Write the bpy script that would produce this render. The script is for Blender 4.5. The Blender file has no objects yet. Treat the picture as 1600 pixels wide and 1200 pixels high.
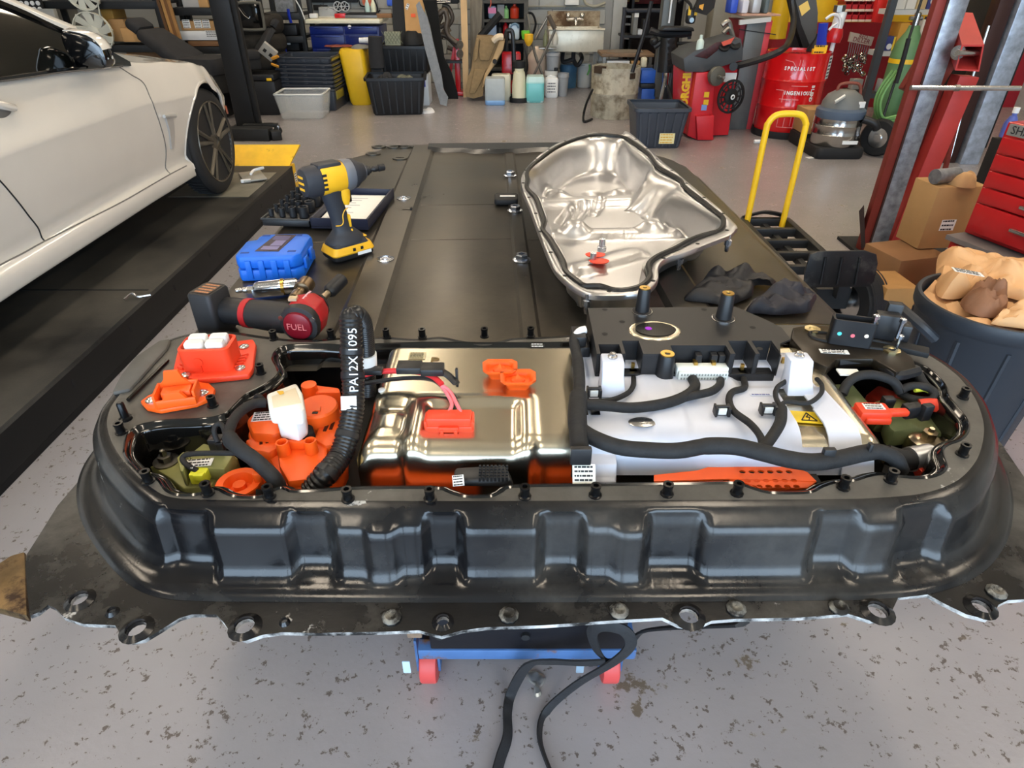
import bpy, bmesh, math, random
from mathutils import Vector as V, Matrix as Mx, Euler, noise
random.seed(7); R = random.uniform; pi = math.pi
S = bpy.context.scene; COL = S.collection
# ---------------- camera, sky, exposure ----------------
PIT = math.radians(33.2); CP, SP, FPX, CZ = math.cos(PIT), math.sin(PIT), 991.0, 1.5
cam = bpy.data.objects.new('camera', bpy.data.cameras.new('camera')); COL.objects.link(cam)
cam.location = (0, 0, CZ); cam.rotation_euler = (pi/2-PIT, 0, 0)
cam.data.lens = 36*FPX/1600; cam.data.sensor_width = 36; cam.data.clip_start = .02; S.camera = cam
w = bpy.data.worlds.new('sky'); S.world = w; w.use_nodes = True
w.node_tree.nodes['Background'].inputs[0].default_value = (.60, .79, 1, 1)
w.node_tree.nodes['Background'].inputs[1].default_value = 8.0
S.view_settings.view_transform = 'Standard'; S.view_settings.look = 'None'
S.view_settings.exposure = 0.28; S.view_settings.gamma = 1; S.view_settings.use_curve_mapping = False
LAMP = (1.0, .85, .66); LAMP_E = 24.0
S.cycles.max_bounces = 8; S.cycles.transparent_max_bounces = 12; S.cycles.sample_clamp_indirect = 6

# ---------------- projection of photo pixels onto real planes ----------------
def ray(px, py):
    u = (px-800)/FPX; v = (600-py)/FPX
    return V((u, CP+v*SP, v*CP-SP))
def H(px, py, z=0.0):
    d = ray(px, py); t = (z-CZ)/d.z; return V((d.x*t, d.y*t, z))
def D(px, py, y):
    d = ray(px, py); t = y/d.y; return V((d.x*t, y, CZ+d.z*t))
def X(px, py, x):
    d = ray(px, py); t = x/d.x; return V((x, d.y*t, CZ+d.z*t))
def PL(px, py, p0, n):
    d = ray(px, py); c = V((0, 0, CZ)); t = (V(p0)-c).dot(n)/d.dot(n); return c+d*t
def C(r, g, b):
    return tuple(((x/255)/12.92 if x/255 <= .04045 else ((x/255+.055)/1.055)**2.4) for x in (r, g, b))

# ---------------- materials ----------------
MATS = {}
def mat(name, col, rough=.5, metal=0., var=0., vs=8., bump=0., bs=40., dust=None, dust2=None, coat=0., trans=0., ior=1.45, alpha=1., emit=0., spec=.5, rvar=0., stretch=None, aniso=0.):
    """dust / dust2 = (colour, threshold 0..1, scale, roughness, softness)"""
    if name in MATS: return MATS[name]
    m = bpy.data.materials.new(name); m.use_nodes = True; MATS[name] = m
    T = m.node_tree; N = T.nodes; L = T.links; b = N['Principled BSDF']
    b.inputs['Roughness'].default_value = rough; b.inputs['Metallic'].default_value = metal
    b.inputs['Coat Weight'].default_value = coat; b.inputs['Coat Roughness'].default_value = .05
    b.inputs['Transmission Weight'].default_value = trans; b.inputs['IOR'].default_value = ior
    b.inputs['Alpha'].default_value = alpha; b.inputs['Specular IOR Level'].default_value = spec
    col = tuple(col)+(1,); b.inputs['Base Color'].default_value = col
    if emit: b.inputs['Emission Color'].default_value = col; b.inputs['Emission Strength'].default_value = emit
    tc = None
    def coord(sc, st=None):
        nonlocal tc
        if tc is None: tc = N.new('ShaderNodeTexCoord')
        if st:
            mp = N.new('ShaderNodeMapping'); mp.inputs['Scale'].default_value = st; L.new(tc.outputs['Object'], mp.inputs[0]); return mp.outputs[0]
        return tc.outputs['Object']
    def nz(sc, det=4, st=None, ro=.6):
        n = N.new('ShaderNodeTexNoise'); n.inputs['Scale'].default_value = sc; n.inputs['Detail'].default_value = det; n.inputs['Roughness'].default_value = ro
        L.new(coord(sc, st), n.inputs['Vector']); return n.outputs['Fac']
    cs = None; rs = None
    if var:
        mx = N.new('ShaderNodeMix'); mx.data_type = 'RGBA'
        mx.inputs[6].default_value = tuple(max(0, x*(1-var)) for x in col[:3])+(1,); mx.inputs[7].default_value = tuple(min(1, x*(1+var)) for x in col[:3])+(1,)
        rm = N.new('ShaderNodeMapRange'); rm.inputs[1].default_value = .3; rm.inputs[2].default_value = .7
        L.new(nz(vs, 5, stretch), rm.inputs[0]); L.new(rm.outputs[0], mx.inputs[0]); cs = mx.outputs[2]
    for dd in (dust, dust2):
        if not dd: continue
        dc, th, sc, dr, soft = dd
        rm = N.new('ShaderNodeMapRange'); rm.inputs[1].default_value = th-soft; rm.inputs[2].default_value = th+soft
        L.new(nz(sc, 7, None, .68), rm.inputs[0])
        mx = N.new('ShaderNodeMix'); mx.data_type = 'RGBA'; mx.inputs[6].default_value = col; mx.inputs[7].default_value = tuple(dc)+(1,)
        if cs: L.new(cs, mx.inputs[6])
        L.new(rm.outputs[0], mx.inputs[0]); cs = mx.outputs[2]
        mr = N.new('ShaderNodeMix'); mr.inputs[2].default_value = rough; mr.inputs[3].default_value = dr
        if rs: L.new(rs, mr.inputs[2])
        L.new(rm.outputs[0], mr.inputs[0]); rs = mr.outputs[0]
    if rvar and not rs:
        rm = N.new('ShaderNodeMapRange'); rm.inputs[1].default_value = .3; rm.inputs[2].default_value = .7
        rm.inputs[3].default_value = max(.02, rough-rvar); rm.inputs[4].default_value = rough+rvar
        L.new(nz(vs*1.7+3, 5, stretch), rm.inputs[0]); rs = rm.outputs[0]
    if cs: L.new(cs, b.inputs['Base Color'])
    if rs: L.new(rs, b.inputs['Roughness'])
    if bump:
        bp = N.new('ShaderNodeBump'); bp.inputs['Strength'].default_value = bump; bp.inputs['Distance'].default_value = .004
        L.new(nz(bs, 4), bp.inputs['Height']); L.new(bp.outputs[0], b.inputs['Normal'])
    return m

# ---------------- mesh helpers ----------------
def cr(pts, n=6, closed=False):
    """Catmull-Rom through the points"""
    P = [V(p) for p in pts]; m = len(P); out = []
    for i in range(m if closed else m-1):
        if closed: a, b, c, d = P[i-1], P[i], P[(i+1) % m], P[(i+2) % m]
        else: a, b, c, d = P[max(i-1, 0)], P[i], P[i+1], P[min(i+2, m-1)]
        for k in range(n):
            t = k/n; out.append(.5*((2*b)+(c-a)*t+(2*a-5*b+4*c-d)*t*t+(3*b-a-3*c+d)*t**3))
    if not closed: out.append(P[-1])
    return out
def resample(pts, n, closed=True):
    P = list(pts)+([pts[0]] if closed else []); L = [0]
    for a, b in zip(P, P[1:]): L.append(L[-1]+(b-a).length)
    out = []; j = 0; tot = L[-1]; m = n if closed else n-1
    for i in range(n):
        s = tot*i/m
        while j < len(L)-2 and L[j+1] < s: j += 1
        t = (s-L[j])/max(1e-9, L[j+1]-L[j]); out.append(P[j].lerp(P[j+1], min(1, t)))
    return out
def offset(pts, d):
    """closed loop in XY moved sideways by d (outwards for a counter-clockwise loop)"""
    n = len(pts); out = []
    for i in range(n):
        t = pts[(i+1) % n]-pts[i-1]; nn = V((t.y, -t.x, 0)); nn.normalize(); out.append(pts[i]+nn*(d[i] if isinstance(d, list) else d))
    return out
def area(pts): return sum(a.x*b.y-b.x*a.y for a, b in zip(pts, pts[1:]+pts[:1]))/2
def ccw(pts): return pts if area(pts) > 0 else pts[::-1]
def sst(a, b, x):
    t = min(1, max(0, (x-a)/(b-a))); return t*t*(3-2*t)
def inpoly(x, y, P):
    r = False; j = len(P)-1
    for i in range(len(P)):
        if (P[i].y > y) != (P[j].y > y) and x < (P[j].x-P[i].x)*(y-P[i].y)/(P[j].y-P[i].y)+P[i].x: r = not r
        j = i
    return r

class MB:
    def __init__(s): s.v = []; s.f = []; s.M = Mx(); s.fm = []; s.mi = 0
    def at(s, loc=(0, 0, 0), rot=(0, 0, 0)): s.M = Mx.Translation(V(loc))@Euler(rot).to_matrix().to_4x4(); return s
    def add(s, vs, fs):
        o = len(s.v); s.v += [s.M@V(v) for v in vs]; s.f += [tuple(o+i for i in f) for f in fs]; s.fm += [s.mi]*len(fs); return s
    def box(s, c, d, rz=0, taper=1.0):
        x, y, z = d[0]/2, d[1]/2, d[2]/2; q = Mx.Rotation(rz, 3, 'Z'); c = V(c)
        vs = [c+q@V((a*x*(taper if e > 0 else 1), b*y*(taper if e > 0 else 1), e*z)) for e in (-1, 1) for b in (-1, 1) for a in (-1, 1)]
        return s.add(vs, [(0, 2, 3, 1), (4, 5, 7, 6), (0, 1, 5, 4), (2, 6, 7, 3), (0, 4, 6, 2), (1, 3, 7, 5)])
    def ring(s, p, ax, r, n, ph=0):
        ax = V(ax).normalized(); u = ax.orthogonal().normalized(); w_ = ax.cross(u)
        return [V(p)+u*(r*math.cos(2*pi*i/n+ph))+w_*(r*math.sin(2*pi*i/n+ph)) for i in range(n)]
    def loft(s, rings, cap=True, closed=True):
        n = len(rings[0]); vs = [v for r in rings for v in r]; fs = []
        for k in range(len(rings)-1):
            for i in range(n if closed else n-1):
                j = (i+1) % n; fs.append((k*n+i, k*n+j, (k+1)*n+j, (k+1)*n+i))
        if cap and closed: fs += [tuple(range(n-1, -1, -1)), tuple(range((len(rings)-1)*n, len(rings)*n))]
        return s.add(vs, fs)
    def cyl(s, p0, p1, r0, r1=None, n=16, cap=True):
        r1 = r0 if r1 is None else r1; a = V(p1)-V(p0); return s.loft([s.ring(p0, a, r0, n), s.ring(p1, a, r1, n)], cap)
    def lathe(s, prof, c=(0, 0, 0), ax=(0, 0, 1), n=24, cap=True):
        ax = V(ax).normalized(); return s.loft([s.ring(V(c)+ax*z, ax, max(r, 1e-4), n) for r, z in prof], cap)
    def tube(s, pts, r, n=8, cap=True, closed=False, flat=1.0, up=None):
        P = [V(p) for p in pts]; m = len(P); rings = []; u = None
        for i in range(m):
            t = (P[(i+1) % m]-P[i-1]) if closed else P[min(i+1, m-1)]-P[max(i-1, 0)]
            if t.length < 1e-9: t = V((0, 0, 1))
            t.normalize()
            if u is None: u = V(up) if up else t.orthogonal()
            u = u-t*u.dot(t)
            if u.length < 1e-6: u = t.orthogonal()
            u.normalize(); w_ = t.cross(u); rr = r[i] if isinstance(r, (list, tuple)) else r
            rings.append([P[i]+u*(rr*flat*math.cos(2*pi*k/n))+w_*(rr*math.sin(2*pi*k/n)) for k in range(n)])
        if closed: rings.append(rings[0])
        return s.loft(rings, cap and not closed)
    def prism(s, poly, z0, z1):
        P = [V((p[0], p[1], 0)) for p in poly]; P = ccw(P); n = len(P)
        return s.add([V((p.x, p.y, z0)) for p in P]+[V((p.x, p.y, z1)) for p in P],
                     [tuple(range(n-1, -1, -1)), tuple(range(n, 2*n))]+[(i, (i+1) % n, n+(i+1) % n, n+i) for i in range(n)])
    def plate(s, loops, z0, z1):
        """flat sheet with holes: first loop is the outline, the others are holes"""
        bm = bmesh.new(); es = []
        for lp in loops:
            vs = [bm.verts.new((p[0], p[1], 0)) for p in lp]; es += [bm.edges.new((vs[i], vs[(i+1) % len(vs)])) for i in range(len(vs))]
        bmesh.ops.triangle_fill(bm, edges=es, use_beauty=True, use_dissolve=False); bm.verts.index_update()
        vs = [v.co.copy() for v in bm.verts]; n = len(vs); fs = [tuple(v.index for v in f.verts) for f in bm.faces]
        top = []
        for f in fs:
            a, b, c = (vs[i] for i in f[:3]); top.append(f if (b-a).cross(c-a).z > 0 else f[::-1])
        side = [(e.verts[0].index, e.verts[1].index) for e in es]; bm.free()
        s.add([V((v.x, v.y, z1)) for v in vs]+[V((v.x, v.y, z0)) for v in vs], top+[tuple(n+i for i in f[::-1]) for f in top])
        o = len(s.v)-2*n; k = s.mi; s.mi = k+getattr(s, 'edge_mi', 0)
        s.f += [(o+a, o+b, o+n+b, o+n+a) for a, b in side]; s.fm += [s.mi]*len(side); s.mi = k
        return s
    def grid(s, fn, nu, nv, cu=False):
        vs = [fn(i/(nu-(0 if cu else 1)), j/(nv-1)) for j in range(nv) for i in range(nu)]; fs = []
        for j in range(nv-1):
            for i in range(nu if cu else nu-1):
                k = (i+1) % nu; fs.append((j*nu+i, j*nu+k, (j+1)*nu+k, (j+1)*nu+i))
        return s.add(vs, fs)
    def ball(s, c, r, n=12, sc=(1, 1, 1)):
        c = V(c); return s.loft([[c+V((r*sc[0]*math.sin(a)*math.cos(2*pi*i/n), r*sc[1]*math.sin(a)*math.sin(2*pi*i/n), r*sc[2]*math.cos(a))) for i in range(n)] for a in [pi-1e-3-(pi-2e-3)*k/(n//2) for k in range(n//2+1)]], True)

def link(o, name, parent=None):
    COL.objects.link(o)
    if parent: o.parent = parent
    return o
def tag(o, label=None, cat=None, group=None, kind=None):
    if label: o['label'] = label
    if cat: o['category'] = cat
    if group: o['group'] = group
    if kind: o['kind'] = kind
    return o
def thing(name, label, cat, loc=(0, 0, 0), rz=0, group=None, rot=None):
    o = bpy.data.objects.new(name, None); COL.objects.link(o); o.location = loc; o.rotation_euler = rot or (0, 0, rz); o.empty_display_size = .05
    return tag(o, label, cat, group)
def obj(name, mb, m, parent=None, bevel=0., seg=2, ang=38, sub=0, label=None, world=False, solid=0., flat=False, cat=None, group=None, kind=None):
    """link the shape as ONE mesh object. world: the shape is in scene coordinates; its parents are unrotated"""
    off = V((0, 0, 0))
    if world and parent:
        q = parent
        while q: off += q.location; q = q.parent
    me = bpy.data.meshes.new(name)
    vs = [v-off for v in mb.v]
    if not parent and vs:      # origin at the base of a thing that is one mesh
        lo = V([min(v[i] for v in vs) for i in range(3)]); hi = V([max(v[i] for v in vs) for i in range(3)]); off = V(((lo.x+hi.x)/2, (lo.y+hi.y)/2, lo.z)); vs = [v-off for v in vs]
    me.from_pydata(vs, [], mb.f)
    for k in (m if isinstance(m, (list, tuple)) else [m]): me.materials.append(k)
    if any(mb.fm): me.polygons.foreach_set('material_index', mb.fm)
    bm = bmesh.new(); bm.from_mesh(me); bmesh.ops.remove_doubles(bm, verts=bm.verts, dist=1e-6); bmesh.ops.recalc_face_normals(bm, faces=bm.faces)
    if bevel:
        es = [e for e in bm.edges if len(e.link_faces) == 2 and e.calc_face_angle(0) > math.radians(32)]
        bmesh.ops.bevel(bm, geom=es, offset=bevel, segments=seg, profile=.5, affect='EDGES', clamp_overlap=True)
    if solid: bmesh.ops.solidify(bm, geom=bm.faces, thickness=solid)
    bm.to_mesh(me); bm.free()
    if not flat: me.shade_smooth(); me.set_sharp_from_angle(angle=math.radians(ang))
    o = bpy.data.objects.new(name, me); link(o, name, parent)
    if not parent: o.location = off
    if sub:
        md = o.modifiers.new('sub', 'SUBSURF'); md.levels = md.render_levels = sub
    return tag(o, label, cat, group, kind)
def dup(o, loc=None, rz=None, label=None, parent=None, group=None, rot=None):
    r = o.copy(); COL.objects.link(r)
    if parent: r.parent = parent
    if loc is not None: r.location = loc
    if rz is not None: r.rotation_euler = (0, 0, rz)
    if rot is not None: r.rotation_euler = rot
    if label: r['label'] = label
    if group: r['group'] = group
    for ch in list(o.children):
        c = ch.copy(); COL.objects.link(c); c.parent = r
        for g in list(ch.children):
            d = g.copy(); COL.objects.link(d); d.parent = c
    return r
def cut(o, mb):
    """take the shape away from an object for good"""
    me = bpy.data.meshes.new('c'); me.from_pydata([tuple(v-o.location) for v in mb.v], [], mb.f); bm = bmesh.new(); bm.from_mesh(me); bmesh.ops.recalc_face_normals(bm, faces=bm.faces); bm.to_mesh(me); bm.free()
    c = bpy.data.objects.new('c', me); COL.objects.link(c); c.location = o.location
    if o.parent: c.parent = o.parent
    md = o.modifiers.new('b', 'BOOLEAN'); md.object = c; md.operation = 'DIFFERENCE'; md.solver = 'EXACT'
    dg = bpy.context.evaluated_depsgraph_get(); dg.update(); nm = bpy.data.meshes.new_from_object(o.evaluated_get(dg)); o.modifiers.remove(md); o.data = nm
    bpy.data.objects.remove(c)
def text(name, s, m, parent, loc, rot, size, ext=.0004, align='CENTER', sx=1., label=None, shear=0, bold=0.):
    cu = bpy.data.curves.new(name, 'FONT'); cu.body = s; cu.size = size; cu.extrude = ext; cu.align_x = align; cu.align_y = 'CENTER'; cu.resolution_u = 2; cu.shear = shear; cu.offset = bold; cu.materials.append(m)
    t = bpy.data.objects.new('t', cu); COL.objects.link(t); dg = bpy.context.evaluated_depsgraph_get(); dg.update()
    me = bpy.data.meshes.new_from_object(t.evaluated_get(dg)); bpy.data.objects.remove(t)
    o = bpy.data.objects.new(name, me); link(o, name, parent); o.location = loc; o.rotation_euler = rot; o.scale = (sx, 1, 1); return tag(o, label)
def rbox(w, d, h, r=.01, n=4, z0=0., tp=1.):
    """rings of a rounded box standing on z0, for loft; tp scales the top"""
    def rr(w, d, r, z):
        o = []
        for cx, cy, a in ((w/2-r, d/2-r, 0), (-w/2+r, d/2-r, pi/2), (-w/2+r, -d/2+r, pi), (w/2-r, -d/2+r, 1.5*pi)):
            o += [V((cx+r*math.cos(a+pi/2*k/n), cy+r*math.sin(a+pi/2*k/n), z)) for k in range(n+1)]
        return o
    e = min(r*.6, h*.2); return [rr(w-e, d-e, r, z0), rr(w, d, r, z0+e), rr(w*tp, d*tp, r, z0+h-e), rr(w*tp-e, d*tp-e, r, z0+h)]

# ---------------- shared materials ----------------
blk = mat('black_plastic', C(30, 30, 32), .42, var=.15)
blkm = mat('black_matte', C(24, 24, 25), .7, var=.2)
steel = mat('bright_steel', C(200, 200, 200), .25, 1., var=.1)
galv = mat('galvanised_steel', C(150, 152, 158), .42, .85, var=.35, vs=25, bump=.15)
white = mat('white_plastic', C(228, 228, 226), .4, var=.03)
paper = mat('white_paper', C(232, 230, 224), .7, var=.03)
ink = mat('black_ink', C(25, 25, 28), .6)
inkw = mat('white_ink', C(235, 235, 235), .6)
card = mat('brown_cardboard', C(176, 136, 88), .75, var=.08, vs=5)
red = mat('red_paint', C(196, 24, 30), .35, coat=.3, var=.06)
yel = mat('yellow_paint', C(238, 190, 32), .42, var=.05)
rub = mat('black_rubber', C(27, 27, 28), .75, var=.15)
# ================= the room =================
concrete = mat('painted_concrete_floor', C(150, 145, 146), .24, var=.10, vs=1.3, bump=.15, bs=60, dust=(C(94, 85, 79), .605, 42, .8, .02), dust2=(C(104, 93, 80), .655, 5.5, .7, .015), rvar=.1)
wallm = mat('grey_painted_block', C(166, 166, 160), .55, var=.07, vs=3, dust=(C(150, 140, 115), .62, 3, .6, .1))
joint = mat('mortar_joint', C(150, 150, 146), .8)
WY = 11.0
fl = obj('floor', MB().box((0, 3.4, -.1), (14, 16.2, .2)), concrete, kind='structure')
obj('apron', MB().box((0, -10.7, -.12), (30, 12, .2)), mat('outside_concrete', C(170, 170, 168), .8, var=.1), kind='structure')
wb = obj('wall_back', MB().box((-2.7, WY+.1, 2.2), (8.6, .2, 4.4)).box((2.1, WY+.1, 3.4), (1.0, .2, 2.0)).box((4.8, WY+.1, 2.2), (4.4, .2, 4.4)), joint, kind='structure')
bl = MB().box((0, 0, 0), (.392, .03, .192)); b0 = None
for r in range(7):
    for k in range(15):
        x = -4.0+.4*k+(.2 if r % 2 else 0)
        if x+.2 > 1.52: continue
        if b0 is None: b0 = obj('block', bl, wallm, wb, bevel=.004, seg=1)
        else: b0 = dup(b0, parent=wb)
        b0.location = V((x, WY-.012+R(-.002, .002), .1+.2*r))-wb.location
obj('trim_1', MB().box((1.60, WY-.03, 1.2), (.20, .12, 2.4)), mat('grey_frame', C(168, 168, 162), .5, var=.05), kind='structure', bevel=.006)
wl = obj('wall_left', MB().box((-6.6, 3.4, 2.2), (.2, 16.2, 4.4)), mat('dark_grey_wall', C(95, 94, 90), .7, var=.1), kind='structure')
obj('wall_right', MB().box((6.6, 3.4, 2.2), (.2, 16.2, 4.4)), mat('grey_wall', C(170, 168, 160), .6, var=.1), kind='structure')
obj('ceiling', MB().box((0, 3.4, 4.5), (14, 16.2, .2)), mat('pale_ceiling', C(205, 196, 178), .8, var=.05), kind='structure')
obj('wall_front', MB().box((0, -4.6, 4.05), (13, .2, .7)).box((-5.6, -4.6, 1.85), (1.8, .2, 3.7)).box((5.6, -4.6, 1.85), (1.8, .2, 3.7)).box((0, -4.6, 1.85), (.4, .2, 3.7)), wallm, kind='structure')
# red and yellow painted wall at the right
rw = obj('wall_back_right', MB().box((4.9, 8.9, .48), (3.4, .12, .96)), mat('dark_red_wall', C(150, 22, 34), .5, var=.12, vs=4), kind='structure')
obj('yellow_band', MB().box((4.9, 8.9, 1.7), (3.4, .12, 1.48)), mat('yellow_wall', C(232, 188, 30), .5, var=.06), rw, world=True)
# storage room behind the doorway
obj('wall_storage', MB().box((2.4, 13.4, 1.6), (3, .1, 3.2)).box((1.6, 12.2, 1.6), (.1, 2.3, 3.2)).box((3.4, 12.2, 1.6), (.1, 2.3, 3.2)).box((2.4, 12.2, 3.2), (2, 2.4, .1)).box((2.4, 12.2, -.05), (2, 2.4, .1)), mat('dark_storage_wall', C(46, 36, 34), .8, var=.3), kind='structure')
# ceiling lamps
frm = mat('lamp_housing', C(225, 222, 215), .5); dif = mat('lit_diffuser', LAMP, .5, emit=LAMP_E)
L0 = None
for x in (-4.2, -1.4, 1.4, 4.2):
    for y in (-1.6, 1.8, 5.2, 8.6):
        if L0 is None:
            L0 = thing('ceiling_light', 'long ceiling lamp with a lit diffuser under the pale ceiling', 'ceiling light', (x, y, 4.28), group='rows of ceiling lamps')
            obj('housing', MB().box((0, 0, .06), (.34, 1.5, .12)), frm, L0, bevel=.01); obj('diffuser', MB().box((0, 0, -.012), (.28, 1.42, .02)), dif, L0)
        else: dup(L0, (x, y, 4.28))
po = bpy.data.objects.new('door_daylight', bpy.data.lights.new('door_daylight', 'AREA')); COL.objects.link(po)
po.data.shape = 'RECTANGLE'; po.data.size = 9.4; po.data.size_y = 3.7; po.location = (0, -4.45, 1.85); po.rotation_euler = (pi/2, 0, 0); po.data.cycles.is_portal = True
# ================= the opened battery pack =================
ZF, ZD, ZR = .70, .785, .825          # flange, deck and rim heights
gw = (C(132, 130, 126), .66, 3.2, .62, .13)
packm = mat('black_coated_steel', C(22, 22, 24), .17, .1, var=.25, vs=6, dust=(C(64, 62, 58), .62, 3.0, .30, .17), dust2=(C(170, 169, 165), .69, 6, .6, .012), bump=.05, bs=90, spec=.5)
dustm = mat('dust_covered_black_steel', C(34, 34, 34), .3, .1, var=.25, vs=6, dust=(C(104, 101, 95), .53, 3.4, .6, .2), dust2=(C(172, 170, 166), .665, 7, .6, .012), bump=.06, bs=90)
flangem = mat('scraped_black_flange', C(26, 26, 27), .26, .1, var=.3, vs=8, dust=(C(98, 96, 91), .63, 3.0, .5, .13), dust2=(C(176, 175, 172), .655, 8, .6, .012), bump=.06, bs=90)
deckm = mat('dusty_deck_steel', C(66, 63, 58), .27, .75, var=.12, vs=4, dust=(C(112, 105, 94), .62, 3.2, .46, .3), dust2=(C(150, 145, 135), .80, 8, .6, .05), bump=.04, bs=70, rvar=.08)
glossm = mat('glossy_black_coating', C(20, 19, 18), .12, .3, coat=.5, var=.1)
chip = mat('chipped_bare_edge', C(190, 190, 188), .5, .3, var=.6, vs=30, dust=(C(30, 30, 30), .5, 12, .5, .06))
bare = mat('bare_scraped_metal', C(120, 120, 116), .5, .6, var=.5, vs=60, dust=(C(40, 40, 40), .5, 40, .5, .06))
boltm = mat('black_oxide_bolt', C(26, 26, 27), .28, .6)
nutm = mat('zinc_nut', C(190, 195, 205), .25, 1.)
ora = mat('orange_plastic', C(238, 92, 22), .42, var=.05)
orr = mat('red_orange_plastic', C(232, 66, 34), .42, var=.05)
goldm = mat('brushed_tinned_steel', C(212, 203, 182), .24, 1., var=.04, vs=60)
wht = mat('milky_white_plastic', C(206, 211, 225), .38, var=.03)
tape = mat('black_cloth_tape', C(30, 30, 31), .75, var=.25, vs=60, bump=.25, bs=120)
label_w = mat('white_sticker', C(236, 236, 232), .45)

pk = thing('battery_pack', 'open black car battery pack on a lift cart, orange and white parts inside', 'battery pack', H(800, 700, ZF))
def px(pts, z): return [H(a, b, z) for a, b in pts]
# --- flange: sheet with holes and a worn edge
fo = px([(150, 725), (120, 755), (90, 790), (62, 835), (42, 866), (40, 884), (42, 920), (47, 962), (60, 957), (75, 945), (86, 950), (100, 965), (130, 975), (180, 977), (190, 993), (205, 1003), (225, 1000), (250, 985), (280, 966), (300, 960), (338, 960), (350, 973), (363, 993), (385, 1001), (410, 992), (440, 988), (500, 989), (600, 987), (655, 985), (690, 994), (722, 985), (760, 980), (850, 977), (950, 970), (1035, 965), (1060, 977), (1090, 980), (1112, 970), (1150, 967), (1250, 965), (1325, 959), (1360, 970), (1388, 967), (1396, 950), (1404, 933), (1450, 929), (1475, 943), (1510, 960), (1542, 968), (1554, 958), (1560, 945), (1575, 938), (1640, 934), (1690, 936), (1730, 905), (1700, 830), (1600, 745), (1545, 665)], ZF)
bk = [V((.80, 1.15, ZF)), V((.2, 1.18, ZF)), V((-.4, 1.16, ZF)), V((-.74, 1.05, ZF))]
def hole(cx, cy, rx, n=12):
    c = H(cx, cy, ZF); r = (H(cx+rx, cy, ZF)-c).x; return [c+V((r*math.cos(-2*pi*k/n), r*math.sin(-2*pi*k/n), 0)) for k in range(n)]
holes = [(214, 984, 15), (383, 980, 15), (125, 938, 13), (176, 957, 6), (692, 972, 10), (1076, 964, 15), (1371, 956, 15), (1532, 949, 14), (445, 973, 5)]
mb = MB(); mb.edge_mi = 1; mb.plate([fo+bk]+[hole(*h) for h in holes], ZF-.007, ZF); obj('flange', mb, [flangem, chip], pk, world=True)
for cx, cy, r in holes:                  # raised collars round the holes
    cl = MB(); lp = hole(cx, cy, r*1.05, 16); cl.loft([[p+V((0, 0, .001)) for p in lp], [p+V((0, 0, .006)) for p in lp], [p+V((0, 0, .0005)) for p in hole(cx, cy, r*1.75, 16)]], False)
    obj('hole_collar', cl, packm, pk, world=True)
for cx, cy in ((612, 965), (795, 962), (967, 956), (1150, 952), (1310, 950), (1556, 926)):
    c = H(cx, cy, ZF); q = obj('rivet_nut', MB().lathe([(.014, 0), (.015, .003), (.010, .007), (.009, .007), (.005, .003)], c, n=10), bare, pk, world=True, ang=60)
# bent tab at the far left
tb = px([(42, 866), (20, 872), (-30, 905), (-60, 945), (-20, 950), (25, 962), (46, 968)], ZF-.02)
obj('bent_tab', MB().prism([(p.x, p.y) for p in tb], ZF-.03, ZF-.012), mat('scraped_bronze_steel', C(120, 98, 66), .4, .7, var=.5, vs=14, dust=(C(60, 45, 36), .55, 14, .6, .06)), pk, world=True, bevel=.004)

# --- penthouse outline (top plate level) and opening
outl = px([(250, 792), (212, 772), (178, 738), (155, 705), (145, 670), (152, 640), (172, 612), (186, 588), (205, 562), (245, 534), (300, 517), (360, 514), (420, 522), (480, 527), (540, 523), (600, 522), (650, 525), (690, 522), (730, 529), (770, 530), (800, 524), (850, 522), (900, 518), (1000, 508), (1150, 502), (1290, 502), (1370, 516), (1420, 532), (1470, 556), (1505, 580), (1524, 598), (1546, 628), (1560, 668), (1558, 705), (1546, 735), (1516, 765), (1460, 786), (1380, 794), (1300, 796), (1000, 798), (700, 799), (450, 798), (320, 797)], ZR)
open_px = [(196, 701), (202, 678), (220, 665), (260, 658), (319, 655), (351, 648), (367, 634), (385, 617), (412, 603), (428, 592), (436, 582), (433, 572), (427, 560), (431, 549), (446, 541), (475, 539), (511, 539), (545, 541), (602, 538), (680, 536), (760, 537), (885, 536), (1000, 530), (1150, 528), (1300, 536), (1370, 548), (1435, 570), (1452, 578), (1466, 590), (1477, 604), (1481, 619), (1494, 636), (1509, 655), (1511, 672), (1500, 686), (1480, 694), (1471, 702), (1473, 716), (1477, 729), (1467, 740), (1443, 746), (1407, 744), (1378, 740), (1356, 743), (1333, 750), (1303, 753), (1282, 760), (1266, 768), (1231, 770), (1195, 768), (1163, 758), (1143, 754), (1080, 755), (937, 757), (880, 758), (800, 760), (782, 768), (765, 775), (727, 775), (702, 768), (680, 762), (565, 762), (500, 766), (457, 767), (445, 762), (430, 764), (409, 775), (377, 776), (356, 771), (343, 764), (328, 763), (313, 771), (284, 773), (262, 766), (250, 750), (238, 743), (222, 739), (210, 728), (199, 715)]
NO = 480
OUT = resample(cr(ccw(outl), 8, True), NO); OPN = resample(cr(ccw(px(open_px, ZR)), 5, True), NO)
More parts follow.
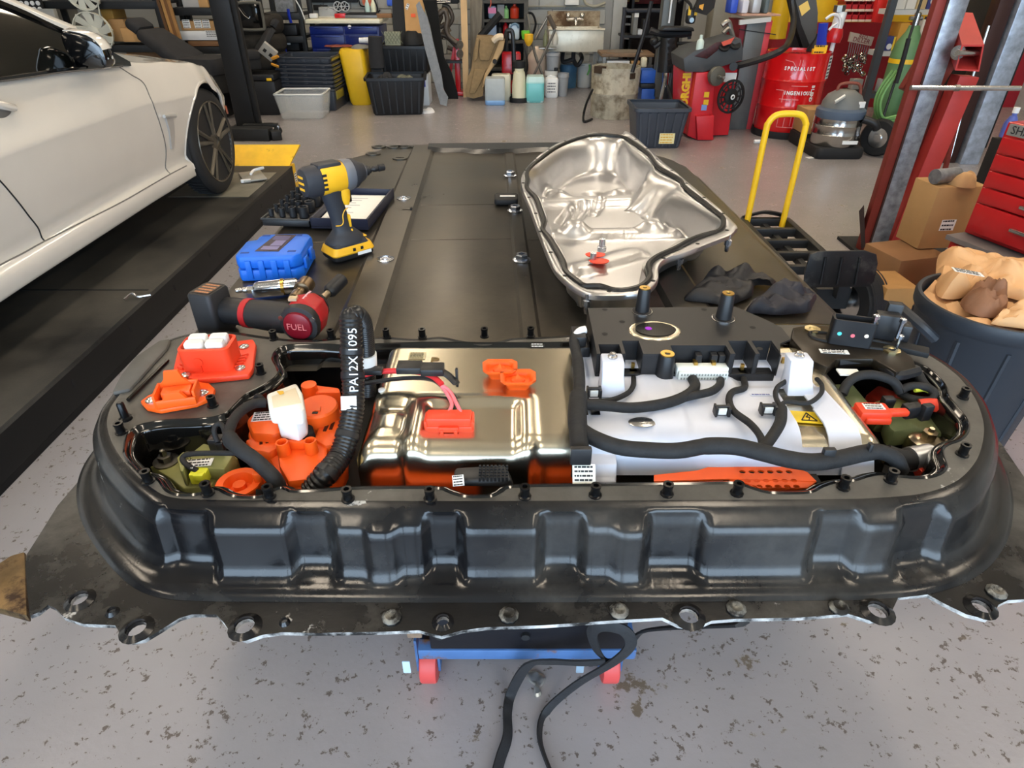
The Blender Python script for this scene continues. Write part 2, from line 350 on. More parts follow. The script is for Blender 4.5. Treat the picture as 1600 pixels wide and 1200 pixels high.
# corrugations of the front wall, by photo column: proud bands
bands = [(262, 268, -1), (332, 345, 1), (455, 463, -1), (520, 530, 1), (575, 582, 1.7), (618, 626, .7), (662, 672, -1), (716, 728, 1), (838, 850, -1), (903, 915, .8), (950, 965, 1.7), (1000, 1012, -.7), (1085, 1100, 1), (1258, 1272, -1), (1322, 1335, .8), (1388, 1402, -.8), (1448, 1462, .8)]
def corr(p):
    if p.y > .80: return 0.
    x = 800+(p.x/(p.y*CP+(CZ-.77)*SP))*FPX; v = 0.
    cur = 0.
    for a, b, h in bands: cur += (h-cur)*sst(a, b, x)
    return .011*cur*sst(.80, .70, p.y)
co = [corr(p) for p in OUT]
def ringo(d, z, k): return [V((p.x, p.y, z)) for p in offset(OUT, [d+k*c for c in co])]
mb = MB(); rings = [ringo(-.022, ZR, 0), ringo(-.011, ZR-.001, 0), ringo(-.004, ZR-.005, .0), ringo(-.001, ZR-.010, .4), ringo(.004, ZR-.0175, .8), ringo(.008, ZR-.024, 1), ringo(.0105, ZR-.034, 1), ringo(.015, ZF+.036, 1), ringo(.021, ZF+.022, 1), ringo(.031, ZF+.014, .8), ringo(.044, ZF+.010, .4), ringo(.057, ZF+.009, 0), ringo(.062, ZF+.004, 0), ringo(.066, ZF+.0005, 0)]
mb.loft(rings, False); sh = obj('housing_wall', mb, packm, pk, world=True, ang=70)
mb = MB(); es = [offset(OUT, -.022), OPN]
mb.plate([es[0], es[1][::-1]], ZR-.004, ZR); obj('rim_plate', mb, dustm, pk, world=True)
def ri(d, z): return [V((p.x, p.y, z)) for p in offset(OPN, -d)]
mb = MB(); mb.loft([ri(-.004, ZR+.0005), ri(-.001, ZR+.003), ri(.002, ZR+.001), ri(.004, ZR-.006), ri(.009, ZR-.009), ri(.012, ZR-.007), ri(.014, ZR-.012), ri(.015, ZR-.030), ri(.012, ZF+.005)], False); obj('opening_lip', mb, glossm, pk, world=True, ang=70)
mb = MB(); mb.prism([(p.x, p.y) for p in offset(OUT, -.02)], ZF+.001, ZF+.006); obj('tray_floor', mb, blkm, pk, world=True)
# stud bolts round the rim
studs = [(190, 676, 1), (232, 752, 1), (325, 771, 1), (421, 776, 1), (544, 780, 1), (672, 780, 1), (820, 776, 1), (930, 774, 1), (1042, 772, 1), (1151, 771, 1), (1317, 762, 1), (1391, 751, 1), (1503, 710, 1), (1504, 621, 1), (333, 634, 1), (408, 583, 1), (428, 530, 1), (518, 528, 1), (604, 527, 1), (660, 527, 1), (757, 526, 1), (829, 525, 1)]
s0 = None
for a, b, k in studs:
    p = H(a, b, ZR)
    if s0 is None:
        m_ = MB().lathe([(.0105, 0), (.0105, .002), (.0075, .003), (.0072, .016), (.0082, .017), (.0082, .021), (.0045, .021), (.004, .015)], n=10); s0 = obj('stud_bolt', m_, boltm, pk, ang=50)
        s0.location = p-pk.location
    else: dup(s0, p-pk.location, R(0, 3), parent=pk)
# tall pin and ridge at the left
c = H(197, 655, ZR); obj('locating_pin', MB().lathe([(.011, 0), (.011, .004), (.007, .006), (.0065, .034), (.004, .037)], c, n=12), boltm, pk, world=True)
a, b = H(200, 625, ZR+.004), H(262, 563, ZR+.004); obj('seam_ridge', MB().tube([a, b], .004, 6), glossm, pk, world=True)
obj('dust_cover', MB().prism([(p.x, p.y) for p in px([(176, 618), (190, 590), (212, 562), (250, 536), (268, 533), (262, 548), (205, 612)], ZR)], ZR-.003, ZR+.008), mat('dusty_black_foam', C(88, 86, 82), .85, var=.2, bump=.2), pk, world=True, bevel=.006)
# --- deck
NW = V((762, -48)); AX = (H(762, 700, ZF)-H(762, 700, ZF))
pa = math.atan2(H(600, 800, ZD).y-H(600, 800, ZD).y, 1)
LY = math.atan((800-762)/(FPX/CP))   # pack axis leans a little to the left
ad = V((-math.sin(LY), math.cos(LY), 0)); ar = V((math.cos(LY), math.sin(LY), 0))
O0 = H(815, 407, ZD)                  # the pack's middle line, at the near nut
def pkp(s, t, z=0.): return O0+ar*s+ad*t+V((0, 0, z))
def st(pxx, pyy, z=ZD): q = H(pxx, pyy, z)-O0; return q.dot(ar), q.dot(ad)
sl = st(372, 440)[0]; srr = st(1260, 440)[0]; tb_ = st(700, 229)[1]; tf = st(700, 533)[1]
bo, bi = st(600, 380)[0], st(630, 380)[0]
b1 = st(585, 381)[0]; b2 = st(631, 381)[0]; c1 = st(806, 407)[0]; c2 = st(824, 407)[0]
secs = [(sl-.06, -.055), (sl-.02, -.05), (sl, -.004), (sl+.03, 0), (b1-.012, 0), (b1, .008), (b2-.004, .008), (b2+.010, -.002), (b2+.02, 0), (c1-.008, 0), (c1, .006), (c2, .006), (c2+.008, 0), (-b2-.02, 0), (-b2-.010, -.002), (-b2+.004, .008), (-b1, .008), (-b1+.012, 0), (srr-.11, 0), (srr-.095, -.006), (srr-.02, -.006), (srr, -.012), (srr+.02, -.05), (srr+.06, -.055)]
mb = MB(); n_t = 40
def taper(t):                         # the far corners are cut away
    return 0 if t < tb_-.34 else .02+.16*sst(tb_-.30, tb_, t)
vs = []; TT = [tf-.12+(tb_-tf+.12)*k/n_t for k in range(n_t+1)]
for t in TT:
    sh_ = taper(t)
    for s, z in secs:
        k = min(1, max(0, (abs(s)-.45)/(abs(srr)-.45))); zz = z
        vs.append(pkp(s-math.copysign(sh_*k, s), t, zz))
n = len(secs); fs = [(j*n+i, j*n+i+1, (j+1)*n+i+1, (j+1)*n+i) for j in range(n_t) for i in range(n-1)]
for s, z in secs:
    vs.append(pkp(s-math.copysign(taper(tb_)*min(1, max(0, (abs(s)-.45)/(abs(srr)-.45))), s), tb_+.01, -.06))
fs += [(n_t*n+i, n_t*n+i+1, (n_t+1)*n+i+1, (n_t+1)*n+i) for i in range(n-1)]
mb.add(vs, fs); deck = obj('deck_cover', mb, deckm, pk, world=True, ang=25, solid=.0)
lines = None                          # pressed cross beads and the raised cross bar at the far end
for (x0, x1, yy) in ((b2+.02, c1-.01, 320), (b2+.02, c1-.01, 374), (sl+.02, b1-.02, 296), (sl+.02, b1-.02, 376), (c2+.01, -b2-.02, 376)):
    t = st(700, yy)[1]; obj('pressed_bead', MB().tube([pkp(x0, t, -.001), pkp(x1, t, -.001)], .006, 6, flat=.5, up=(0, 0, 1)), deckm, pk, world=True)
bar = MB(); tq = st(760, 238)[1]
bar.loft([[pkp(x, tq+dx, 0), pkp(x, tq+dx+.015, .018), pkp(x, tb_-.01, .018), pkp(x, tb_, 0)] for x, dx in ((b2-.02, .03), (b2+.05, 0), (c1-.2, 0), (c1-.15, -.03), (c1+.05, -.03), (c1+.15, 0), (-b2-.05, 0), (-b2, .03))], True)
obj('end_bar', bar, packm, pk, world=True, ang=30)
for a, b in ((592, 229), (616, 229), (632, 229), (652, 229), (583, 240), (625, 247)):
    p = H(a, b, ZD+.004); obj('slotted_bracket', MB().plate([[p+V((.035*math.cos(q), .028*math.sin(q), 0)) for q in [k*pi/6 for k in range(12)]], [p+V((.022*math.cos(q), .01*math.sin(q), 0)) for q in [-k*pi/4 for k in range(8)]]], ZD-.002, ZD+.006), deckm, pk, world=True)
n0 = None
for a, b in ((797, 275), (805, 330), (815, 407)):
    p = H(a, b, ZD+.006)
    if n0 is None:
        n0 = obj('flange_nut', MB().lathe([(.026, 0), (.027, .004), (.020, .007)], n=20).lathe([(.019, .006), (.019, .018), (.016, .021), (.010, .021), (.009, .008)], n=6), nutm, pk, ang=30); n0.location = p-pk.location
    else: dup(n0, p-pk.location, R(0, 1), parent=pk)
w0 = None
for a, b in ((602, 405), (631, 310)):
    p = H(a, b, ZD+.008)
    if w0 is None:
        w0 = obj('sealing_plug', MB().lathe([(.026, -.001), (.026, .002), (.017, .0035), (.016, .001), (.009, .001), (.008, .004), (.003, .004)], n=18), nutm, pk, ang=40); w0.location = p-pk.location
    else: dup(w0, p-pk.location, parent=pk)
p = H(797, 315, ZD+.006)+V((-.014, 0, 0)); e = obj('vent_block', MB().loft([[p+v for v in r] for r in rbox(.085, .085, .02, .012)]), blkm, pk, world=True, bevel=.003)
obj('white_mark', MB().box(p+V((.005, 0, .0205)), (.055, .014, .001)), label_w, e, world=True)
p = H(636, 331, ZD); obj('clip', MB().box(p+V((0, 0, .004)), (.035, .008, .008)).box(p+V((.016, 0, .008)), (.006, .014, .014)), blkm, pk, world=True)
# ================= what sits inside the pack (parts of it) =================
def HP(*q): return [H(a, b, z) for a, b, z in q]
def cable(name, pts, r, m, parent, n=10, k=6, **kw): return obj(name, MB().tube(cr(pts, k), r, n, **kw), m, parent, world=True, ang=80)
def stk(parent, c, w, h, rot=(0, 0, 0), rows=4, m=None, name='sticker', seed=1, inkm=None, world=True, frac=.9):
    """a printed sticker: sheet with rows of small print"""
    rr = random.Random(seed); mb = MB().at(c, rot); mb.box((0, 0, .0004), (w, h, .0008)); mb.mi = 1
    for i in range(rows):
        y = h*.38-h*.76*i/max(1, rows-1) if rows > 1 else 0; x = -w*.42
        while x < w*.40*frac:
            l = min(rr.uniform(.06, .2)*w, w*.42*frac-x)
            if l > .01*w: mb.box((x+l/2, y, .0011), (l, h*.42/rows, .0006))
            x += l+w*.03
    return obj(name, mb, [m or label_w, inkm or ink], parent, world=world)
gr = mat('smoked_recess', C(16, 16, 18), .2, coat=.4)
# --- tinned steel power box
bx0, bx1, by0, by1, bz = -.262, .632, .826, 1.172, .838
def rect(x, y, x0, x1, y0, y1, e): return sst(x0-e, x0+e, x)*(1-sst(x1-e, x1+e, x))*sst(y0-e, y0+e, y)*(1-sst(y1-e, y1+e, y))
pA = H(644, 700, bz); pB = H(820, 624, bz)
def boxtop(x, y):
    z = -.011*rect(x, y, pA.x+.012, pB.x-.012, .80, pB.y-.010, .012)+.005*rect(x, y, pA.x-.014, pB.x+.014, .80, pB.y+.012, .012)
    z -= .010*rect(x, y, -.5, pA.x-.02, .80, pB.y+.0, .014)
    z += .007*rect(x, y, -.236, -.196, .87, .93, .008)
    return z
def boxpt(u, v):
    x = bx0+(bx1-bx0)*u; L = [(by1, -.13), (by1, -.03), (by1-.006, -.010), (by1-.022, 0)]+[(by1-.022-(by1-by0-.05)*k/44, 0) for k in range(1, 44)]+[(by0+.028, 0), (by0+.018, -.003), (by0+.009, -.009), (by0+.003, -.018), (by0, -.03), (by0-.002, -.06), (by0-.004, -.13)]
    y, dz = L[min(len(L)-1, round(v*(len(L)-1)))]
    e = max(0, 1-(x-bx0)/.03); e2 = max(0, 1-(bx1-x)/.03); drop = .03*(1-math.sqrt(max(0, 1-max(e, e2)**2)))
    k = 1 if dz > -.02 else max(0, 1+(dz+.02)/.02)
    bulge = .010*(sst(pA.x-.03, pA.x-.01, x)*(1-sst(pB.x+.0, pB.x+.025, x)))*(1-sst(by0, by0+.05, y))
    return V((x, y-bulge, bz+dz+(boxtop(x, y)-drop)*k))
nV = 55
mb = MB().grid(boxpt, 150, nV); pb = obj('power_box', mb, goldm, pk, world=True, ang=60)
e0 = [V((x, y, z)) for x, y, z in ((bx0, by0, .705), (bx0, by0, bz-.03), (bx0, by1, bz-.03), (bx0, by1, .705))]
for dx_ in (0, bx1-bx0): obj('end_wall', MB().add([v+V((dx_, 0, 0)) for v in e0], [(0, 1, 2, 3)]), goldm, pb, world=True)
stk(pb, H(652, 556, bz+.0008), .034, .026, rows=5, m=mat('worn_sticker', C(206, 196, 160), .5), seed=3)
stk(pb, H(840, 540, bz+.0008), .03, .012, rows=2, m=blkm, inkm=inkw, seed=5)
text('lettering', 'P', mat('brown_marker', C(120, 98, 52), .6), pb, H(679, 563, bz+.0012)-pk.location, (0, 0, 0), .03, sx=1.3)
for x0_, x1_ in ((-.25, -.06), (.06, .16)): obj('orange_busbar_cover', MB().box(((x0_+x1_)/2, .778, .73), (x1_-x0_, .04, .05)), ora, pk, world=True, bevel=.004)
# --- two orange caps
for a, b in ((781, 578), (809, 594)):
    p = H(a, b, bz+.012); mb = MB()
    mb.loft([[p+v for v in r] for r in [[V((x*q, y*q, z)) for x, y in [(-.032, -.016), (-.024, -.026), (.024, -.026), (.034, -.014), (.034, .014), (.024, .024), (-.024, .024), (-.034, .012)]] for q, z in ((.62, -.012), (.75, 0), (1, .006), (1, .010), (.86, .010), (.7, .004), (.66, 0))]], True)
    k = obj('rubber_cap', mb, ora, pk, world=True, ang=50, label='orange rubber cap'); obj('pip', MB().lathe([(.014, 0), (.013, .003), (.006, .007), (.001, .014)], p, n=14), ora, k, world=True)
# --- orange plug on the box with pink leads
p = H(703, 668, bz-.010); mb = MB()
mb.box(p+V((0, 0, .016)), (.078, .030, .026)).box(p+V((0, -.004, .007)), (.086, .026, .014)).box(p+V((-.040, 0, .014)), (.006, .034, .02)).box(p+V((.040, 0, .014)), (.006, .034, .02))
pg = obj('orange_plug', mb, orr, pk, world=True, bevel=.003)
obj('latch', MB().box(p+V((0, -.018, .010)), (.034, .008, .010)).box(p+V((-.012, -.021, .004)), (.006, .006, .014)).box(p+V((.012, -.021, .004)), (.006, .006, .014)), orr, pg, world=True, bevel=.0015)
pink = mat('pink_wire', C(236, 120, 128), .5)
cable('lead', HP((698, 648, .853), (706, 632, .856), (697, 613, .862), (690, 604, .866)), .0035, pink, pk); cable('lead', HP((722, 648, .853), (714, 632, .858), (704, 613, .862), (692, 603, .868)), .0035, pink, pk)
# --- black clip carrying red wires across the box
cable('red_lead', HP((561, 589, .862), (590, 581, .866), (640, 580, .87), (672, 586, .872), (690, 600, .87)), .0055, mat('red_wire', C(214, 48, 50), .5), pk)
mb = MB(); q = HP((566, 600, .855), (620, 592, .857), (670, 592, .86), (694, 606, .858), (712, 622, .850)); mb.tube(cr(q, 6), .0085, 6, flat=.5); obj('wire_channel', mb, blk, pk, world=True)
mb = MB(); q = HP((640, 574, .885), (676, 577, .885)); mb.box(q[0], (.046, .030, .014)).box(q[1], (.042, .030, .014)); q = HP((690, 580, .882), (702, 588, .874), (714, 600, .866)); mb.tube(cr(q, 5), .010, 6, flat=.4, up=(0, 0, 1)); q = H(714, 590, .87); mb.box(q, (.005, .008, .04)); q = H(577, 579, .874); mb.box(q, (.05, .02, .01)); obj('wire_clip', mb, blk, pk, world=True, bevel=.003, kind='stuff')
obj('clip_stud', MB().lathe([(.007, 0), (.007, .004), (.003, .006)], H(597, 611, bz-.004), n=12), label_w, pk, world=True)
# --- milky white cover over the right half of the box
wx0, wx1, wy0, wy1 = H(917, 690, .85).x, H(1362, 692, .85).x, H(1100, 726, .79).y, 1.115
wz = .850
def wtop(x, y):
    z = 0.
    z += .006*rect(x, y, .17, .60, 1.03, 1.09, .012)        # raised bead at the rear
    z -= .006*rect(x, y, .12, .20, .86, 1.0, .015)
    z += .005*rect(x, y, .24, .30, .80, 1.02, .008)
    z -= .010*rect(x, y, .42, .60, .985, 1.03, .012)
    return z
def wpt(u, v):
    x = wx0+(wx1-wx0)*u; L = [(wy1, -.03), (wy1-.004, -.006), (wy1-.012, 0)]+[(wy1-.012-(wy1-.012-.872)*k/30, 0) for k in range(1, 31)]+[(.858, -.003), (.845, -.010), (.833, -.022), (.824, -.038), (.818, -.052), (.815, -.066)]
    y, dz = L[min(len(L)-1, round(v*(len(L)-1)))]
    s = .0
    if dz < -.03: s = .012*(1-sst(.13, .17, x))+.010*(sst(.30, .32, x)*(1-sst(.36, .38, x)))
    return V((x+.03*max(0, u-.8)*5*(1-v)*-1, y-s*.5, wz+dz-s+(wtop(x, y) if dz > -.02 else 0)))
mb = MB(); vs = []; NU, NV2 = 150, 39
mb.grid(wpt, NU, NV2)
# window cut in the cover where the metal and the warning label show
wa, wb2 = H(1240, 655, wz).x, H(1290, 668, wz).x
keep = []
for f in mb.f:
    c = sum((mb.v[i] for i in f), V())/4
    hole_ = (wa < c.x < wb2 and .835 < c.y < .985)
    oval = ((c.x-.222)/.026)**2+((c.y-.868)/.016)**2 < 1
    slot = abs(c.y-.905) < .011 and (abs(c.x-.125) < .009 or abs(c.x-.146) < .009)
    if not hole_: keep.append(f)
mb.f = keep; mb.fm = [0]*len(keep); wc = obj('white_cover', mb, wht, pk, world=True, solid=-.003, ang=50)
mb = MB().lathe([(.024, .0004), (.021, .0018), (.001, .0018)], n=24); mb.v = [V((v.x+.222, v.y*.6+.868, v.z+wz+.004)) for v in mb.v]; obj('oval_opening', mb, steel, wc, world=True)
for x in (.125, .146): obj('slot', MB().box((x, .905, wz+.0004), (.016, .02, .001)), gr, wc, world=True)
for (a, b, ww) in ((956, 600, .04), (1246, 598, .042)):
    p = H(a, b+14, wz); mb = MB(); mb.loft([[p+V((x*ww/2, y, z)) for x, y, z in q] for q in ([(-1.2, -.016, 0), (1.2, -.016, 0), (1.1, .03, 0), (-1.1, .03, 0)], [(-1, .002, .03), (1, .002, .03), (1, .034, .03), (-1, .034, .03)], [(-1, .012, .058), (1, .012, .058), (1, .046, .058), (-1, .046, .058)])])
    k = obj('bracket_post', mb, wht, wc, world=True, bevel=.003)
    obj('screw', MB().lathe([(.009, 0), (.009, .003), (.006, .005), (.006, .009), (.002, .010)], p+V((0, .03, .058)), n=10), steel, wc, world=True)
obj('front_flap', MB().loft([HP((900, 704, .82), (962, 706, .82), (964, 726, .82), (900, 726, .82)), HP((897, 752, .80), (962, 752, .80), (962, 760, .79), (896, 760, .79))]), wht, wc, world=True, bevel=.004)
obj('front_leg', MB().loft([HP((1316, 715, .80), (1366, 707, .80), (1366, 720, .81), (1316, 725, .81)), HP((1314, 742, .79), (1366, 735, .79), (1366, 748, .78), (1314, 752, .78))]), wht, wc, world=True, bevel=.004)
stk(wc, H(1189, 617, wz+.004), .04, .006, rows=1, m=wht, inkm=mat('blue_ink', C(60, 70, 140), .5), seed=8)
p = H(1262, 652, .841); wl_ = MB().at(p, (0, 0, -.12)); wl_.box((0, 0, 0), (.052, .034, .001)); wl_.mi = 1
for a, b in (((-.013, -.011), (.013, -.011)), ((.013, -.011), (0, .012)), ((0, .012), (-.013, -.011)), ((.002, .006), (-.003, -.001)), ((-.003, -.001), (.003, -.001)), ((.003, -.001), (0, -.008))):
    wl_.tube([V(a+(.001,)), V(b+(.001,))], .0012, 4)
obj('warning_label', wl_, [mat('label_yellow', C(238, 200, 40), .5), ink], pb, world=True, label='yellow high voltage warning label')
# --- black control module
mt, mf, mz = .902, 1.016, .836
def mp(a, b, z=mt): q = H(a, b, z); return q
mod_out = [mp(918, 481), mp(1150, 479), mp(1198, 500), mp(1222, 512), mp(1236, 530)]
top = [(p.x, p.y) for p in mod_out]+[(.512, 1.055), (.498, mf+.006), (.498, mf)]
notch = [(.455, .425, .045), (.388, .352, .05), (.325, .215, .03), (.128+.075, .128+.047, .055), (.195-.03, .122+.012, .03)]
notch = []
for a, b, dp in ((1218, 1186, .05), (1179, 1148, .05), (1140, 1052, .032), (1004, 977, .05), (971, 938, .036)):
    notch.append((D(a, 560, mf).x, D(b, 560, mf).x, dp))
for x1, x0, dp in notch: top += [(x1, mf), (x1, mf+dp), (x0, mf+dp), (x0, mf)]
top += [(D(932, 558, mf).x, mf)]
mb = MB().plate([ccw([V((a, b, 0)) for a, b in top])], mt-.004, mt); md = obj('control_module', mb, blk, pk, world=True, bevel=.0015, seg=1)
xa = D(932, 558, mf).x; mb = MB(); mb.box(((xa+.498)/2, mf+.09, (mz+mt-.044)/2), (.498-xa-.004, .165, mt-.05-mz+.006)); mb.box(((xa+.498)/2, mf+.004, (mz+mt-.044)/2), (.498-xa, .01, mt-.044-mz))
prev = .498
for x1, x0, dp in notch:
    if prev-x1 > .001: mb.box(((prev+x1)/2, mf+.003, mt-.026), (prev-x1, .006, .046))
    mb.box(((x0+x1)/2, mf+dp+.002, mt-.026), (x1-x0, .004, .046)); mb.box((x1+.001, mf+dp/2, mt-.026), (.003, dp, .046)); mb.box((x0-.001, mf+dp/2, mt-.026), (.003, dp, .046)); prev = x0
mb.box(((prev+xa)/2, mf+.003, mt-.026), (prev-xa, .006, .046))
sd = [mp(918, 481), V((xa, mf, mt))]; mb.add([sd[0], sd[1], V((xa, mf, mz)), V((sd[0].x, sd[0].y, mz))], [(0, 1, 2, 3)])
for a in (1088, 1112, 1124): p = D(a, 560, mf+.03); mb.box((p.x, mf+.022, mt-.03), (.012, .016, .035))
obj('module_body', mb, blk, md, world=True, bevel=.001, seg=1)
gr = mat('smoked_recess', C(16, 16, 18), .2, coat=.4)
p = mp(1023, 517); mb = MB().lathe([(.052, .0), (.050, .002), (.040, .0025), (.036, .001)], V((0, 0, 0)), n=24); mb.v = [V((v.x, v.y*.75, v.z))+p for v in mb.v]; obj('round_recess', mb, goldm, md, world=True); mb = MB().lathe([(.040, .0030), (.001, .0032)], n=24); mb.v = [V((v.x+.002, v.y*.72+.003, v.z))+p for v in mb.v]; obj('recess_floor', mb, gr, md, world=True)
obj('purple_dot', MB().lathe([(.007, .0036), (.001, .0039)], p+V((-.012, .004, 0)), n=8), mat('purple_paint', C(150, 40, 200), .6), md, world=True)
brass = mat('brass_insert', C(196, 160, 84), .3, 1.)
for a, b, z0, z1, r in ((1003, 487, mt, .955, .014), (1130, 498, mt, .958, .015), (1036, 598, .84, .903, .0165)):
    p = H(a, b, z0); s_ = obj('threaded_standoff', MB().lathe([(r*1.5, 0), (r*1.45, .003), (r*1.05, .004), (r*.9, z1-z0-.003), (r*.8, z1-z0)], p, n=20), blk, md, world=True)
    mb = MB().lathe([(r*.78, z1-z0-.0005), (r*.78, z1-z0+.002), (r*.35, z1-z0+.002), (r*.3, z1-z0-.001)], p, n=16); obj('brass_insert', mb, brass, md, world=True)
    if z0 > .88: obj('metal_washer', MB().lathe([(r*1.55, 0), (r*1.55, .002), (r*1.3, .003)], p, n=18), steel, md, world=True)
for a, b in ((945, 484), (1100, 484), (945, 522), (1187, 545), (972, 503), (1176, 512)): obj('screw_hole', MB().lathe([(.006, .0006), (.001, .0008)], mp(a, b), n=10), blkm, md, world=True)
# connectors of the module
p = H(1095, 590, .850); mb = MB(); mb.box(p+V((0, .006, .012)), (.098, .022, .024)); mb.box(p+V((0, -.008, .010)), (.094, .010, .018))
wp = obj('wide_white_plug', mb, mat('ivory_plug', C(222, 226, 220), .5), md, world=True, bevel=.003)
mb = MB()
for r in range(2):
    for k in range(16): mb.box(p+V((-.041+.0055*k, -.0132, .006+.008*r)), (.003, .001, .004))
obj('pin_slots', mb, mat('grey_slot', C(140, 145, 140), .6), md, world=True, kind='stuff')
for a in (-.012, .022): obj('gold_latch', MB().box(p+V((a, .012, .026)), (.007, .014, .008)), brass, md, world=True)
for a, b in ((988, 584), (1158, 586), (1222, 576)):
    p = H(a, b, .848); k = obj('small_black_plug', MB().box(p, (.018, .02, .02)).box(p+V((0, -.010, 0)), (.013, .008, .014)), blk, md, world=True, bevel=.002); obj('gold_latch', MB().box(p+V((0, .004, .016)), (.006, .006, .012)), brass, md, world=True)
# --- side plug of the harness at the module's left
p = H(903, 535, .87); k = obj('side_plug', MB().box(p, (.028, .05, .05)).box(p+V((.012, 0, -.01)), (.02, .06, .03)), blk, pk, world=True, bevel=.003)
cable('white_wrap', HP((897, 528, .885), (905, 518, .895), (915, 515, .897)), .008, white, pk)
# --- wiring harness
hz = .868
cable('harness_trunk', HP((900, 520, .885), (897, 535, .885), (902, 560, .88), (905, 590, .878), (904, 618, .876), (902, 645, .875), (903, 670, .872), (906, 700, .865), (908, 722, .835), (906, 745, .81)), [.010]*12+[.011]*12+[.016]*12+[.015]*19, tape, pk, up=(1, 0, 0))
cable('harness_branch', HP((903, 668, hz), (925, 683, hz), (965, 698, hz), (1010, 703, hz), (1060, 704, hz), (1105, 697, hz), (1150, 698, hz), (1190, 707, hz), (1230, 717, .858), (1270, 722, .848), (1310, 717, .842), (1350, 708, .842), (1375, 706, .842), (1398, 716, .83), (1408, 734, .80)), [.013]*30+[.014]*40+[.013]*15, tape, pk)
cable('harness_branch', HP((905, 632, .872), (945, 634, hz), (990, 637, hz), (1040, 630, hz), (1072, 618, hz), (1086, 604, .862), (1082, 592, .856)), .0095, tape, pk)
cable('harness_branch', HP((1040, 630, hz), (1075, 620, hz), (1110, 612, hz), (1124, 602, .862), (1126, 594, .856)), .0075, tape, pk)
cable('harness_lead', HP((905, 627, .87), (950, 626, .862), (978, 616, .86), (989, 604, .86), (990, 590, .852)), .0048, tape, pk)
cable('harness_lead', HP((1162, 592, .85), (1163, 606, .858), (1145, 612, .86), (1139, 625, .862), (1147, 643, .864), (1172, 662, .866), (1188, 682, .868), (1192, 702, .868)), .0062, tape, pk)
cable('harness_lead', HP((1190, 702, .868), (1205, 680, .868), (1219, 655, .866), (1221, 636, .866), (1212, 620, .866), (1216, 604, .866), (1230, 592, .866)), [.010]*20+[.007]*20, tape, pk) if False else cable('harness_branch', HP((1188, 706, hz), (1205, 684, hz), (1219, 660, hz), (1221, 638, hz)), .0095, tape, pk)
cable('harness_lead', HP((1221, 638, hz), (1212, 620, hz), (1215, 605, hz), (1232, 592, .862), (1228, 580, .855)), .0045, tape, pk)
cable('harness_lead', HP((1219, 634, hz), (1230, 628, .866), (1262, 630, .864), (1282, 616, .862), (1284, 602, .862), (1276, 592, .86)), .0042, tape, pk)
for a, b in ((928, 613), (1128, 641), (1200, 639)):
    p = H(a, b, .866); mb = MB(); mb.box(p+V((0, 0, .008)), (.026, .006, .004)).box(p+V((0, 0, -.008)), (.026, .006, .004)).box(p+V((-.011, 0, 0)), (.004, .018, .018)).box(p+V((.011, 0, 0)), (.005, .018, .018)); k = obj('cable_clip', mb, blk, pk, world=True, bevel=.001); obj('white_insert', MB().box(p, (.014, .010, .012)), label_w, k, world=True)
for q in (((893, 712, .87), (922, 712, .87)), ((1286, 714, .853), (1300, 712, .853)), ((1352, 700, .85), (1362, 710, .85))):
    a, b = HP(*q); obj('cable_tie', MB().box((a+b)/2, (abs(a.x-b.x)+.004, .010, .032)), blk, pk, world=True, bevel=.002)
stk(pk, H(912, 740, .834)+V((0, -.005, 0)), .036, .036, (.9, 0, 0), rows=5, m=mat('cream_sticker', C(228, 222, 206), .5), seed=11)
# --- perforated orange guard
gA = HP((1022, 742, .80), (1090, 735, .80), (1150, 716, .80), (1215, 717, .80), (1262, 738, .80), (1276, 752, .80), (1262, 762, .80), (1190, 762, .80), (1140, 748, .80), (1022, 752, .80))
mb = MB(); hl = []
for r, (y0, xs) in enumerate(((726, 1156), (737, 1160), (751, 1168), (760, 1172))):
    for k in range(6 if r else 5):
        c = H(xs+14.5*k, y0, .80); hl.append([c+V((.0055*math.cos(-q*pi/4), .0042*math.sin(-q*pi/4), 0)) for q in range(8)])
mb.plate([ccw(gA)]+hl, .797, .80); gd = obj('perforated_guard', mb, ora, pk, world=True, label='perforated orange guard')
obj('guard_fold', MB().add(HP((1140, 748, .801), (1276, 752, .801), (1262, 768, .786), (1190, 768, .786), (1140, 753, .797)), [(0, 1, 2, 3, 4)]), ora, gd, world=True); obj('guard_backing', MB().box(H(1200, 740, .785), (.16, .05, .004)), blkm, gd, world=True)
# --- pressure vent on the front rim
p = H(760, 752, .805); mb = MB().at(p); mb.loft([[V((x, y, z)) for x, y, z in q] for q in ([(-.055, .012, 0), (.040, .012, 0), (.046, -.014, 0), (-.05, -.014, 0)], [(-.05, .014, .018), (.03, .014, .024), (.04, -.008, .014), (-.055, -.010, .010)])]); vb = obj('pressure_vent', mb, blk, pk, world=True, bevel=.004)
mb = MB()
for r in range(5):
    for k in range(8): mb.box(p+V((-.010+.0062*k, .012-.0052*r, .0185-.0016*r)), (.0036, .003, .010))
obj('vent_grid', mb, blkm, vb, world=True, kind='stuff')
stk(pk, H(716, 751, .826), .018, .018, (.5, 0, .15), rows=4, seed=12)
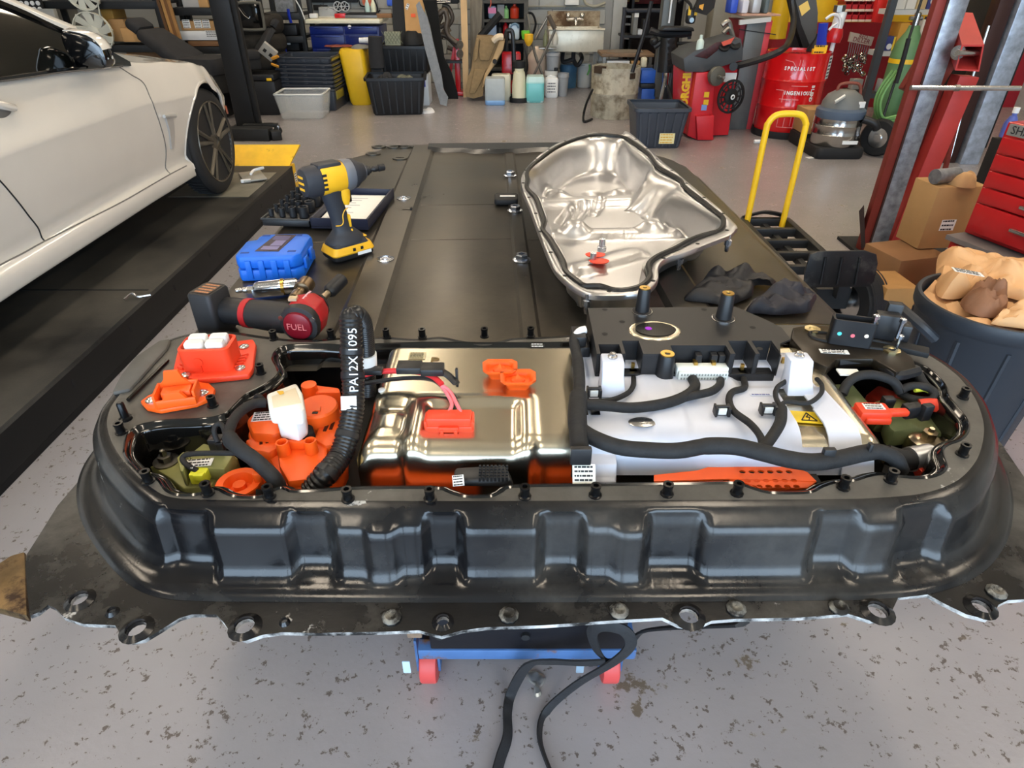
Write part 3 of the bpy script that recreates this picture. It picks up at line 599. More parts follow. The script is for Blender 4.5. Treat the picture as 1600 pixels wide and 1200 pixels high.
# --- left bay: contactor block, connectors, trays
def Z1(pts, z): return [H(180+a*.26667, 480+b*.26667, z) for a, b in pts]
def slab(name, pts, z0, z1, m, parent, bev=.003, **kw):
    return obj(name, MB().prism([(p.x, p.y) for p in pts], z0, z1), m, parent, world=True, bevel=bev, **kw)
olive = mat('olive_translucent_plastic', C(150, 150, 92), .35, var=.12, trans=.25, ior=1.4)
green = mat('pale_green_plastic', C(112, 122, 84), .35, var=.15, trans=.2, ior=1.4)
k = slab('olive_tray', Z1([(200, 930), (350, 900), (400, 850), (480, 800), (560, 805), (720, 880), (640, 960), (560, 1045), (480, 1055), (400, 1062), (330, 1005), (250, 955)], .765), .735, .765, olive, pk)
slab('raised_box', Z1([(430, 870), (520, 800), (700, 860), (640, 955), (470, 940)], .79), .765, .792, olive, k)
slab('fin', Z1([(360, 880), (400, 840), (420, 860), (400, 960), (380, 960)], .80), .765, .80, olive, k)
stk(k, Z1([(490, 912)], .794)[0], .045, .020, (0, 0, .12), rows=3, seed=21)
p = Z1([(300, 905)], .765)[0]; k = obj('terminal_stud', MB().lathe([(.022, 0), (.022, .003), (.014, .004)], p, n=16).lathe([(.012, .004), (.012, .014), (.006, .015), (.005, .026), (.002, .028)], p, n=6), mat('dark_zinc', C(120, 116, 108), .3, 1.), pk, world=True)
p = Z1([(500, 985)], .78)[0]; k = obj('yellow_plug', MB().box(p, (.028, .024, .022)).box(p+V((.004, -.010, .006)), (.018, .012, .014)), mat('lime_yellow_plastic', C(222, 224, 60), .4), pk, world=True, bevel=.003, label='lime yellow plug'); obj('white_tab', MB().box(p+V((-.01, .004, .014)), (.004, .012, .008)), white, k, world=True)
p = Z1([(600, 800)], .80)[0]; obj('black_plug', MB().box(p, (.024, .02, .03)).box(p+V((.010, -.01, .004)), (.014, .012, .018)), blk, pk, world=True, bevel=.002)
def zc(name, q, r, m=tape, **kw): return cable(name, [Z1([(a, b)], z)[0] for a, b, z in q], r, m, pk, **kw)
zc('black_lead', [(480, 960, .79), (415, 920, .80), (395, 885, .805), (430, 862, .81), (560, 855, .815), (690, 855, .82), (760, 850, .825)], .0048)
zc('black_lead', [(600, 790, .815), (580, 730, .83), (592, 690, .838), (625, 690, .838), (645, 740, .835), (650, 800, .83), (700, 840, .826)], .0045)
zc('black_cable', [(880, 560, .835), (800, 570, .84), (720, 625, .845), (680, 690, .848), (670, 760, .846), (730, 830, .84), (800, 880, .832), (870, 940, .82), (930, 1000, .81), (960, 1050, .79)], [.009]*24+[.0125]*31)
zc('black_lead', [(880, 560, .836), (840, 520, .84), (820, 540, .83), (790, 580, .82)], .005)
mb = MB(); p = Z1([(725, 1035)], .79)[0]; mb.lathe([(.020, -.03), (.026, -.002), (.036, 0), (.036, .004), (.024, .004), (.018, -.012), (.010, -.012), (.010, .0), (.001, .0)], p, n=24); obj('orange_cup', mb, ora, pk, world=True)
obj('orange_fin', MB().box(Z1([(845, 990)], .795)[0], (.014, .03, .035), .2), ora, pk, world=True, bevel=.004)
# contactor
ct = slab('contactor_block', Z1([(770, 720), (800, 640), (960, 600), (1090, 520), (1280, 520), (1330, 600), (1330, 800), (1230, 1000), (1170, 1045), (990, 1045), (900, 880), (790, 830)], .79), .70, .785, ora, pk, .008)
slab('left_lobe', Z1([(765, 655), (810, 610), (930, 600), (985, 640), (985, 720), (930, 745), (800, 735)], .82), .78, .82, ora, ct, .008)
slab('rib_step', Z1([(755, 775), (850, 745), (990, 740), (990, 800), (900, 850), (800, 830)], .80), .775, .80, ora, ct, .006)
p = Z1([(1185, 575)], .83)[0]; mb = MB(); mb.lathe([(.036, -.045), (.037, -.004), (.034, 0), (.001, 0)], p, n=32); d = obj('drum_cap', mb, ora, ct, world=True)
obj('cap_pointer', MB().prism([(p.x+a, p.y+b) for a, b in ((-.012, .016), (.008, -.006), (.010, -.02), (0, -.02), (-.006, -.002))], p.z, p.z+.003), ora, d, world=True); obj('slot', MB().box(p+V((.002, -.024, .0005)), (.010, .006, .001)), gr, d, world=True)
slab('front_panel', Z1([(940, 790), (1160, 780), (1250, 790), (1240, 890), (1190, 1000), (1010, 1020), (960, 930)], .80), .78, .80, ora, ct, .006)
for a, b in ((975, 790), (1140, 780)): mb = MB(); p = Z1([(a, b)], .825)[0]; mb.lathe([(.012, -.05), (.0105, 0), (.008, 0), (.0075, -.014), (.001, -.014)], p, n=18); obj('screw_tube', mb, ora, ct, world=True)
obj('bridge', MB().box(Z1([(1060, 810)], .805)[0], (.044, .008, .022)), ora, ct, world=True, bevel=.002)
slab('side_bracket', Z1([(1190, 680), (1310, 640), (1320, 780), (1230, 800), (1160, 760)], .81), .775, .805, ora, ct, .004)
for a, b in ((1235, 705), (1270, 695)): obj('slot', MB().box(Z1([(a, b)], .8055)[0], (.006, .022, .001)), gr, ct, world=True)
for a, b in ((855, 780), (890, 772)): obj('slot', MB().box(Z1([(a, b)], .8005)[0], (.005, .024, .001), .3), gr, ct, world=True)
slab('rear_bracket', Z1([(1090, 470), (1150, 450), (1310, 470), (1320, 500), (1120, 500)], .79), .74, .79, ora, ct, .004)
obj('rear_boss', MB().lathe([(.016, -.03), (.015, .004), (.001, .006)], Z1([(1135, 462)], .80)[0], n=16), ora, ct, world=True)
stk(ct, Z1([(872, 640)], .8205)[0], .04, .028, (0, 0, .12), rows=4, seed=22, m=mat('pale_blue_sticker', C(220, 214, 222), .5))
q = Z1([(885, 505), (1060, 440), (1095, 495), (1110, 590), (1085, 615), (900, 610)], .878)
wk = slab('white_connector', q, .850, .878, mat('warm_white_plastic', C(226, 222, 212), .4), pk, .005)
slab('cream_pad', Z1([(915, 520), (1055, 468), (1090, 560), (925, 590)], .880), .877, .8795, mat('cream_plastic', C(214, 200, 172), .45), wk, .001)
mb = MB(); mb.add(Z1([(945, 492), (985, 490), (990, 505), (965, 515)], .8800), [(0, 1, 2, 3)]); obj('yellow_mark', mb, mat('mustard_ink', C(214, 166, 48), .5), wk, world=True)
slab('body', Z1([(930, 600), (1110, 590), (1110, 650), (1060, 690), (950, 670)], .852), .815, .852, white, wk, .004)
a = Z1([(1045, 620)], .845)[0]; b_ = Z1([(1060, 750)], .815)[0]; mb = MB().tube([a, a.lerp(b_, .5)+V((0, 0, .004)), b_], .011, 4, flat=.35, up=(0, 0, 1)); obj('lever', mb, white, wk, world=True, bevel=.001)
slab('black_base', Z1([(965, 650), (1130, 610), (1170, 740), (1100, 770), (990, 770)], .81), .78, .812, blkm, wk, .004)
# corrugated conduit bent up and over
def conduit(pts, r0, n=8):
    P = resample(cr(pts, 14), 190, False); rad = [r0*(1+.045*(1 if (i//2) % 2 else -1)) for i in range(len(P))]; return MB().tube(P, rad, 14)
cd = [D(548, 496, .99), D(549, 525, .975), D(550, 565, .955), D(552, 605, .93), D(551, 640, .905), D(543, 680, .87), D(530, 715, .835), H(508, 742, .80), H(485, 768, .775)]
c1_ = obj('corrugated_conduit', conduit(cd, .0195), mat('black_conduit', C(26, 26, 27), .3, var=.1), pk, world=True, ang=60)
cd2 = [D(548, 497, .992), D(556, 492, 1.0), D(565, 503, 1.01), D(569, 525, 1.015), D(571, 555, 1.02), D(572, 585, 1.02), D(574, 615, 1.02)]
obj('conduit_return', conduit(cd2, .0175), MATS['black_conduit'], c1_, world=True, ang=60)
obj('tube_end', MB().ball(D(548, 497, .992), .0195, 14), MATS['black_conduit'], c1_, world=True)
obj('white_collar', MB().cyl(D(571, 552, 1.02), D(572, 572, 1.02), .0205, n=18), label_w, c1_, world=True)
for i in (0, 1, 2, 3):
    t = (.17, .30, .62, .86)[i]; P = resample(cr(cd, 14), 100, False); a, b_ = P[int(t*99)], P[int(t*99)+3]; obj('tape_band', MB().cyl(a, b_, .0212, n=16), blk, c1_, world=True)
a, b_ = D(551, 535, .9685), D(553, 610, .927); dr = (b_-a).normalized(); nn = (V((0, 0, CZ))-(a+b_)/2).normalized(); xx = (-dr); zz = (nn-xx*nn.dot(xx)).normalized(); yy = zz.cross(xx); M3 = Mx((xx, yy, zz)).transposed()
text('printing', 'PA12X 1095', inkw, c1_, D(552.5, 562, .955)+zz*.0235-pk.location, M3.to_euler(), .0215, .0002)
mm = D(545, 628, .915); obj('sticker', MB().at(mm+zz*.0225, M3.to_euler()).box((0, 0, 0), (.024, .026, .002)), label_w, c1_, world=True)
# --- left plate: two orange high voltage sockets
zp = ZR+.0005
hv = slab('orange_socket', Z1([(375, 275), (430, 258), (815, 215), (832, 245), (815, 390), (790, 425), (500, 457), (420, 442), (350, 388)], zp), zp, zp+.013, orr, pk, .004, label='red orange high voltage socket')
bc = Z1([(575, 330)], zp+.012)[0]; az = .06
mb = MB().at(bc, (0, 0, az)); rb_ = rbox(.098, .066, .050, .014); inn = [[V((v.x*.9, v.y*.87, v.z)) for v in r] for r in rb_]
def setz(r, z): return [V((v.x, v.y, z)) for v in r]
mb.loft([setz(rb_[1], 0), setz(rb_[1], .048), setz(rb_[0], .050), setz(inn[1], .050), setz(inn[1], .012)], False); obj('shroud', mb, orr, hv, world=True, ang=45)
mb = MB().at(bc, (0, 0, az)).box((0, 0, .018), (.084, .052, .036)); obj('white_insert_base', mb, mat('cream_insert', C(220, 212, 190), .5), hv, world=True)
for i in (-1, 1):
    for j in (-1, 1): obj('white_cell', MB().at(bc, (0, 0, az)).loft([[v+V((i*.020, j*.0125, 0)) for v in r] for r in rbox(.034, .021, .022, .005, z0=.036)]), white, hv, world=True)
obj('keying_boss', MB().at(bc, (0, 0, az)).cyl((-.012, -.034, .024), (-.012, -.036, .024), .009).box((-.009, -.0345, .012), (.002, .003, .022)), orr, hv, world=True)
for a, b in ((412, 405), (735, 362), (757, 238), (430, 270)): obj('screw', MB().lathe([(.010, 0), (.010, .004), (.007, .006), (.003, .006), (.002, .003)], Z1([(a, b)], zp+.012)[0], n=12), steel, hv, world=True)
for s in (-1, 1):
    for k in range(5): obj('web', MB().at(bc, (0, 0, az)).tube([(s*.050, -.022+.011*k, .004), (s*.062, -.016+.011*k, .004)], .003, 4), orr, hv, world=True)
h2 = slab('small_orange_socket', Z1([(155, 575), (200, 540), (300, 500), (480, 455), (560, 470), (592, 500), (575, 550), (480, 590), (270, 628), (190, 612)], zp), zp, zp+.010, ora, pk, .003)
bc = Z1([(375, 545)], zp+.010)[0]; az = .22
mb = MB().at(bc, (0, 0, az)); mb.box((0, .022, .014), (.07, .005, .028)).box((-.033, 0, .014), (.005, .046, .028)).box((.033, .002, .014), (.005, .042, .028)).box((0, -.020, .008), (.07, .005, .016)); obj('frame', mb, ora, h2, world=True, bevel=.0015)
mb = MB().at(bc, (0, 0, az)); mb.loft([[V((x*w_, y, z)) for x, y in ((-1, -.022), (1, -.022), (1, -.014), (-1, -.014))] for w_, z in ((.030, 0), (.020, .016), (.012, .030), (.010, .030))]); obj('front_tab', mb, ora, h2, world=True, bevel=.001)
mb = MB().at(bc, (0, 0, az)); mb.loft([[V((x*w_-.005, y, z)) for x, y in ((-1, .018), (1, .018), (1, .024), (-1, .024))] for w_, z in ((.030, .02), (.016, .036), (.012, .052), (.008, .052))]); obj('rear_tab', mb, ora, h2, world=True, bevel=.001)
mb = MB().at(bc, (0, 0, az)).box((0, .004, .012), (.05, .024, .022)); obj('core', mb, ora, h2, world=True, bevel=.002)
for a, b in ((215, 550), (513, 505)): obj('screw', MB().lathe([(.011, 0), (.011, .003), (.007, .006), (.003, .006), (.002, .003)], Z1([(a, b)], zp+.010)[0], n=12), steel, h2, world=True)
# --- right bay
def Z4(pts, z): return [H(1180+a*.28333, 460+b*.28333, z) for a, b in pts]
def z4c(name, q, r, m=tape, **kw): return cable(name, [Z4([(a, b)], z)[0] for a, b, z in q], r, m, pk, **kw)
tp = slab('socket_plate', Z4([(210, 180), (320, 165), (560, 190), (760, 260), (870, 350), (892, 400), (780, 430), (650, 352), (450, 355), (400, 400), (300, 360), (200, 240)], .850), .828, .850, mat('bronze_black_plate', C(44, 38, 30), .35, .5, var=.2), pk, .003)
obj('plate_lip', MB().tube(cr(Z4([(450, 372), (640, 365), (720, 410), (780, 445), (890, 420)], .838), 5), .012, 8), blk, tp, world=True)
c = Z4([(530, 262)], .8505)[0]; mb = MB(); P = [c+V((x, y, 0)) for x, y in ((-.075, .03), (-.05, .042), (.06, .0), (.078, -.024), (.06, -.034), (-.055, .004))]; mb.tube(cr(P, 6, True), .0035, 6, closed=True); obj('oval_gasket', mb, blkm, tp, world=True)
bcn = Z4([(520, 290)], .851)[0]+V((.004, .018, 0)); az = -.30
mb = MB().at(bcn, (0, 0, az)); rb_ = rbox(.082, .032, .056, .006); inn = [[V((v.x*.9, v.y*.8, v.z)) for v in r] for r in rb_]; mb.loft([setz(rb_[1], 0), setz(rb_[1], .056), setz(inn[1], .056), setz(inn[1], .01)], False); sk = obj('black_socket', mb, blk, pk, world=True, ang=40, label='black socket marked with three coloured dots')
obj('socket_core', MB().at(bcn, (0, 0, az)).box((0, 0, .014), (.074, .024, .028)), gr, sk, world=True)
for x, z, cc in ((-.024, .026, (90, 220, 225)), (.001, .025, (226, 110, 120)), (.026, .028, (240, 225, 205))): obj('colour_dot', MB().at(bcn, (0, 0, az)).cyl((x, -.0162, z), (x, -.0170, z), .0042, n=10), mat('dot_%d' % cc[0], C(*cc), .5), sk, world=True)
b2n = Z4([(740, 265)], .845)[0]+V((0, .012, 0)); sk2 = obj('black_socket', MB().at(b2n, (0, 0, -.3)).box((-.012, .0, .03), (.045, .028, .06)).box((.0, .022, .038), (.03, .02, .076)).box((.028, .005, .02), (.02, .03, .04)), blk, pk, world=True, bevel=.004)
for a, b, z in ((665, 135, .915), (812, 155, .905), (797, 245, .868)): p = Z4([(a, b)], z)[0]; obj('zinc_bolt', MB().lathe([(.004, -.035), (.004, 0), (.007, .001), (.007, .008), (.004, .010)], p, n=8), nutm, sk2, world=True)
obj('bolt_bracket', MB().box(Z4([(850, 300)], .845)[0], (.07, .03, .012), -.5), blkm, sk2, world=True, bevel=.002)
for a, b in ((315, 195), (752, 310)): p = Z4([(a, b)], .850)[0]; obj('brass_pad', MB().lathe([(.017, 0), (.017, .003), (.008, .0035), (.006, .001)], p, n=8), mat('pale_brass', C(205, 188, 140), .3, 1.), tp, world=True)
stk(tp, Z4([(435, 316)], .8508)[0], .056, .016, (0, 0, -.1), rows=3, seed=31)
obj('white_tag', MB().box(Z4([(515, 430)], .84)[0], (.04, .022, .003), -.05), label_w, tp, world=True)
slab('green_block', Z4([(430, 490), (540, 490), (660, 630), (620, 650), (520, 640), (470, 560)], .80), .73, .80, green, pk, .006)
slab('green_tray', Z4([(720, 680), (830, 640), (960, 640), (1070, 720), (1070, 770), (960, 760), (900, 740), (770, 755), (740, 730)], .775), .735, .775, green, pk, .006)
slab('olive_block', Z4([(650, 590), (760, 560), (860, 590), (840, 640), (700, 640)], .785), .73, .785, olive, pk, .005)
for a, b in ((700, 540), (620, 560), (1090, 740)): pass
slab('red_guard', Z4([(610, 550), (700, 480), (880, 480), (900, 560), (700, 590)], .755), .72, .755, mat('dark_red_plastic', C(150, 40, 24), .4), pk, .006)
z4c('red_cable', [(900, 615, .795), (990, 610, .80), (1060, 650, .80), (1115, 700, .79), (1130, 790, .77)], .014, mat('orange_red_cable', C(214, 62, 40), .45))
z4c('red_cable', [(900, 990, .77), (960, 965, .775), (1010, 935, .775)], .012, MATS['orange_red_cable'])
z4c('black_cable', [(480, 550, .815), (510, 490, .83), (570, 450, .84), (660, 445, .84), (760, 480, .83), (800, 540, .81)], .009)
z4c('black_cable', [(800, 530, .815), (860, 505, .82), (950, 515, .82), (990, 550, .815), (960, 585, .805), (860, 575, .80), (800, 545, .80)], .008)
z4c('black_cable', [(895, 440, .82), (930, 500, .815), (980, 540, .80)], .010)
obj('yellow_wire', MB().tube(cr(Z4([(880, 530, ), (930, 525), (960, 535)], .815), 5), .004, 6), mat('yellow_green_wire', C(196, 200, 60), .5), pk, world=True)
p = Z4([(645, 650)], .822)[0]; k = obj('orange_plug', MB().box(p, (.056, .036, .022), -.04).box(p+V((.004, -.018, -.006)), (.046, .010, .014), -.04).box(p+V((.045, .002, -.002)), (.045, .016, .012), .05), orr, pk, world=True, bevel=.004)
stk(k, p+V((0, .002, .0115)), .036, .018, (0, 0, -.04), rows=3, seed=32)
p = Z4([(860, 640)], .81)[0]; obj('black_clamp', MB().box(p, (.034, .02, .026), .2).box(p+V((.022, -.008, .002)), (.02, .014, .034), .2).box(p+V((-.03, .028, 0)), (.022, .016, .022)), blk, pk, world=True, bevel=.003)
p = Z4([(950, 800)], .765)[0]; obj('terminal_stud', MB().lathe([(.034, -.03), (.032, 0), (.024, .003), (.018, .003)], p, n=20).lathe([(.013, .003), (.013, .018), (.006, .019), (.005, .026)], p, n=6), mat('warm_zinc', C(190, 176, 150), .3, 1.), pk, world=True)
a, b_ = Z4([(850, 910)], .785)[0], Z4([(960, 890)], .785)[0]; obj('metal_sleeve', MB().cyl(a, b_, .022, n=24), mat('satin_aluminium', C(196, 198, 202), .35, .9), pk, world=True)
z4c('black_hose', [(720, 880, .80), (790, 905, .795), (860, 915, .785)], .018, blkm)
# ================= things lying on the pack =================
ZD += .003
# --- aluminium cover, open side up
alu = mat('stamped_aluminium', C(200, 200, 202), .34, 1., var=.04, vs=9, rvar=.04)
LN = V((0, -.030, 1)).normalized(); LP = V((.3, 1.30, .885))
def lp(pts): return [PL(a, b, LP, LN) for a, b in pts]
lo_px = [(926, 208), (879, 221), (850, 237), (825, 260), (815, 276), (815, 295), (827, 324), (842, 365), (862, 414), (883, 439), (908, 456), (932, 462), (994, 460), (1019, 449), (1029, 435), (1029, 419), (1040, 406), (1069, 396), (1106, 381), (1139, 368), (1149, 359), (1149, 350), (1106, 311), (1064, 276), (1031, 249), (982, 206), (970, 212), (949, 212)]
lg_px = [(965, 214), (924, 214), (879, 229), (846, 251), (827, 268), (829, 282), (827, 295), (844, 309), (850, 324), (856, 344), (850, 357), (862, 369), (875, 386), (885, 406), (883, 419), (899, 435), (904, 443), (928, 443), (949, 454), (986, 452), (1009, 437), (1003, 419), (1011, 404), (1036, 392), (1069, 373), (1114, 365), (1130, 350), (1122, 340), (1093, 318), (1069, 299), (1064, 287), (1027, 268), (1015, 247), (986, 227)]
NL = 220
LG = resample(cr(ccw(lp(lg_px)), 5, True), NL); LO = resample(cr(ccw(lp(lo_px)), 4, True), NL)
def near_align(A, B):
    k = min(range(len(B)), key=lambda i: (B[i]-A[0]).length); return B[k:]+B[:k]
LO = near_align(LG, LO)
lc = H(965, 335, .80); lid = thing('pack_cover', 'dull silver stamped metal cover lying open side up on the black deck', 'cover', (lc.x, lc.y, ZD))
domes = [((869, 313), .075, .028), ((970, 307), .06, .022), ((897, 369), .06, .028), ((1015, 365), .06, .022), ((928, 306), .05, -.008), ((900, 330), .03, .008), ((925, 335), .03, .008)]
dm = [(H(a, b, .80), r, h) for (a, b), r, h in domes]
rid = [(H(830, 325, .8), H(1000, 318, .8), .055, .022), (H(865, 372, .8), H(1045, 368, .8), .05, .016), (H(850, 262, .8), H(990, 265, .8), .06, .026), (H(905, 425, .8), H(990, 400, .8), .05, .014)]
slots_ = [(H(878+24*i, 352-6*i, .8), H(890+24*i, 333-6*i, .8)) for i in range(3)]+[(H(1003+9*i, 322+8*i, .83), H(1020+9*i, 315+8*i, .84)) for i in range(4)]
def seg(p, a, b):
    ab = (b-a).xy; t = max(0, min(1, (p.xy-a.xy).dot(ab)/ab.length_squared)); return (p.xy-a.xy-ab*t).length
def lfloor(p):
    z = .806+.005*noise.noise(p*3.0)
    for c, r, h in dm:
        d = (p.xy-c.xy).length
        if d < r: z += h*(1-sst(.25*r, r, d))
    for a, b, r, h in rid: z += h*(1-sst(.35*r, r, seg(p, a, b)))
    for a, b in slots_: z -= .008*(1-sst(.010, .018, seg(p, a, b)))
    return z
rings = []; rr_ = 46
for k in range(rr_+1):
    r = 1-.985*(k/rr_)**.85; ring = []
    for g in LG:
        p = lc.lerp(g, r); d = (1-r)*(g-lc).length; nn = (g-lc).normalized()
        wv = .035+.15*max(0, nn.x*.95+nn.y*.25)+.06*max(0, nn.y)
        f = sst(.0, wv, d); zf = lfloor(p); zz_ = g.z+(zf-g.z)*f; ring.append(V((p.x, p.y, zz_)))
    rings.append(ring)
def upn(p, h): return p+LN*h
gi, go = offset(LG, -.006), offset(LG, .010)
lipr = [[upn(g.lerp(o, t), h) for g, o in zip(LG, LO)] for t, h in ((1, -.012), (1, 0), (.92, .003), (.6, .003), (.5, 0), (.3, -.003), (.12, -.003))]
mb = MB().loft(lipr+rings, False); mb.add(rings[-1], [tuple(range(NL))]); obj('stamped_shell', mb, alu, lid, world=True, ang=50)
gk = MB(); P = [upn(g.lerp(o, .30), .002) for g, o in zip(LG, LO)]; gk.tube(P, .0075, 8, closed=True); obj('gasket', gk, mat('black_sealant', C(22, 21, 20), .35), lid, world=True)
for k in range(0, NL, 9):
    p = upn(LG[k].lerp(LO[k], .74), .0032); obj('rim_hole', MB().lathe([(.006, 0), (.001, .0004)], p, LN, n=8), blkm, lid, world=True)
for a, b in ((918, 459), (1140, 366), (1064, 394)):
    p = lp([(a, b)])[0]; obj('captive_bolt', MB().lathe([(.004, -.05), (.006, -.046), (.006, -.032), (.010, -.030), (.010, -.016), (.005, -.014), (.005, 0)], p, n=8), nutm, lid, world=True)
p = H(941, 241, .85); mb = MB(); mb.lathe([(.030, 0), (.05, .004), (.062, .008), (.066, .004)], n=20); mb.v = [V((v.x*1.15, v.y*.9, v.z))+p for v in mb.v]; obj('blue_plug', mb, mat('blue_rubber', C(54, 142, 226), .45), lid, world=True)
for a, b in ((930, 399), (936, 409)):
    p = H(a, b, .824); mb = MB().lathe([(.022, 0), (.024, .003), (.012, .004)], n=14); mb.v = [V((v.x*1.2, v.y*.8, v.z))+p for v in mb.v]; obj('orange_seal', mb, orr, lid, world=True)
for a, b in ((940, 392), (926, 414)):
    p = H(a, b, .81); obj('weld_stud', MB().lathe([(.013, 0), (.013, .012), (.009, .014), (.009, .036), (.004, .036)], p, n=12), nutm, lid, world=True)
# --- yellow and black impact driver standing on its battery
dy = mat('driver_yellow', C(238, 178, 34), .45, var=.06); dgr = mat('driver_grey', C(70, 70, 74), .55, var=.1); dk = mat('driver_charcoal', C(44, 45, 50), .55, var=.1); gm = mat('gearcase_grey', C(112, 114, 120), .45, .3)
fw = V((.138, .088, 0)).normalized(); base = H(541, 398, ZD+.006)
dr = thing('impact_driver', 'yellow and black cordless impact driver standing upright on its battery', 'impact driver', base, math.radians(42))
hz_ = .226
def hring(x, ry, rz, z=hz_, n=20, p=2.4): return [V((x, ry*math.copysign(abs(math.cos(a))**(2/p), math.cos(a)), z+rz*math.copysign(abs(math.sin(a))**(2/p), math.sin(a)))) for a in [2*pi*k/n for k in range(n)]]
obj('rear_cap', MB().loft([hring(-.098, .020, .024), hring(-.094, .030, .036), hring(-.080, .034, .041), hring(-.050, .035, .041)]), dk, dr, ang=45)
bd = obj('motor_housing', MB().loft([hring(-.050, .035, .040), hring(-.045, .036, .041), hring(.020, .036, .040), hring(.024, .034, .038)]), dy, dr, ang=45)
obj('top_panel', MB().box((-.02, 0, hz_+.036), (.07, .046, .014)), dk, dr, bevel=.004)
for k in range(4): obj('vent_slot', MB().box((-.046+.0, -.0345, hz_+.018-.012*k), (.012, .004, .006)), blkm, bd)
for k in range(3): obj('vent_slot', MB().box((-.0975, 0, hz_+.016-.016*k), (.004, .03-.004*abs(k-1), .006)), dy, dr)
obj('gear_case', MB().loft([hring(.022, .037, .042, p=2), hring(.030, .039, .044, p=2), hring(.055, .036, .040, p=2), hring(.075, .024, .027, p=2), hring(.092, .019, .021, p=2), hring(.094, .014, .015, p=2)]), gm, dr, ang=35)
obj('nose_bumper', MB().loft([hring(.050, .0375, .0415, p=2), hring(.058, .037, .041, p=2), hring(.074, .027, .030, p=2), hring(.088, .0215, .024, p=2), hring(.090, .019, .021, p=2)]), dk, dr)
ck = obj('chuck', MB().lathe([(.013, .092), (.014, .094), (.014, .104), (.010, .107), (.010, .112)], (0, 0, hz_), (1, 0, 0), 16), blk, dr)
obj('bit', MB().lathe([(.005, .110), (.005, .118), (.008, .122), (.009, .135), (.007, .138), (.010, .140), (.010, .158), (.006, .160)], (0, 0, hz_), (1, 0, 0), 10), blk, dr)
def hr2(cx, z, a, b): return [V((cx+a*math.copysign(abs(math.cos(t))**.8, math.cos(t)), b*math.sin(t), z)) for t in [2*pi*k/18 for k in range(18)]]
hd = obj('handle', MB().loft([hr2(-.016, .200, .034, .026), hr2(-.016, .180, .030, .024), hr2(-.012, .15, .027, .022), hr2(-.004, .11, .026, .021), hr2(.002, .08, .030, .024), hr2(.004, .066, .044, .032), hr2(.004, .052, .058, .040), hr2(.004, .044, .060, .042)]), dk, dr, ang=50)
obj('grip_panel', MB().loft([hr2(.016, .195, .022, .0262), hr2(.016, .165, .018, .0246), hr2(.018, .150, .010, .022)]), dy, dr)
for (x, z, a, b) in ((.016, .105, .004, .030), (.018, .070, .005, .018)): obj('yellow_stripe', MB().box((x, 0, z), (.006, .050, b*1.2)), dy, hd, bevel=.002)
obj('grip_line', MB().tube(cr([(-.030, -.0235, .10), (-.015, -.0238, .098), (-.006, -.0236, .105), (-.004, -.0236, .125), (.004, -.024, .138), (.014, -.023, .142)], 5), .0015, 5), dy, hd)
obj('trigger', MB().box((.034, 0, .168), (.014, .014, .036)), blkm, dr, bevel=.004)
bt = obj('battery', MB().loft(rbox(.128, .086, .026, .012)), blkm, dr, bevel=.001); bt.location = (.008, 0, 0)
yb_ = obj('battery_shell', MB().at((.008, 0, .014)).loft(rbox(.136, .090, .024, .014, tp=.92)), dy, dr); 
obj('foot_plate', MB().at((.006, 0, .034)).loft(rbox(.112, .078, .016, .014, tp=.9)), dk, dr)
obj('yellow_badge', MB().box((.045, -.006, .051), (.034, .036, .004)), dy, dr, bevel=.001)
obj('white_sticker', MB().box((.030, -.0435, .013), (.045, .001, .012)), label_w, bt)
for x in (-.025, .0): obj('badge_dot', MB().box((x+.03, -.0462, .028), (.008, .002, .008)), ink, yb_)
# --- blue tool case
bc_ = (H(370, 438, ZD)+H(468, 439, ZD))/2
blu = mat('blue_case_plastic', C(24, 104, 214), .42, var=.05)
cs = thing('tool_case', 'small closed blue plastic tool case with a dark printed label', 'tool case', (bc_.x+.004, bc_.y+.088, ZD), .06)
poly = [(-.088, -.07), (-.078, -.09), (.07, -.09), (.088, -.068), (.088, .05), (.092, .06), (.075, .088), (-.05, .088), (-.062, .07), (-.062, .045), (-.088, .035)]
obj('bottom_half', MB().prism(poly, 0, .032), blu, cs, bevel=.005); tph = obj('top_half', MB().prism([(x*.995, y*.995) for x, y in poly], .034, .070), blu, cs, bevel=.008)
for k in range(4): obj('rib', MB().box((-.052+.034*k, -.091, .033), (.016, .006, .052)), blu, cs, bevel=.002)
for k in range(3): obj('rib', MB().box((-.03+.03*k, .089, .05), (.016, .008, .03)), blu, cs, bevel=.002)
for y_ in (-.045, .02): obj('latch', MB().box((.091, y_, .036), (.008, .03, .03)), blu, cs, bevel=.002)
lb = MB().at((.0, .008, .0704), (0, 0, -.08)); lb.prism([(-.035, -.062), (.030, -.062), (.040, .066), (-.02, .066)], 0, .0008); lb.mi = 1; lb.prism([(-.024, -.05), (.022, -.05), (.022, -.025), (-.024, -.025)], .0008, .0012); lb.prism([(-.008, -.02), (.024, -.02), (.026, .02), (-.004, .02)], .0008, .0012)
for k in range(3): lb.box((.006, .03+.010*k, .001), (.045, .003, .0006))
obj('printed_label', lb, [mat('dark_label', C(58, 44, 52), .4), mat('label_print', C(126, 120, 160), .5)], cs)
for x, y in ((-.064, -.06), (.06, -.055), (-.04, .07), (.05, .07)): obj('recess', MB().box((x, y, .0703), (.022, .010, .001)), mat('blue_recess', C(14, 60, 140), .5), tph)
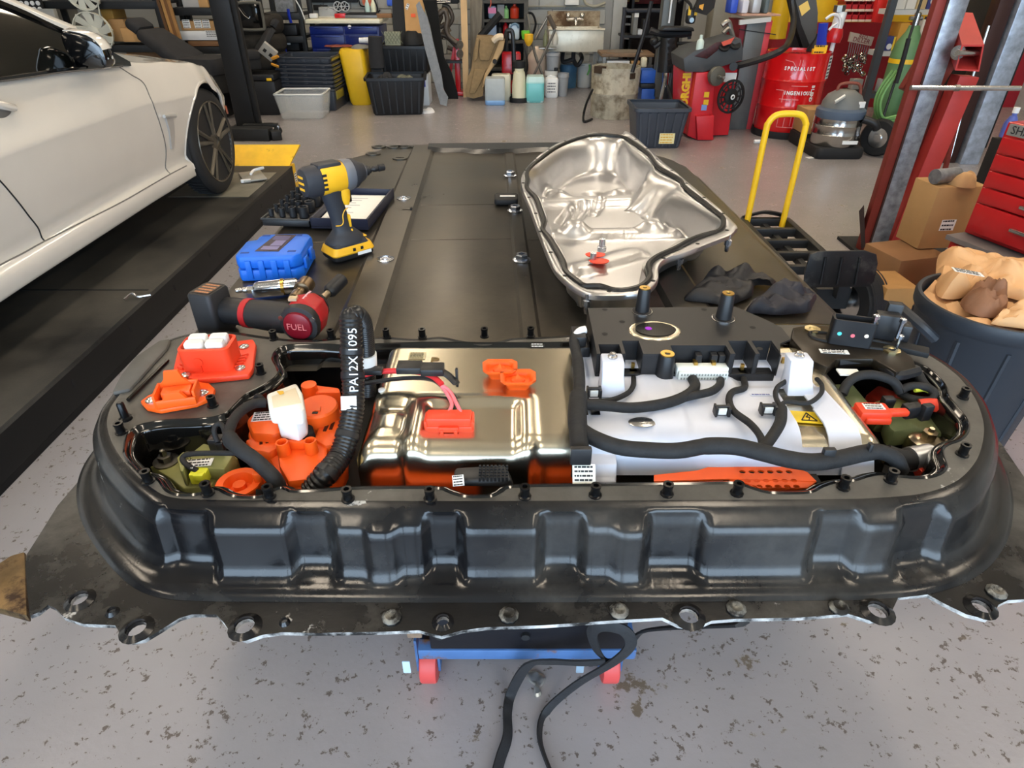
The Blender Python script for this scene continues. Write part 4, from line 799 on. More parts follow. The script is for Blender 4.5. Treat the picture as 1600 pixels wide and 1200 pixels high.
# --- open socket set
ZD += .006
ta, tb2, tc_, td = [H(*q, .803) for q in ((410, 349), (483, 350), (507, 306), (470, 300))]
ss = thing('socket_set_case', 'open black socket set case behind the blue case, a paper in its lid', 'tool case', ((ta.x+tc_.x)/2, (ta.y+tc_.y)/2, ZD)); loc = V(ss.location)
ax_ = (td-ta); ax_.z = 0; L_ = ax_.length; ax_.normalize(); bx_ = V((ax_.y, -ax_.x, 0)); W_ = .158
def sp(u, v, z=0): return ta+bx_*(u*W_)+ax_*(v*L_)+V((0, 0, z-ta.z))
mb = MB(); mb.prism([(p.x, p.y) for p in (sp(0, 0), sp(1, 0), sp(1, 1), sp(0, 1))], ZD, ZD+.022); obj('tray', mb, blk, ss, world=True, bevel=.004)
mb = MB(); mb.tube([sp(0, 0, ZD+.024), sp(1, 0, ZD+.024), sp(1, 1, ZD+.024), sp(0, 1, ZD+.024)], .004, 6, closed=True); obj('tray_rim', mb, mat('dark_grey_plastic', C(64, 62, 60), .5), ss, world=True)
mb = MB(); q = [sp(1.05, -.02), sp(2.25, -.02), sp(2.25, .98), sp(1.05, 1.0)]
mb.prism([(p.x, p.y) for p in q], ZD, ZD+.008); 
for a, b in ((0, 1), (1, 2), (2, 3), (3, 0)):
    dd = (q[b]-q[a]); hgt = .034 if a != 2 else .03; n_ = V((dd.y, -dd.x, 0)).normalized(); mb.prism([((q[a]+n_*e).x, (q[a]+n_*e).y) for e in (0,)]+[((q[b]+n_*e).x, (q[b]+n_*e).y) for e in (0,)]+[((q[b]-n_*.006).x, (q[b]-n_*.006).y), ((q[a]-n_*.006).x, (q[a]-n_*.006).y)], ZD+.004, ZD+hgt)
obj('lid', mb, mat('navy_case_plastic', C(34, 36, 54), .45), ss, world=True, bevel=.002)
q = [sp(1.12, .06), sp(2.12, .1), sp(2.1, .92), sp(1.1, .9)]; mb = MB(); mb.prism([(p.x, p.y) for p in q], ZD+.010, ZD+.012); mb.mi = 1
rr = random.Random(4)
for k in range(9):
    c = sp(1.35+.1*(k % 3), .2+.075*k, ZD+.0122); mb.box(c, (rr.uniform(.03, .07), .004, .0006), math.atan2(bx_.y, bx_.x))
obj('paper_sheet', mb, [paper, mat('grey_print', C(150, 150, 155), .7)], ss, world=True)
sizes = [('smallest', .0085, .026), ('second smallest', .010, .030), ('second largest', .0125, .034), ('largest', .0165, .036)]; ords = ['nearest', 'second', 'third', 'fourth', 'fifth', 'sixth', 'farthest']
for ci, (nm, r, h) in enumerate(sizes):
    s0_ = None; nrow = 7 if ci < 2 else 6
    for k in range(nrow):
        p = sp(.14+.235*ci, .09+(.84/(nrow-1))*k, ZD+.0222); lab = 'black impact socket, %s in the %s row of the socket set' % (ords[k] if k < nrow-1 else 'farthest', nm)
        if s0_ is None:
            s0_ = obj('impact_socket', MB().lathe([(r*.8, 0), (r, .002), (r, h), (r*.68, h), (r*.62, h-.014), (.001, h-.014)], n=14), blk); tag(s0_, lab, 'socket', 'sockets in the open set'); s0_.location = p
        else: dup(s0_, p, label=lab)
ZD -= .006
# --- air tool
a, b = H(368, 454, ZD+.022), H(466, 446, ZD+.022); dd = (b-a); ln = dd.length
at_ = thing('air_grinder', 'short polished steel air tool lying in front of the blue case', 'air tool', (a.x, a.y, ZD), math.atan2(dd.y, dd.x)); z0 = .0215
poli = mat('polished_steel', C(205, 208, 215), .16, 1.)
bdy = obj('body', MB().lathe([(.012, .045), (.018, .05), (.020, .06), (.021, ln-.05), (.0215, ln-.048), (.0215, ln-.036), (.019, ln-.034)], (0, 0, z0), (1, 0, 0), 24), poli, at_)
obj('head', MB().lathe([(.0215, ln-.033), (.0218, ln-.03), (.0218, ln-.004), (.018, ln), (.010, ln)], (0, 0, z0), (1, 0, 0), 24), poli, at_); obj('brass_ring', MB().lathe([(.0222, ln-.042), (.0222, ln-.034)], (0, 0, z0), (1, 0, 0), 24), brass, at_)
obj('air_fitting', MB().lathe([(.005, 0), (.007, .003), (.007, .012), (.005, .016), (.008, .020), (.008, .03)], (0, 0, z0), (1, 0, 0), 12).lathe([(.011, .03), (.011, .044)], (0, 0, z0), (1, 0, 0), 6), steel, at_)
obj('lever', MB().box((ln*.52, -.018, z0-.004), (ln*.5, .006, .024)), poli, at_, bevel=.004)
# --- swivel socket
brz = mat('bronzed_tool_steel', C(122, 104, 82), .32, .9, var=.15)
a, b = H(460, 468, ZD+.021), H(478, 445, ZD+.024); s_ = thing('swivel_socket', 'bronze coloured swivel socket lying beside the red wrench head', 'socket', ((a.x+b.x)/2, (a.y+b.y)/2, ZD)); dd = (b-a).normalized()
obj('collar', MB().lathe([(.014, 0), (.016, .002), (.016, .03), (.010, .034)], a, dd, 16), brz, s_, world=True); obj('joint', MB().ball(a+dd*.042, .014, 14), brz, s_, world=True); obj('drive_end', MB().lathe([(.015, .046), (.021, .050), (.022, .054), (.022, .09), (.019, .092), (.011, .092), (.010, .08)], a, dd, 20), brz, s_, world=True)
# --- red and black stubby impact wrench lying on its side
wr = thing('impact_wrench', 'red and black cordless impact wrench lying behind the orange socket', 'impact wrench', H(480, 520, ZD)); mred = mat('tool_red', C(176, 30, 34), .42, var=.08); mdk = mat('tool_black', C(38, 37, 38), .55, var=.12)
hc = H(478, 497, .846)+V((0, .02, 0)); av = (H(536, 436, .845)-H(496, 482, .845)).normalized(); rv = -av
u_ = V((0, 0, 1)); l_ = av.cross(u_).normalized()
def wring(d, a_, b_, n=20, p=2.2, c=hc): d *= .86; a_ *= .86; b_ *= .86; return [c+av*d+l_*(a_*math.copysign(abs(math.cos(t))**(2/p), math.cos(t)))+u_*(b_*math.copysign(abs(math.sin(t))**(2/p), math.sin(t))) for t in [2*pi*k/n for k in range(n)]]
obj('motor_cap', MB().loft([wring(-.075, .030, .030), wring(-.072, .036, .036), wring(-.060, .038, .038)]), mat('dark_red_cap', C(120, 14, 30), .4), wr, world=True)
obj('rear_ring', MB().loft([wring(-.064, .040, .040), wring(-.062, .049, .049), wring(-.045, .052, .052), wring(-.036, .048, .048)]), mdk, wr, world=True)
obj('red_housing', MB().loft([wring(-.040, .046, .048, 9, 2), wring(-.030, .052, .056, 9, 2), wring(.010, .052, .056, 9, 2), wring(.040, .040, .044, 9, 2), wring(.048, .034, .036, 9, 2)]), mred, wr, world=True, ang=25, bevel=.003)
obj('nose', MB().loft([wring(.040, .040, .042), wring(.050, .038, .040), wring(.070, .026, .028), wring(.078, .016, .016)]), mdk, wr, world=True)
bp_ = H(316, 508, .835)+V((0, .065, 0)); ha = hc+V((-.022, -.018, -.005)); hb = bp_+V((.03, 0, .005))
obj('grip', MB().tube([ha, ha.lerp(hb, .2), ha.lerp(hb, .5), ha.lerp(hb, .62)], [.030, .036, .034, .033], 16), mdk, wr, world=True)
obj('red_band', MB().tube([ha.lerp(hb, .62), ha.lerp(hb, .70)], [.0345, .0345], 16), mred, wr, world=True); obj('sleeve', MB().tube([ha.lerp(hb, .70), hb], [.032, .031], 16), blk, wr, world=True)
dxy = math.atan2((hb-ha).y, (hb-ha).x)
mb = MB().at((bp_.x, bp_.y, ZD+.0), (0, 0, dxy)).loft(rbox(.062, .072, .105, .010)); bt2 = obj('battery', mb, mdk, wr, world=True)
stk(bt2, (bp_.x, bp_.y, ZD+.1056), .044, .05, (0, 0, dxy), rows=4, m=mat('battery_label', C(60, 46, 40), .4), inkm=mat('copper_print', C(190, 130, 90), .5), seed=9)
obj('metal_button', MB().box(hc+av*-.02+u_*.047+l_*-.018, (.018, .016, .006)), mat('pale_gold', C(226, 206, 170), .35, .6), wr, world=True)
for s in (-1, 1): obj('screw', MB().lathe([(.006, 0), (.006, .003), (.002, .003)], hc+av*-.055+l_*(.036*s)+u_*.016, rv, 8), steel, wr, world=True)
M3b = Mx((l_, u_, -av)).transposed()
text('lettering', 'FUEL', mat('dull_red_print', C(214, 120, 120), .5), wr, hc+av*-.0655-V(wr.location), M3b.to_euler(), .021)
text('lettering', 'Milwaukee', mat('pale_pink_print', C(236, 200, 200), .5), wr, hc+u_*.047+l_*.004+av*.002-V(wr.location), (0, 0, math.atan2(av.y, av.x)-pi), .0095)
a, b = hc+av*.065, H(534, 437, .86); dd = (b-a).normalized(); ln = (b-a).length
ex = thing('extension_bar', 'steel extension bar with a black socket, fitted to the red wrench', 'extension bar', a)
obj('bar', MB().cyl(a, a+dd*(ln-.05), .0085, n=14), mat('worn_steel', C(176, 160, 136), .3, 1.), ex, world=True); obj('black_socket_end', MB().lathe([(.011, ln-.062), (.0155, ln-.056), (.017, ln-.05), (.017, ln), (.011, ln), (.010, ln-.01)], a, dd, 18), blk, ex, world=True)
# --- gloves
ZD += .006
glv = mat('black_nitrile', C(26, 26, 30), .5, var=.2, bump=.3, bs=60); glv2 = mat('navy_black_nitrile', C(30, 31, 42), .5, var=.2, bump=.3, bs=60)
def crumple(name, outline, z0, h, m, label, cat, seed, n=72, rr=12, closed_px=None, sc=14., **kw):
    P = resample(cr(ccw([H(a, b, z0) for a, b in outline]), 4, True), n); c = sum(P, V())/n; rings = []
    off = V((seed*3.1, seed*1.7, 0))
    for k in range(rr+1):
        r = 1-k/rr; ring = []
        for p in P:
            q = c.lerp(p, r); e = 1-r; f = math.sqrt(max(0, 1-(1-min(1, e*2.2))**2))
            nn = abs(noise.noise((q+off)*sc)); n2 = abs(noise.noise((q+off)*sc*2.3)); z = .003+h*f*(.28+1.3*nn+.5*n2); ring.append(V((q.x, q.y, z0+z)))
        rings.append(ring)
    bot = [V((p.x, p.y, z0+.0003)) for p in P]
    o = obj(name, MB().loft([bot]+rings), m, ang=40, **kw); return tag(o, label, cat)
def heap(name, px0, px1, py0, y, dep, z0, m, label, cat, seed, sc=9., n=44, rr=9):
    """a crumpled heap resting at z0 with its middle at depth y, as wide and high as in the photo"""
    l, r = D(px0, py0, y), D(px1, py0, y); c = V(((l.x+r.x)/2, y, z0)); w_ = (r.x-l.x)/2; h = max(.02, l.z-z0); off = V((seed*3.1, seed*1.7, 0)); rings = []
    for k in range(rr+1):
        e = k/rr; ring = []
        for i in range(n):
            a = 2*pi*i/n; q = c+V((math.cos(a)*w_*(1-e), math.sin(a)*dep/2*(1-e), 0)); nn = abs(noise.noise((q+off)*sc)); f = math.sqrt(max(0, 1-(1-min(1, e*1.9))**2)); ring.append(V((q.x, q.y, z0+.002+h*f*min(1, .62+.9*nn))))
        rings.append(ring)
    return tag(obj(name, MB().loft([[V((v.x, v.y, z0+.0003)) for v in rings[0]]]+rings), m, ang=40), label, cat)
crumple('glove', [(1068, 468), (1085, 452), (1098, 445), (1100, 436), (1115, 430), (1140, 432), (1160, 423), (1180, 428), (1198, 436), (1212, 440), (1208, 447), (1190, 445), (1178, 448), (1176, 462), (1160, 470), (1135, 478), (1110, 474), (1090, 472)], ZD, .036, glv, 'crumpled black glove with a finger pointing away on the deck', 'glove', 2)
crumple('glove', [(1165, 488), (1180, 470), (1205, 462), (1222, 453), (1250, 458), (1275, 462), (1270, 478), (1262, 488), (1235, 491), (1225, 492), (1205, 492), (1185, 490)], ZD, .046, glv2, 'crumpled navy black glove nearest the black socket plate', 'glove', 5)
ZD -= .006
# ================= the lift cart, strap and scrap under the pack =================
ct_ = thing('lift_cart', 'low blue lift cart with red wheels carrying the battery pack', 'lift cart', (.03, 1.3, 0)); cblue = mat('worn_blue_paint', C(74, 108, 156), .5, .2, var=.15, vs=10, dust=(C(120, 84, 60), .60, 14, .7, .05))
obj('base_frame', MB().box((.035, .90, .185), (.50, .05, .035)).box((-.19, 1.35, .185), (.05, .9, .035)).box((.26, 1.35, .185), (.05, .9, .035)).box((.035, 1.8, .185), (.50, .05, .035)), cblue, ct_, world=True, bevel=.004)
obj('front_beam', MB().box((.035, .90, .262), (.44, .05, .11)), mat('dark_navy_steel', C(22, 22, 28), .5, .3), ct_, world=True, bevel=.004)
obj('rusty_post', MB().box((-.225, .93, .262), (.035, .05, .115)), mat('rusty_paint', C(132, 108, 88), .7, var=.4, vs=30), ct_, world=True, bevel=.003)
for x in (-.12, .19): obj('scissor_arm', MB().tube([(x, 1.0, .22), (x, 1.7, .62)], .03, 4), cblue, ct_, world=True); obj('scissor_arm', MB().tube([(x+.04, 1.7, .22), (x+.04, 1.0, .62)], .03, 4), cblue, ct_, world=True)
obj('table_top', MB().box((.035, 1.35, .665), (.5, .95, .05)), cblue, ct_, world=True, bevel=.006)
wred = mat('red_wheel', C(196, 70, 66), .5)
for x, y in ((-.205, .95), (.242, .95), (-.205, 1.75), (.242, 1.75)):
    k = obj('wheel', MB().cyl((x-.021, y, .055), (x+.021, y, .055), .055, n=24), wred, ct_, world=True, bevel=.006); obj('fork', MB().box((x-.026, y, .105), (.006, .05, .12)).box((x+.026, y, .105), (.006, .05, .12)), cblue, ct_, world=True)
for a in (636, 906): p = D(a, 1047, .872); obj('white_tag', MB().box(p+V((0, 0, .012)), (.018, .004, .044)), mat('pale_blue_tag', C(180, 205, 226), .5), ct_, world=True, bevel=.002)
for x in (-.16, .03): obj('bolt_head', MB().cyl((x, .875, .262), (x, .866, .262), .010, n=8), blkm, ct_, world=True)
st_ = mat('black_webbing', C(34, 34, 36), .7, var=.2, vs=60, bump=.2, bs=200)
q = [H(1160, 975, .69), D(1010, 985, .80), D(985, 1010, .80), D(955, 1032, .81), D(935, 1020, .81), D(925, 990, .80), D(940, 978, .79), D(975, 985, .78), D(985, 1008, .78), D(958, 1035, .79), H(900, 1070, .12), H(855, 1110, .012), H(843, 1150, .010), H(858, 1200, .010), H(880, 1245, .010)]
sm = MB().tube(cr(q, 8), .014, 6, flat=.28, up=(.3, -.9, .2))
q = [D(948, 1034, .80), D(905, 1036, .81), D(860, 1034, .83), D(825, 1040, .83), H(800, 1080, .03), H(793, 1110, .014), H(793, 1150, .014), H(782, 1185, .014), H(770, 1230, .014)]
sm.tube(cr(q, 8), .0155, 6, flat=.28, up=(.8, -.5, .2))
tag(obj('strap', sm, st_), 'black webbing strap looped under the pack edge, both tails trailing on the floor', 'strap')
p = [(822, 1052), (835, 1049), (852, 1058), (850, 1068), (844, 1076), (846, 1086), (838, 1090), (834, 1082), (838, 1074), (826, 1064)]
crumple('foil_scrap', p, 0, .008, mat('silver_foil', C(190, 192, 188), .3, .8, var=.2), 'torn scrap of silvery foil on the floor below the cart', 'scrap', 9, n=40, rr=6, sc=30)
ZD -= .003
# ================= drive-on lift and the white car =================
G0 = .20                                # runway top
run = mat('dusty_black_runway', C(28, 28, 28), .5, .2, var=.3, vs=3, dust=(C(92, 88, 80), .60, 1.6, .8, .22), bump=.15, bs=120)
runs = mat('runway_black_side', C(13, 13, 13), .55, .2, var=.2)
lf = thing('drive_on_lift', 'black lift runway with a yellow end stop under the white car', 'car lift', (-2.1, 2.2, 0))
mb = MB().box((-2.12, 2.13, .19), (.77, 6.0, .02)); obj('runway_deck', mb, run, lf, world=True)
mb = MB().box((-1.750, 2.13, .115), (.03, 6.0, .165)).box((-2.49, 2.13, .115), (.03, 6.0, .165)).box((-2.12, 5.12, .115), (.72, .02, .15)); obj('side_beam', mb, runs, lf, world=True, bevel=.004)
obj('floor_strip', MB().box((-1.80, 2.13, .015), (.12, 6.0, .03)), runs, lf, world=True)  # low black strip on the floor along the runway side
obj('deck_seam', MB().box((-2.12, H(200, 453, .2).y, .2005), (.72, .012, .002)), blkm, lf, world=True)
obj('turn_plate', MB().box((-2.07, 4.62, .2006), (.55, .62, .0022)), mat('grey_turn_plate', C(128, 124, 112), .6, .3, var=.2), lf, world=True)
obj('end_stop', MB().loft([[V((-2.47, 5.13, .19)), V((-1.765, 5.13, .19)), V((-1.765, 5.16, .19)), V((-2.47, 5.16, .19))], [V((-2.47, 5.36, .31)), V((-1.72, 5.36, .31)), V((-1.72, 5.38, .30)), V((-2.47, 5.38, .30))]]).box((-1.75, 5.17, .1), (.02, .08, .2)).box((-2.1, 5.16, .1), (.72, .02, .2)), mat('scuffed_yellow', C(236, 188, 30), .45, var=.1, dust=(C(150, 110, 40), .66, 6, .7, .06)), lf, world=True)
q = X(462, 277, -1.7335); stk(lf, q, .045, .07, (pi/2, 0, pi/2), rows=4, seed=41)
for k in range(9): obj('slot', MB().box((-1.7345, 1.2+.45*k, .13), (.002, .012, .03)), blkm, lf, world=True)
lf2 = thing('drive_on_lift', 'far runway of the lift, hidden beyond the white car', 'car lift', (-3.72, 2.2, 0)); obj('runway_deck', MB().box((-3.72, 2.13, .12), (.7, 6.0, .16)), run, lf2, world=True)
# things lying at the runway's end
p = H(395, 277, .21); k = thing('clip_board', 'grey metal wedge plate lying at the runway end', 'plate', (p.x, p.y, .2065), .5); obj('plate', MB().box((0, 0, .012), (.16, .26, .012)), mat('grey_alloy', C(160, 158, 150), .45, .5, var=.2), k, bevel=.003); obj('foot', MB().box((0, -.1, .004), (.12, .03, .008)), blkm, k)
q = [H(392, 272, .235), H(397, 266, .245), H(412, 262, .26)]; tag(obj('white_hook', MB().tube(cr(q, 5), .010, 8), white), 'bent white plastic hook lying on the grey plate', 'hook')
p = H(384, 282, .22); tag(obj('white_tool', MB().box(p+V((0, 0, -.002)), (.07, .03, .022), .3), white, bevel=.005), 'small white block beside the grey wedge plate', 'block')
p = H(214, 465, .21); tag(obj('pin', MB().tube(cr([p+V((-.05, -.02, .0)), p+V((-.03, .02, .012)), p+V((.0, .01, .0)), p+V((.05, .03, .0))], 5), .005, 6), MATS['bright_steel']), 'small bent steel pin lying on the runway by its seam', 'pin')
# --- car
paint = mat('pearl_white_paint', C(226, 220, 210), .18, coat=1., var=.01); glass = mat('dark_car_glass', C(12, 14, 13), .04, spec=.8, coat=.3); gblk = mat('gloss_black_trim', C(12, 12, 13), .1, coat=.6)
XC, WYc, WR = -2.86, 4.42, .328
car = thing('car', 'white car standing on the lift at the left, front wheel visible', 'car', (XC, 2.85, G0))
YS = [5.17, 5.13, 5.06, 4.96, 4.8, 4.6, 4.4, 4.2, 3.95, 3.7, 3.4, 3.1, 2.7, 2.3, 1.9, 1.6, 1.3, 1.0, .78, .62, .55]
def itp(tab, y):
    tab = sorted(tab)
    if y <= tab[0][0]: return tab[0][1]
    for (a, u), (b, w_) in zip(tab, tab[1:]):
        if y <= b: t = (y-a)/(b-a); t = t*t*(3-2*t)*.5+t*.5; return u+(w_-u)*t
    return tab[-1][1]
hwT = [(5.17, .40), (5.13, .56), (5.06, .68), (4.96, .77), (4.8, .845), (4.6, .888), (4.4, .905), (4.0, .905), (3.5, .895), (2.5, .895), (1.6, .91), (1.2, .89), (.9, .83), (.7, .74), (.55, .5)]
zsT = [(5.17, .52), (5.06, .58), (4.96, .63), (4.8, .70), (4.6, .775), (4.4, .815), (4.0, .86), (3.5, .915), (3.0, .945), (2.3, .975), (1.6, 1.0), (.8, .97), (.55, .8)]
ztT = [(5.17, .56), (5.06, .66), (4.96, .71), (4.8, .77), (4.4, .87), (4.0, .93), (3.66, .97), (3.0, 1.0), (1.6, 1.02), (.8, 1.0), (.55, .85)]
def prof(y):
    h, zs, zt = itp(hwT, y), itp(zsT, y), itp(ztT, y); k = 1; q_ = min(1, (zs-.19)/.71); fl_ = .012*math.exp(-((y-WYc)/.45)**2)+.012*math.exp(-((y-1.6)/.45)**2)
    P_ = [(0, .19), (h-.12, .19), (h-.055, .20), (h-.040, .23), (h-.038, .29*k), (h-.066, .33*k), (h-.052, .40*k), (h-.028, .50*k), (h-.012+fl_, .60*k), (h-.002+fl_, .675*k), (h+fl_, .70*k), (h-.010+fl_, .74*k), (h-.026+fl_, .80*k), (h-.050+fl_*.6, zs-.012), (h-.068, zs), (h-.10, zs+.006), (h-.2, zs+(zt-zs)*.35), (h*.5, zs+(zt-zs)*.85), (0, zt)]
    return [(a, .19+(z-.19)*q_) for a, z in P_[:13]]+P_[13:]
def ringc(y):
    pr = prof(y); R_ = [V((XC+a, y, G0+z)) for a, z in pr]; L_ = [V((XC-a, y, G0+z)) for a, z in pr[1:-1]][::-1]; return R_+L_
YY = []; y = 5.17
while y > .55: YY.append(y); y -= .02 if y > 5.0 else .025 if y > 3.9 or 2.05 > y > 1.15 else .07
YY.append(.55)
def ringc(y):
    pr = prof(y); pr = pr[:2]+[(p.x, p.y) for p in cr([(a, z, 0) for a, z in pr[1:]], 4)][1:]
    R_ = [V((XC+a, y, G0+z)) for a, z in pr]; L_ = [V((XC-a, y, G0+z)) for a, z in pr[1:-1]][::-1]; return R_+L_
mb = MB().loft([ringc(y) for y in YY], True); AR = WR+.034; wz_ = G0+WR+.012
def arch_d(v): return min(math.hypot(v.y-c, v.z-wz_) for c in (WYc, 1.6))
kf = [f for f in mb.f if len(f) > 4 or abs(sum((mb.v[i].x for i in f))/len(f)-XC) < .56 or arch_d(sum((mb.v[i] for i in f), V())/len(f)) > AR]
gone = set(mb.f)-set(kf); gv = {i for f in gone for i in f}; kv = {i for f in kf for i in f}
for i in gv & kv:                        # the open edge is drawn onto the true arch
    v = mb.v[i]; c = min((WYc, 1.6), key=lambda c: abs(v.y-c)); d = V((0, v.y-c, v.z-wz_))
    if abs(d.length-AR) < .06: d = d.normalized()*AR; mb.v[i] = V((v.x, c+d.y, wz_+d.z))
mb.f = kf; mb.fm = [0]*len(kf); body = obj('body', mb, paint, car, world=True, ang=32)
for sx in (1, -1):
    for yy in (WYc, 1.6):
        def wl_f(u, v): a = -.35+(pi+.7)*u; o_ = min(.895, itp(hwT, yy+math.cos(a)*AR)-.035); x = XC+sx*(.60+(o_-.60)*v); return V((x, yy+math.cos(a)*(AR-.002), wz_+math.sin(a)*(AR-.002)))
        mb = MB().grid(wl_f, 40, 2); mb.add([V((XC+sx*.60, yy, wz_))]+[wl_f(k/39, 0) for k in range(40)], [(0, k+1, k+2) for k in range(39)]); obj('wheel_well', mb, blkm, car, world=True)
def sidex(y, z):
    pr = [(p.x, p.y) for p in cr([(a, z, 0) for a, z in prof(y)], 4)]; z -= G0
    for (a, za), (b, zb) in zip(pr[12:], pr[13:]):
        if za <= z <= zb: return XC+a+(b-a)*(z-za)/max(1e-6, zb-za)
    return XC+prof(y)[-6][0]
def onside(a, b):
    x = -1.97
    for _ in range(8): q = X(a, b, x); x = sidex(q.y, q.z)
    return X(a, b, x)
for yy in (WYc, 1.6):
    P = [V((0, yy+math.cos(t)*(AR-.001), wz_+math.sin(t)*(AR-.001))) for t in [-.25+(pi+.5)*k/47 for k in range(48)]]
    P = [V((sidex(p.y, p.z)-.006, p.y, p.z)) for p in P if p.z > G0+.22]
    obj('arch_lip', MB().tube(P, .011, 8), paint, car, world=True); obj('arch_lip', MB().tube([V((2*XC-p.x, p.y, p.z)) for p in P], .011, 8), paint, car, world=True)
seam = mat('panel_gap', C(30, 30, 30), .8); seam2 = mat('soft_panel_gap', C(120, 116, 110), .6)
for pts, m_, nm in (([(182, 102), (205, 117), (224, 130), (238, 160), (250, 195), (259, 235), (266, 272)], seam2, 'door_gap'), ([(-30, 255), (0, 283), (20, 306), (42, 334), (60, 358), (69, 376)], seam, 'door_gap'), ([(-30, 432), (0, 414), (35, 396), (69, 377), (130, 346), (200, 310), (266, 272), (291, 259)], seam2, 'sill_gap')):
    obj(nm, MB().tube([V((sidex(q.y, q.z)+.0012, q.y, q.z)) for q in cr([onside(a, b) for a, b in pts], 6)], .0032, 6), m_, car, world=True)
q = [onside(a, b) for a, b in ((256, 181), (268, 180), (270, 200), (270, 232), (266, 233), (263, 205))]
obj('side_vent', MB().add([v+V((.010, 0, 0)) for v in q]+[v+V((-.02, 0, 0)) for v in q], [(0, 1, 2, 3, 4, 5)]+[(i, (i+1) % 6, 6+(i+1) % 6, 6+i) for i in range(6)]), mat('satin_silver', C(196, 194, 190), .3, .4), car, world=True)
a, b = onside(253, 182), onside(271, 181); obj('vent_blade', MB().tube([a+V((.012, 0, 0)), b+V((.012, 0, 0))], .010, 8), mat('satin_silver', C(1, 1, 1)), car, world=True)
a, b = onside(-22, 164), onside(20, 166); obj('door_handle', MB().tube([a, a+V((.022, .02, 0)), b+V((.022, -.03, 0)), b], [.010, .016, .016, .008], 10), paint, car, world=True)
mb = MB().ball(onside(0, 172), .05, 16, (.25, 1.3, .6)); obj('handle_cup', mb, seam2, car, world=True)
# greenhouse
cabT = [(3.70, .0), (3.45, .135), (3.10, .27), (2.75, .37), (2.4, .425), (1.9, .44), (1.4, .36), (1.0, .2), (.75, .04)]
def cab(y):
    zb = G0+itp(zsT, y)-.02; h = itp(cabT, y); top = zb+h+.02; o = []
    for f in (0, .25, .5, .75, .92, 1): o.append((.862-.27*f**1.25*min(1, h/.4), zb+(top-zb)*f))
    o += [(.45*min(1, .4+h), top+.035*min(1, h/.2)), (0, top+.045*min(1, h/.2))]
    return [V((XC+a, y, z)) for a, z in o]+[V((XC-a, y, z)) for a, z in o[:-1]][::-1]
ys = [3.70, 3.6, 3.45, 3.3, 3.1, 2.9, 2.75, 2.4, 2.1, 1.9, 1.6, 1.4, 1.2, 1.0, .85, .75]
obj('greenhouse_glass', MB().loft([cab(y) for y in ys], True), glass, car, world=True, ang=30)
def edge(y, k, dx=0, dz=0): q = cab(y)[k]; return V((q.x+dx, q.y, q.z+dz))
pl_ = [edge(y, 5, .004, .004) for y in ys[2:14]]; obj('roof_pillar', MB().tube(cr(pl_, 4), .034, 8, flat=.55, up=(.6, 0, .8)), paint, car, world=True)
pl_ = [edge(y, 5, -.03, .03) for y in ys[5:13]]; obj('roof', MB().loft([[edge(y, 5, -.01, .012), edge(y, 6, 0, .014), edge(y, 7, 0, .014), V((2*XC-edge(y, 6).x, y, edge(y, 6).z+.014)), V((2*XC-edge(y, 5).x+.01, y, edge(y, 5).z+.012))] for y in ys[6:13]], False, False), paint, car, world=True)
pl_ = [edge(y, 4, .004, -.01) for y in ys[2:14]]; obj('window_frame', MB().tube(cr(pl_, 4), .02, 6), gblk, car, world=True)
pl_ = [edge(y, 0, .006, .004) for y in ys[1:14]]; obj('belt_trim', MB().tube(cr(pl_, 4), .010, 6), gblk, car, world=True)
obj('divider', MB().tube([edge(3.22, 0, .005), edge(3.38, 4, .005)], .006, 6), gblk, car, world=True)
mc = X(139, 77, -1.93); mrings = []
for d, sx, sz in ((-.045, .088, .066), (-.04, .098, .076), (0, .104, .083), (.05, .09, .074), (.09, .055, .045), (.10, .02, .018)):
    mrings.append([mc+V((.86*sx*math.copysign(abs(math.cos(t))**.7, math.cos(t))-.0*d, d, sz*.86*math.copysign(abs(math.sin(t))**.7, math.sin(t))-(.03*math.cos(t)*1.0))) for t in [2*pi*k/24 for k in range(24)]])
mk = obj('mirror', MB().loft(mrings), gblk, car, world=True); obj('mirror_glass', MB().loft([[v+V((0, -.002, 0)) for v in [mc+(p-mc)*.86 for p in mrings[0]]], [v+V((0, -.003, 0)) for v in [mc+(p-mc)*.84 for p in mrings[0]]]]), mat('mirror_surface', C(60, 64, 62), .05, .9), mk, world=True)
obj('mirror_cap', MB().loft([[mc+(v-mc)*1.03+V((0, .002, .004)) for v in r[1:10]] for r in mrings[1:]], False, False), paint, mk, world=True, solid=.003)
obj('indicator', MB().box(mc+V((.072, .0, -.035)), (.03, .06, .02)), mat('clear_lens', C(210, 212, 214), .15, coat=.5), mk, world=True, bevel=.008); obj('mirror_foot', MB().tube([mc+V((-.07, .02, -.06)), mc+V((-.10, .05, -.075))], [.03, .02], 10), gblk, mk, world=True)
mb = MB(); q = [onside(a, b) for a, b in ((318, 118), (330, 128), (338, 146), (330, 140), (320, 126))]; obj('headlamp', MB().add([v+V((.006, .004, .003)) for v in q], [(0, 1, 2, 3, 4)]), MATS['clear_lens'], car, world=True)
q = [onside(a, b) for a, b in ((349, 165), (352, 165), (356, 178), (353, 178))]; obj('reflector', MB().add([v+V((.006, .004, 0)) for v in q], [(0, 1, 2, 3)]), mat('amber_reflector', C(210, 110, 80), .3), car, world=True)
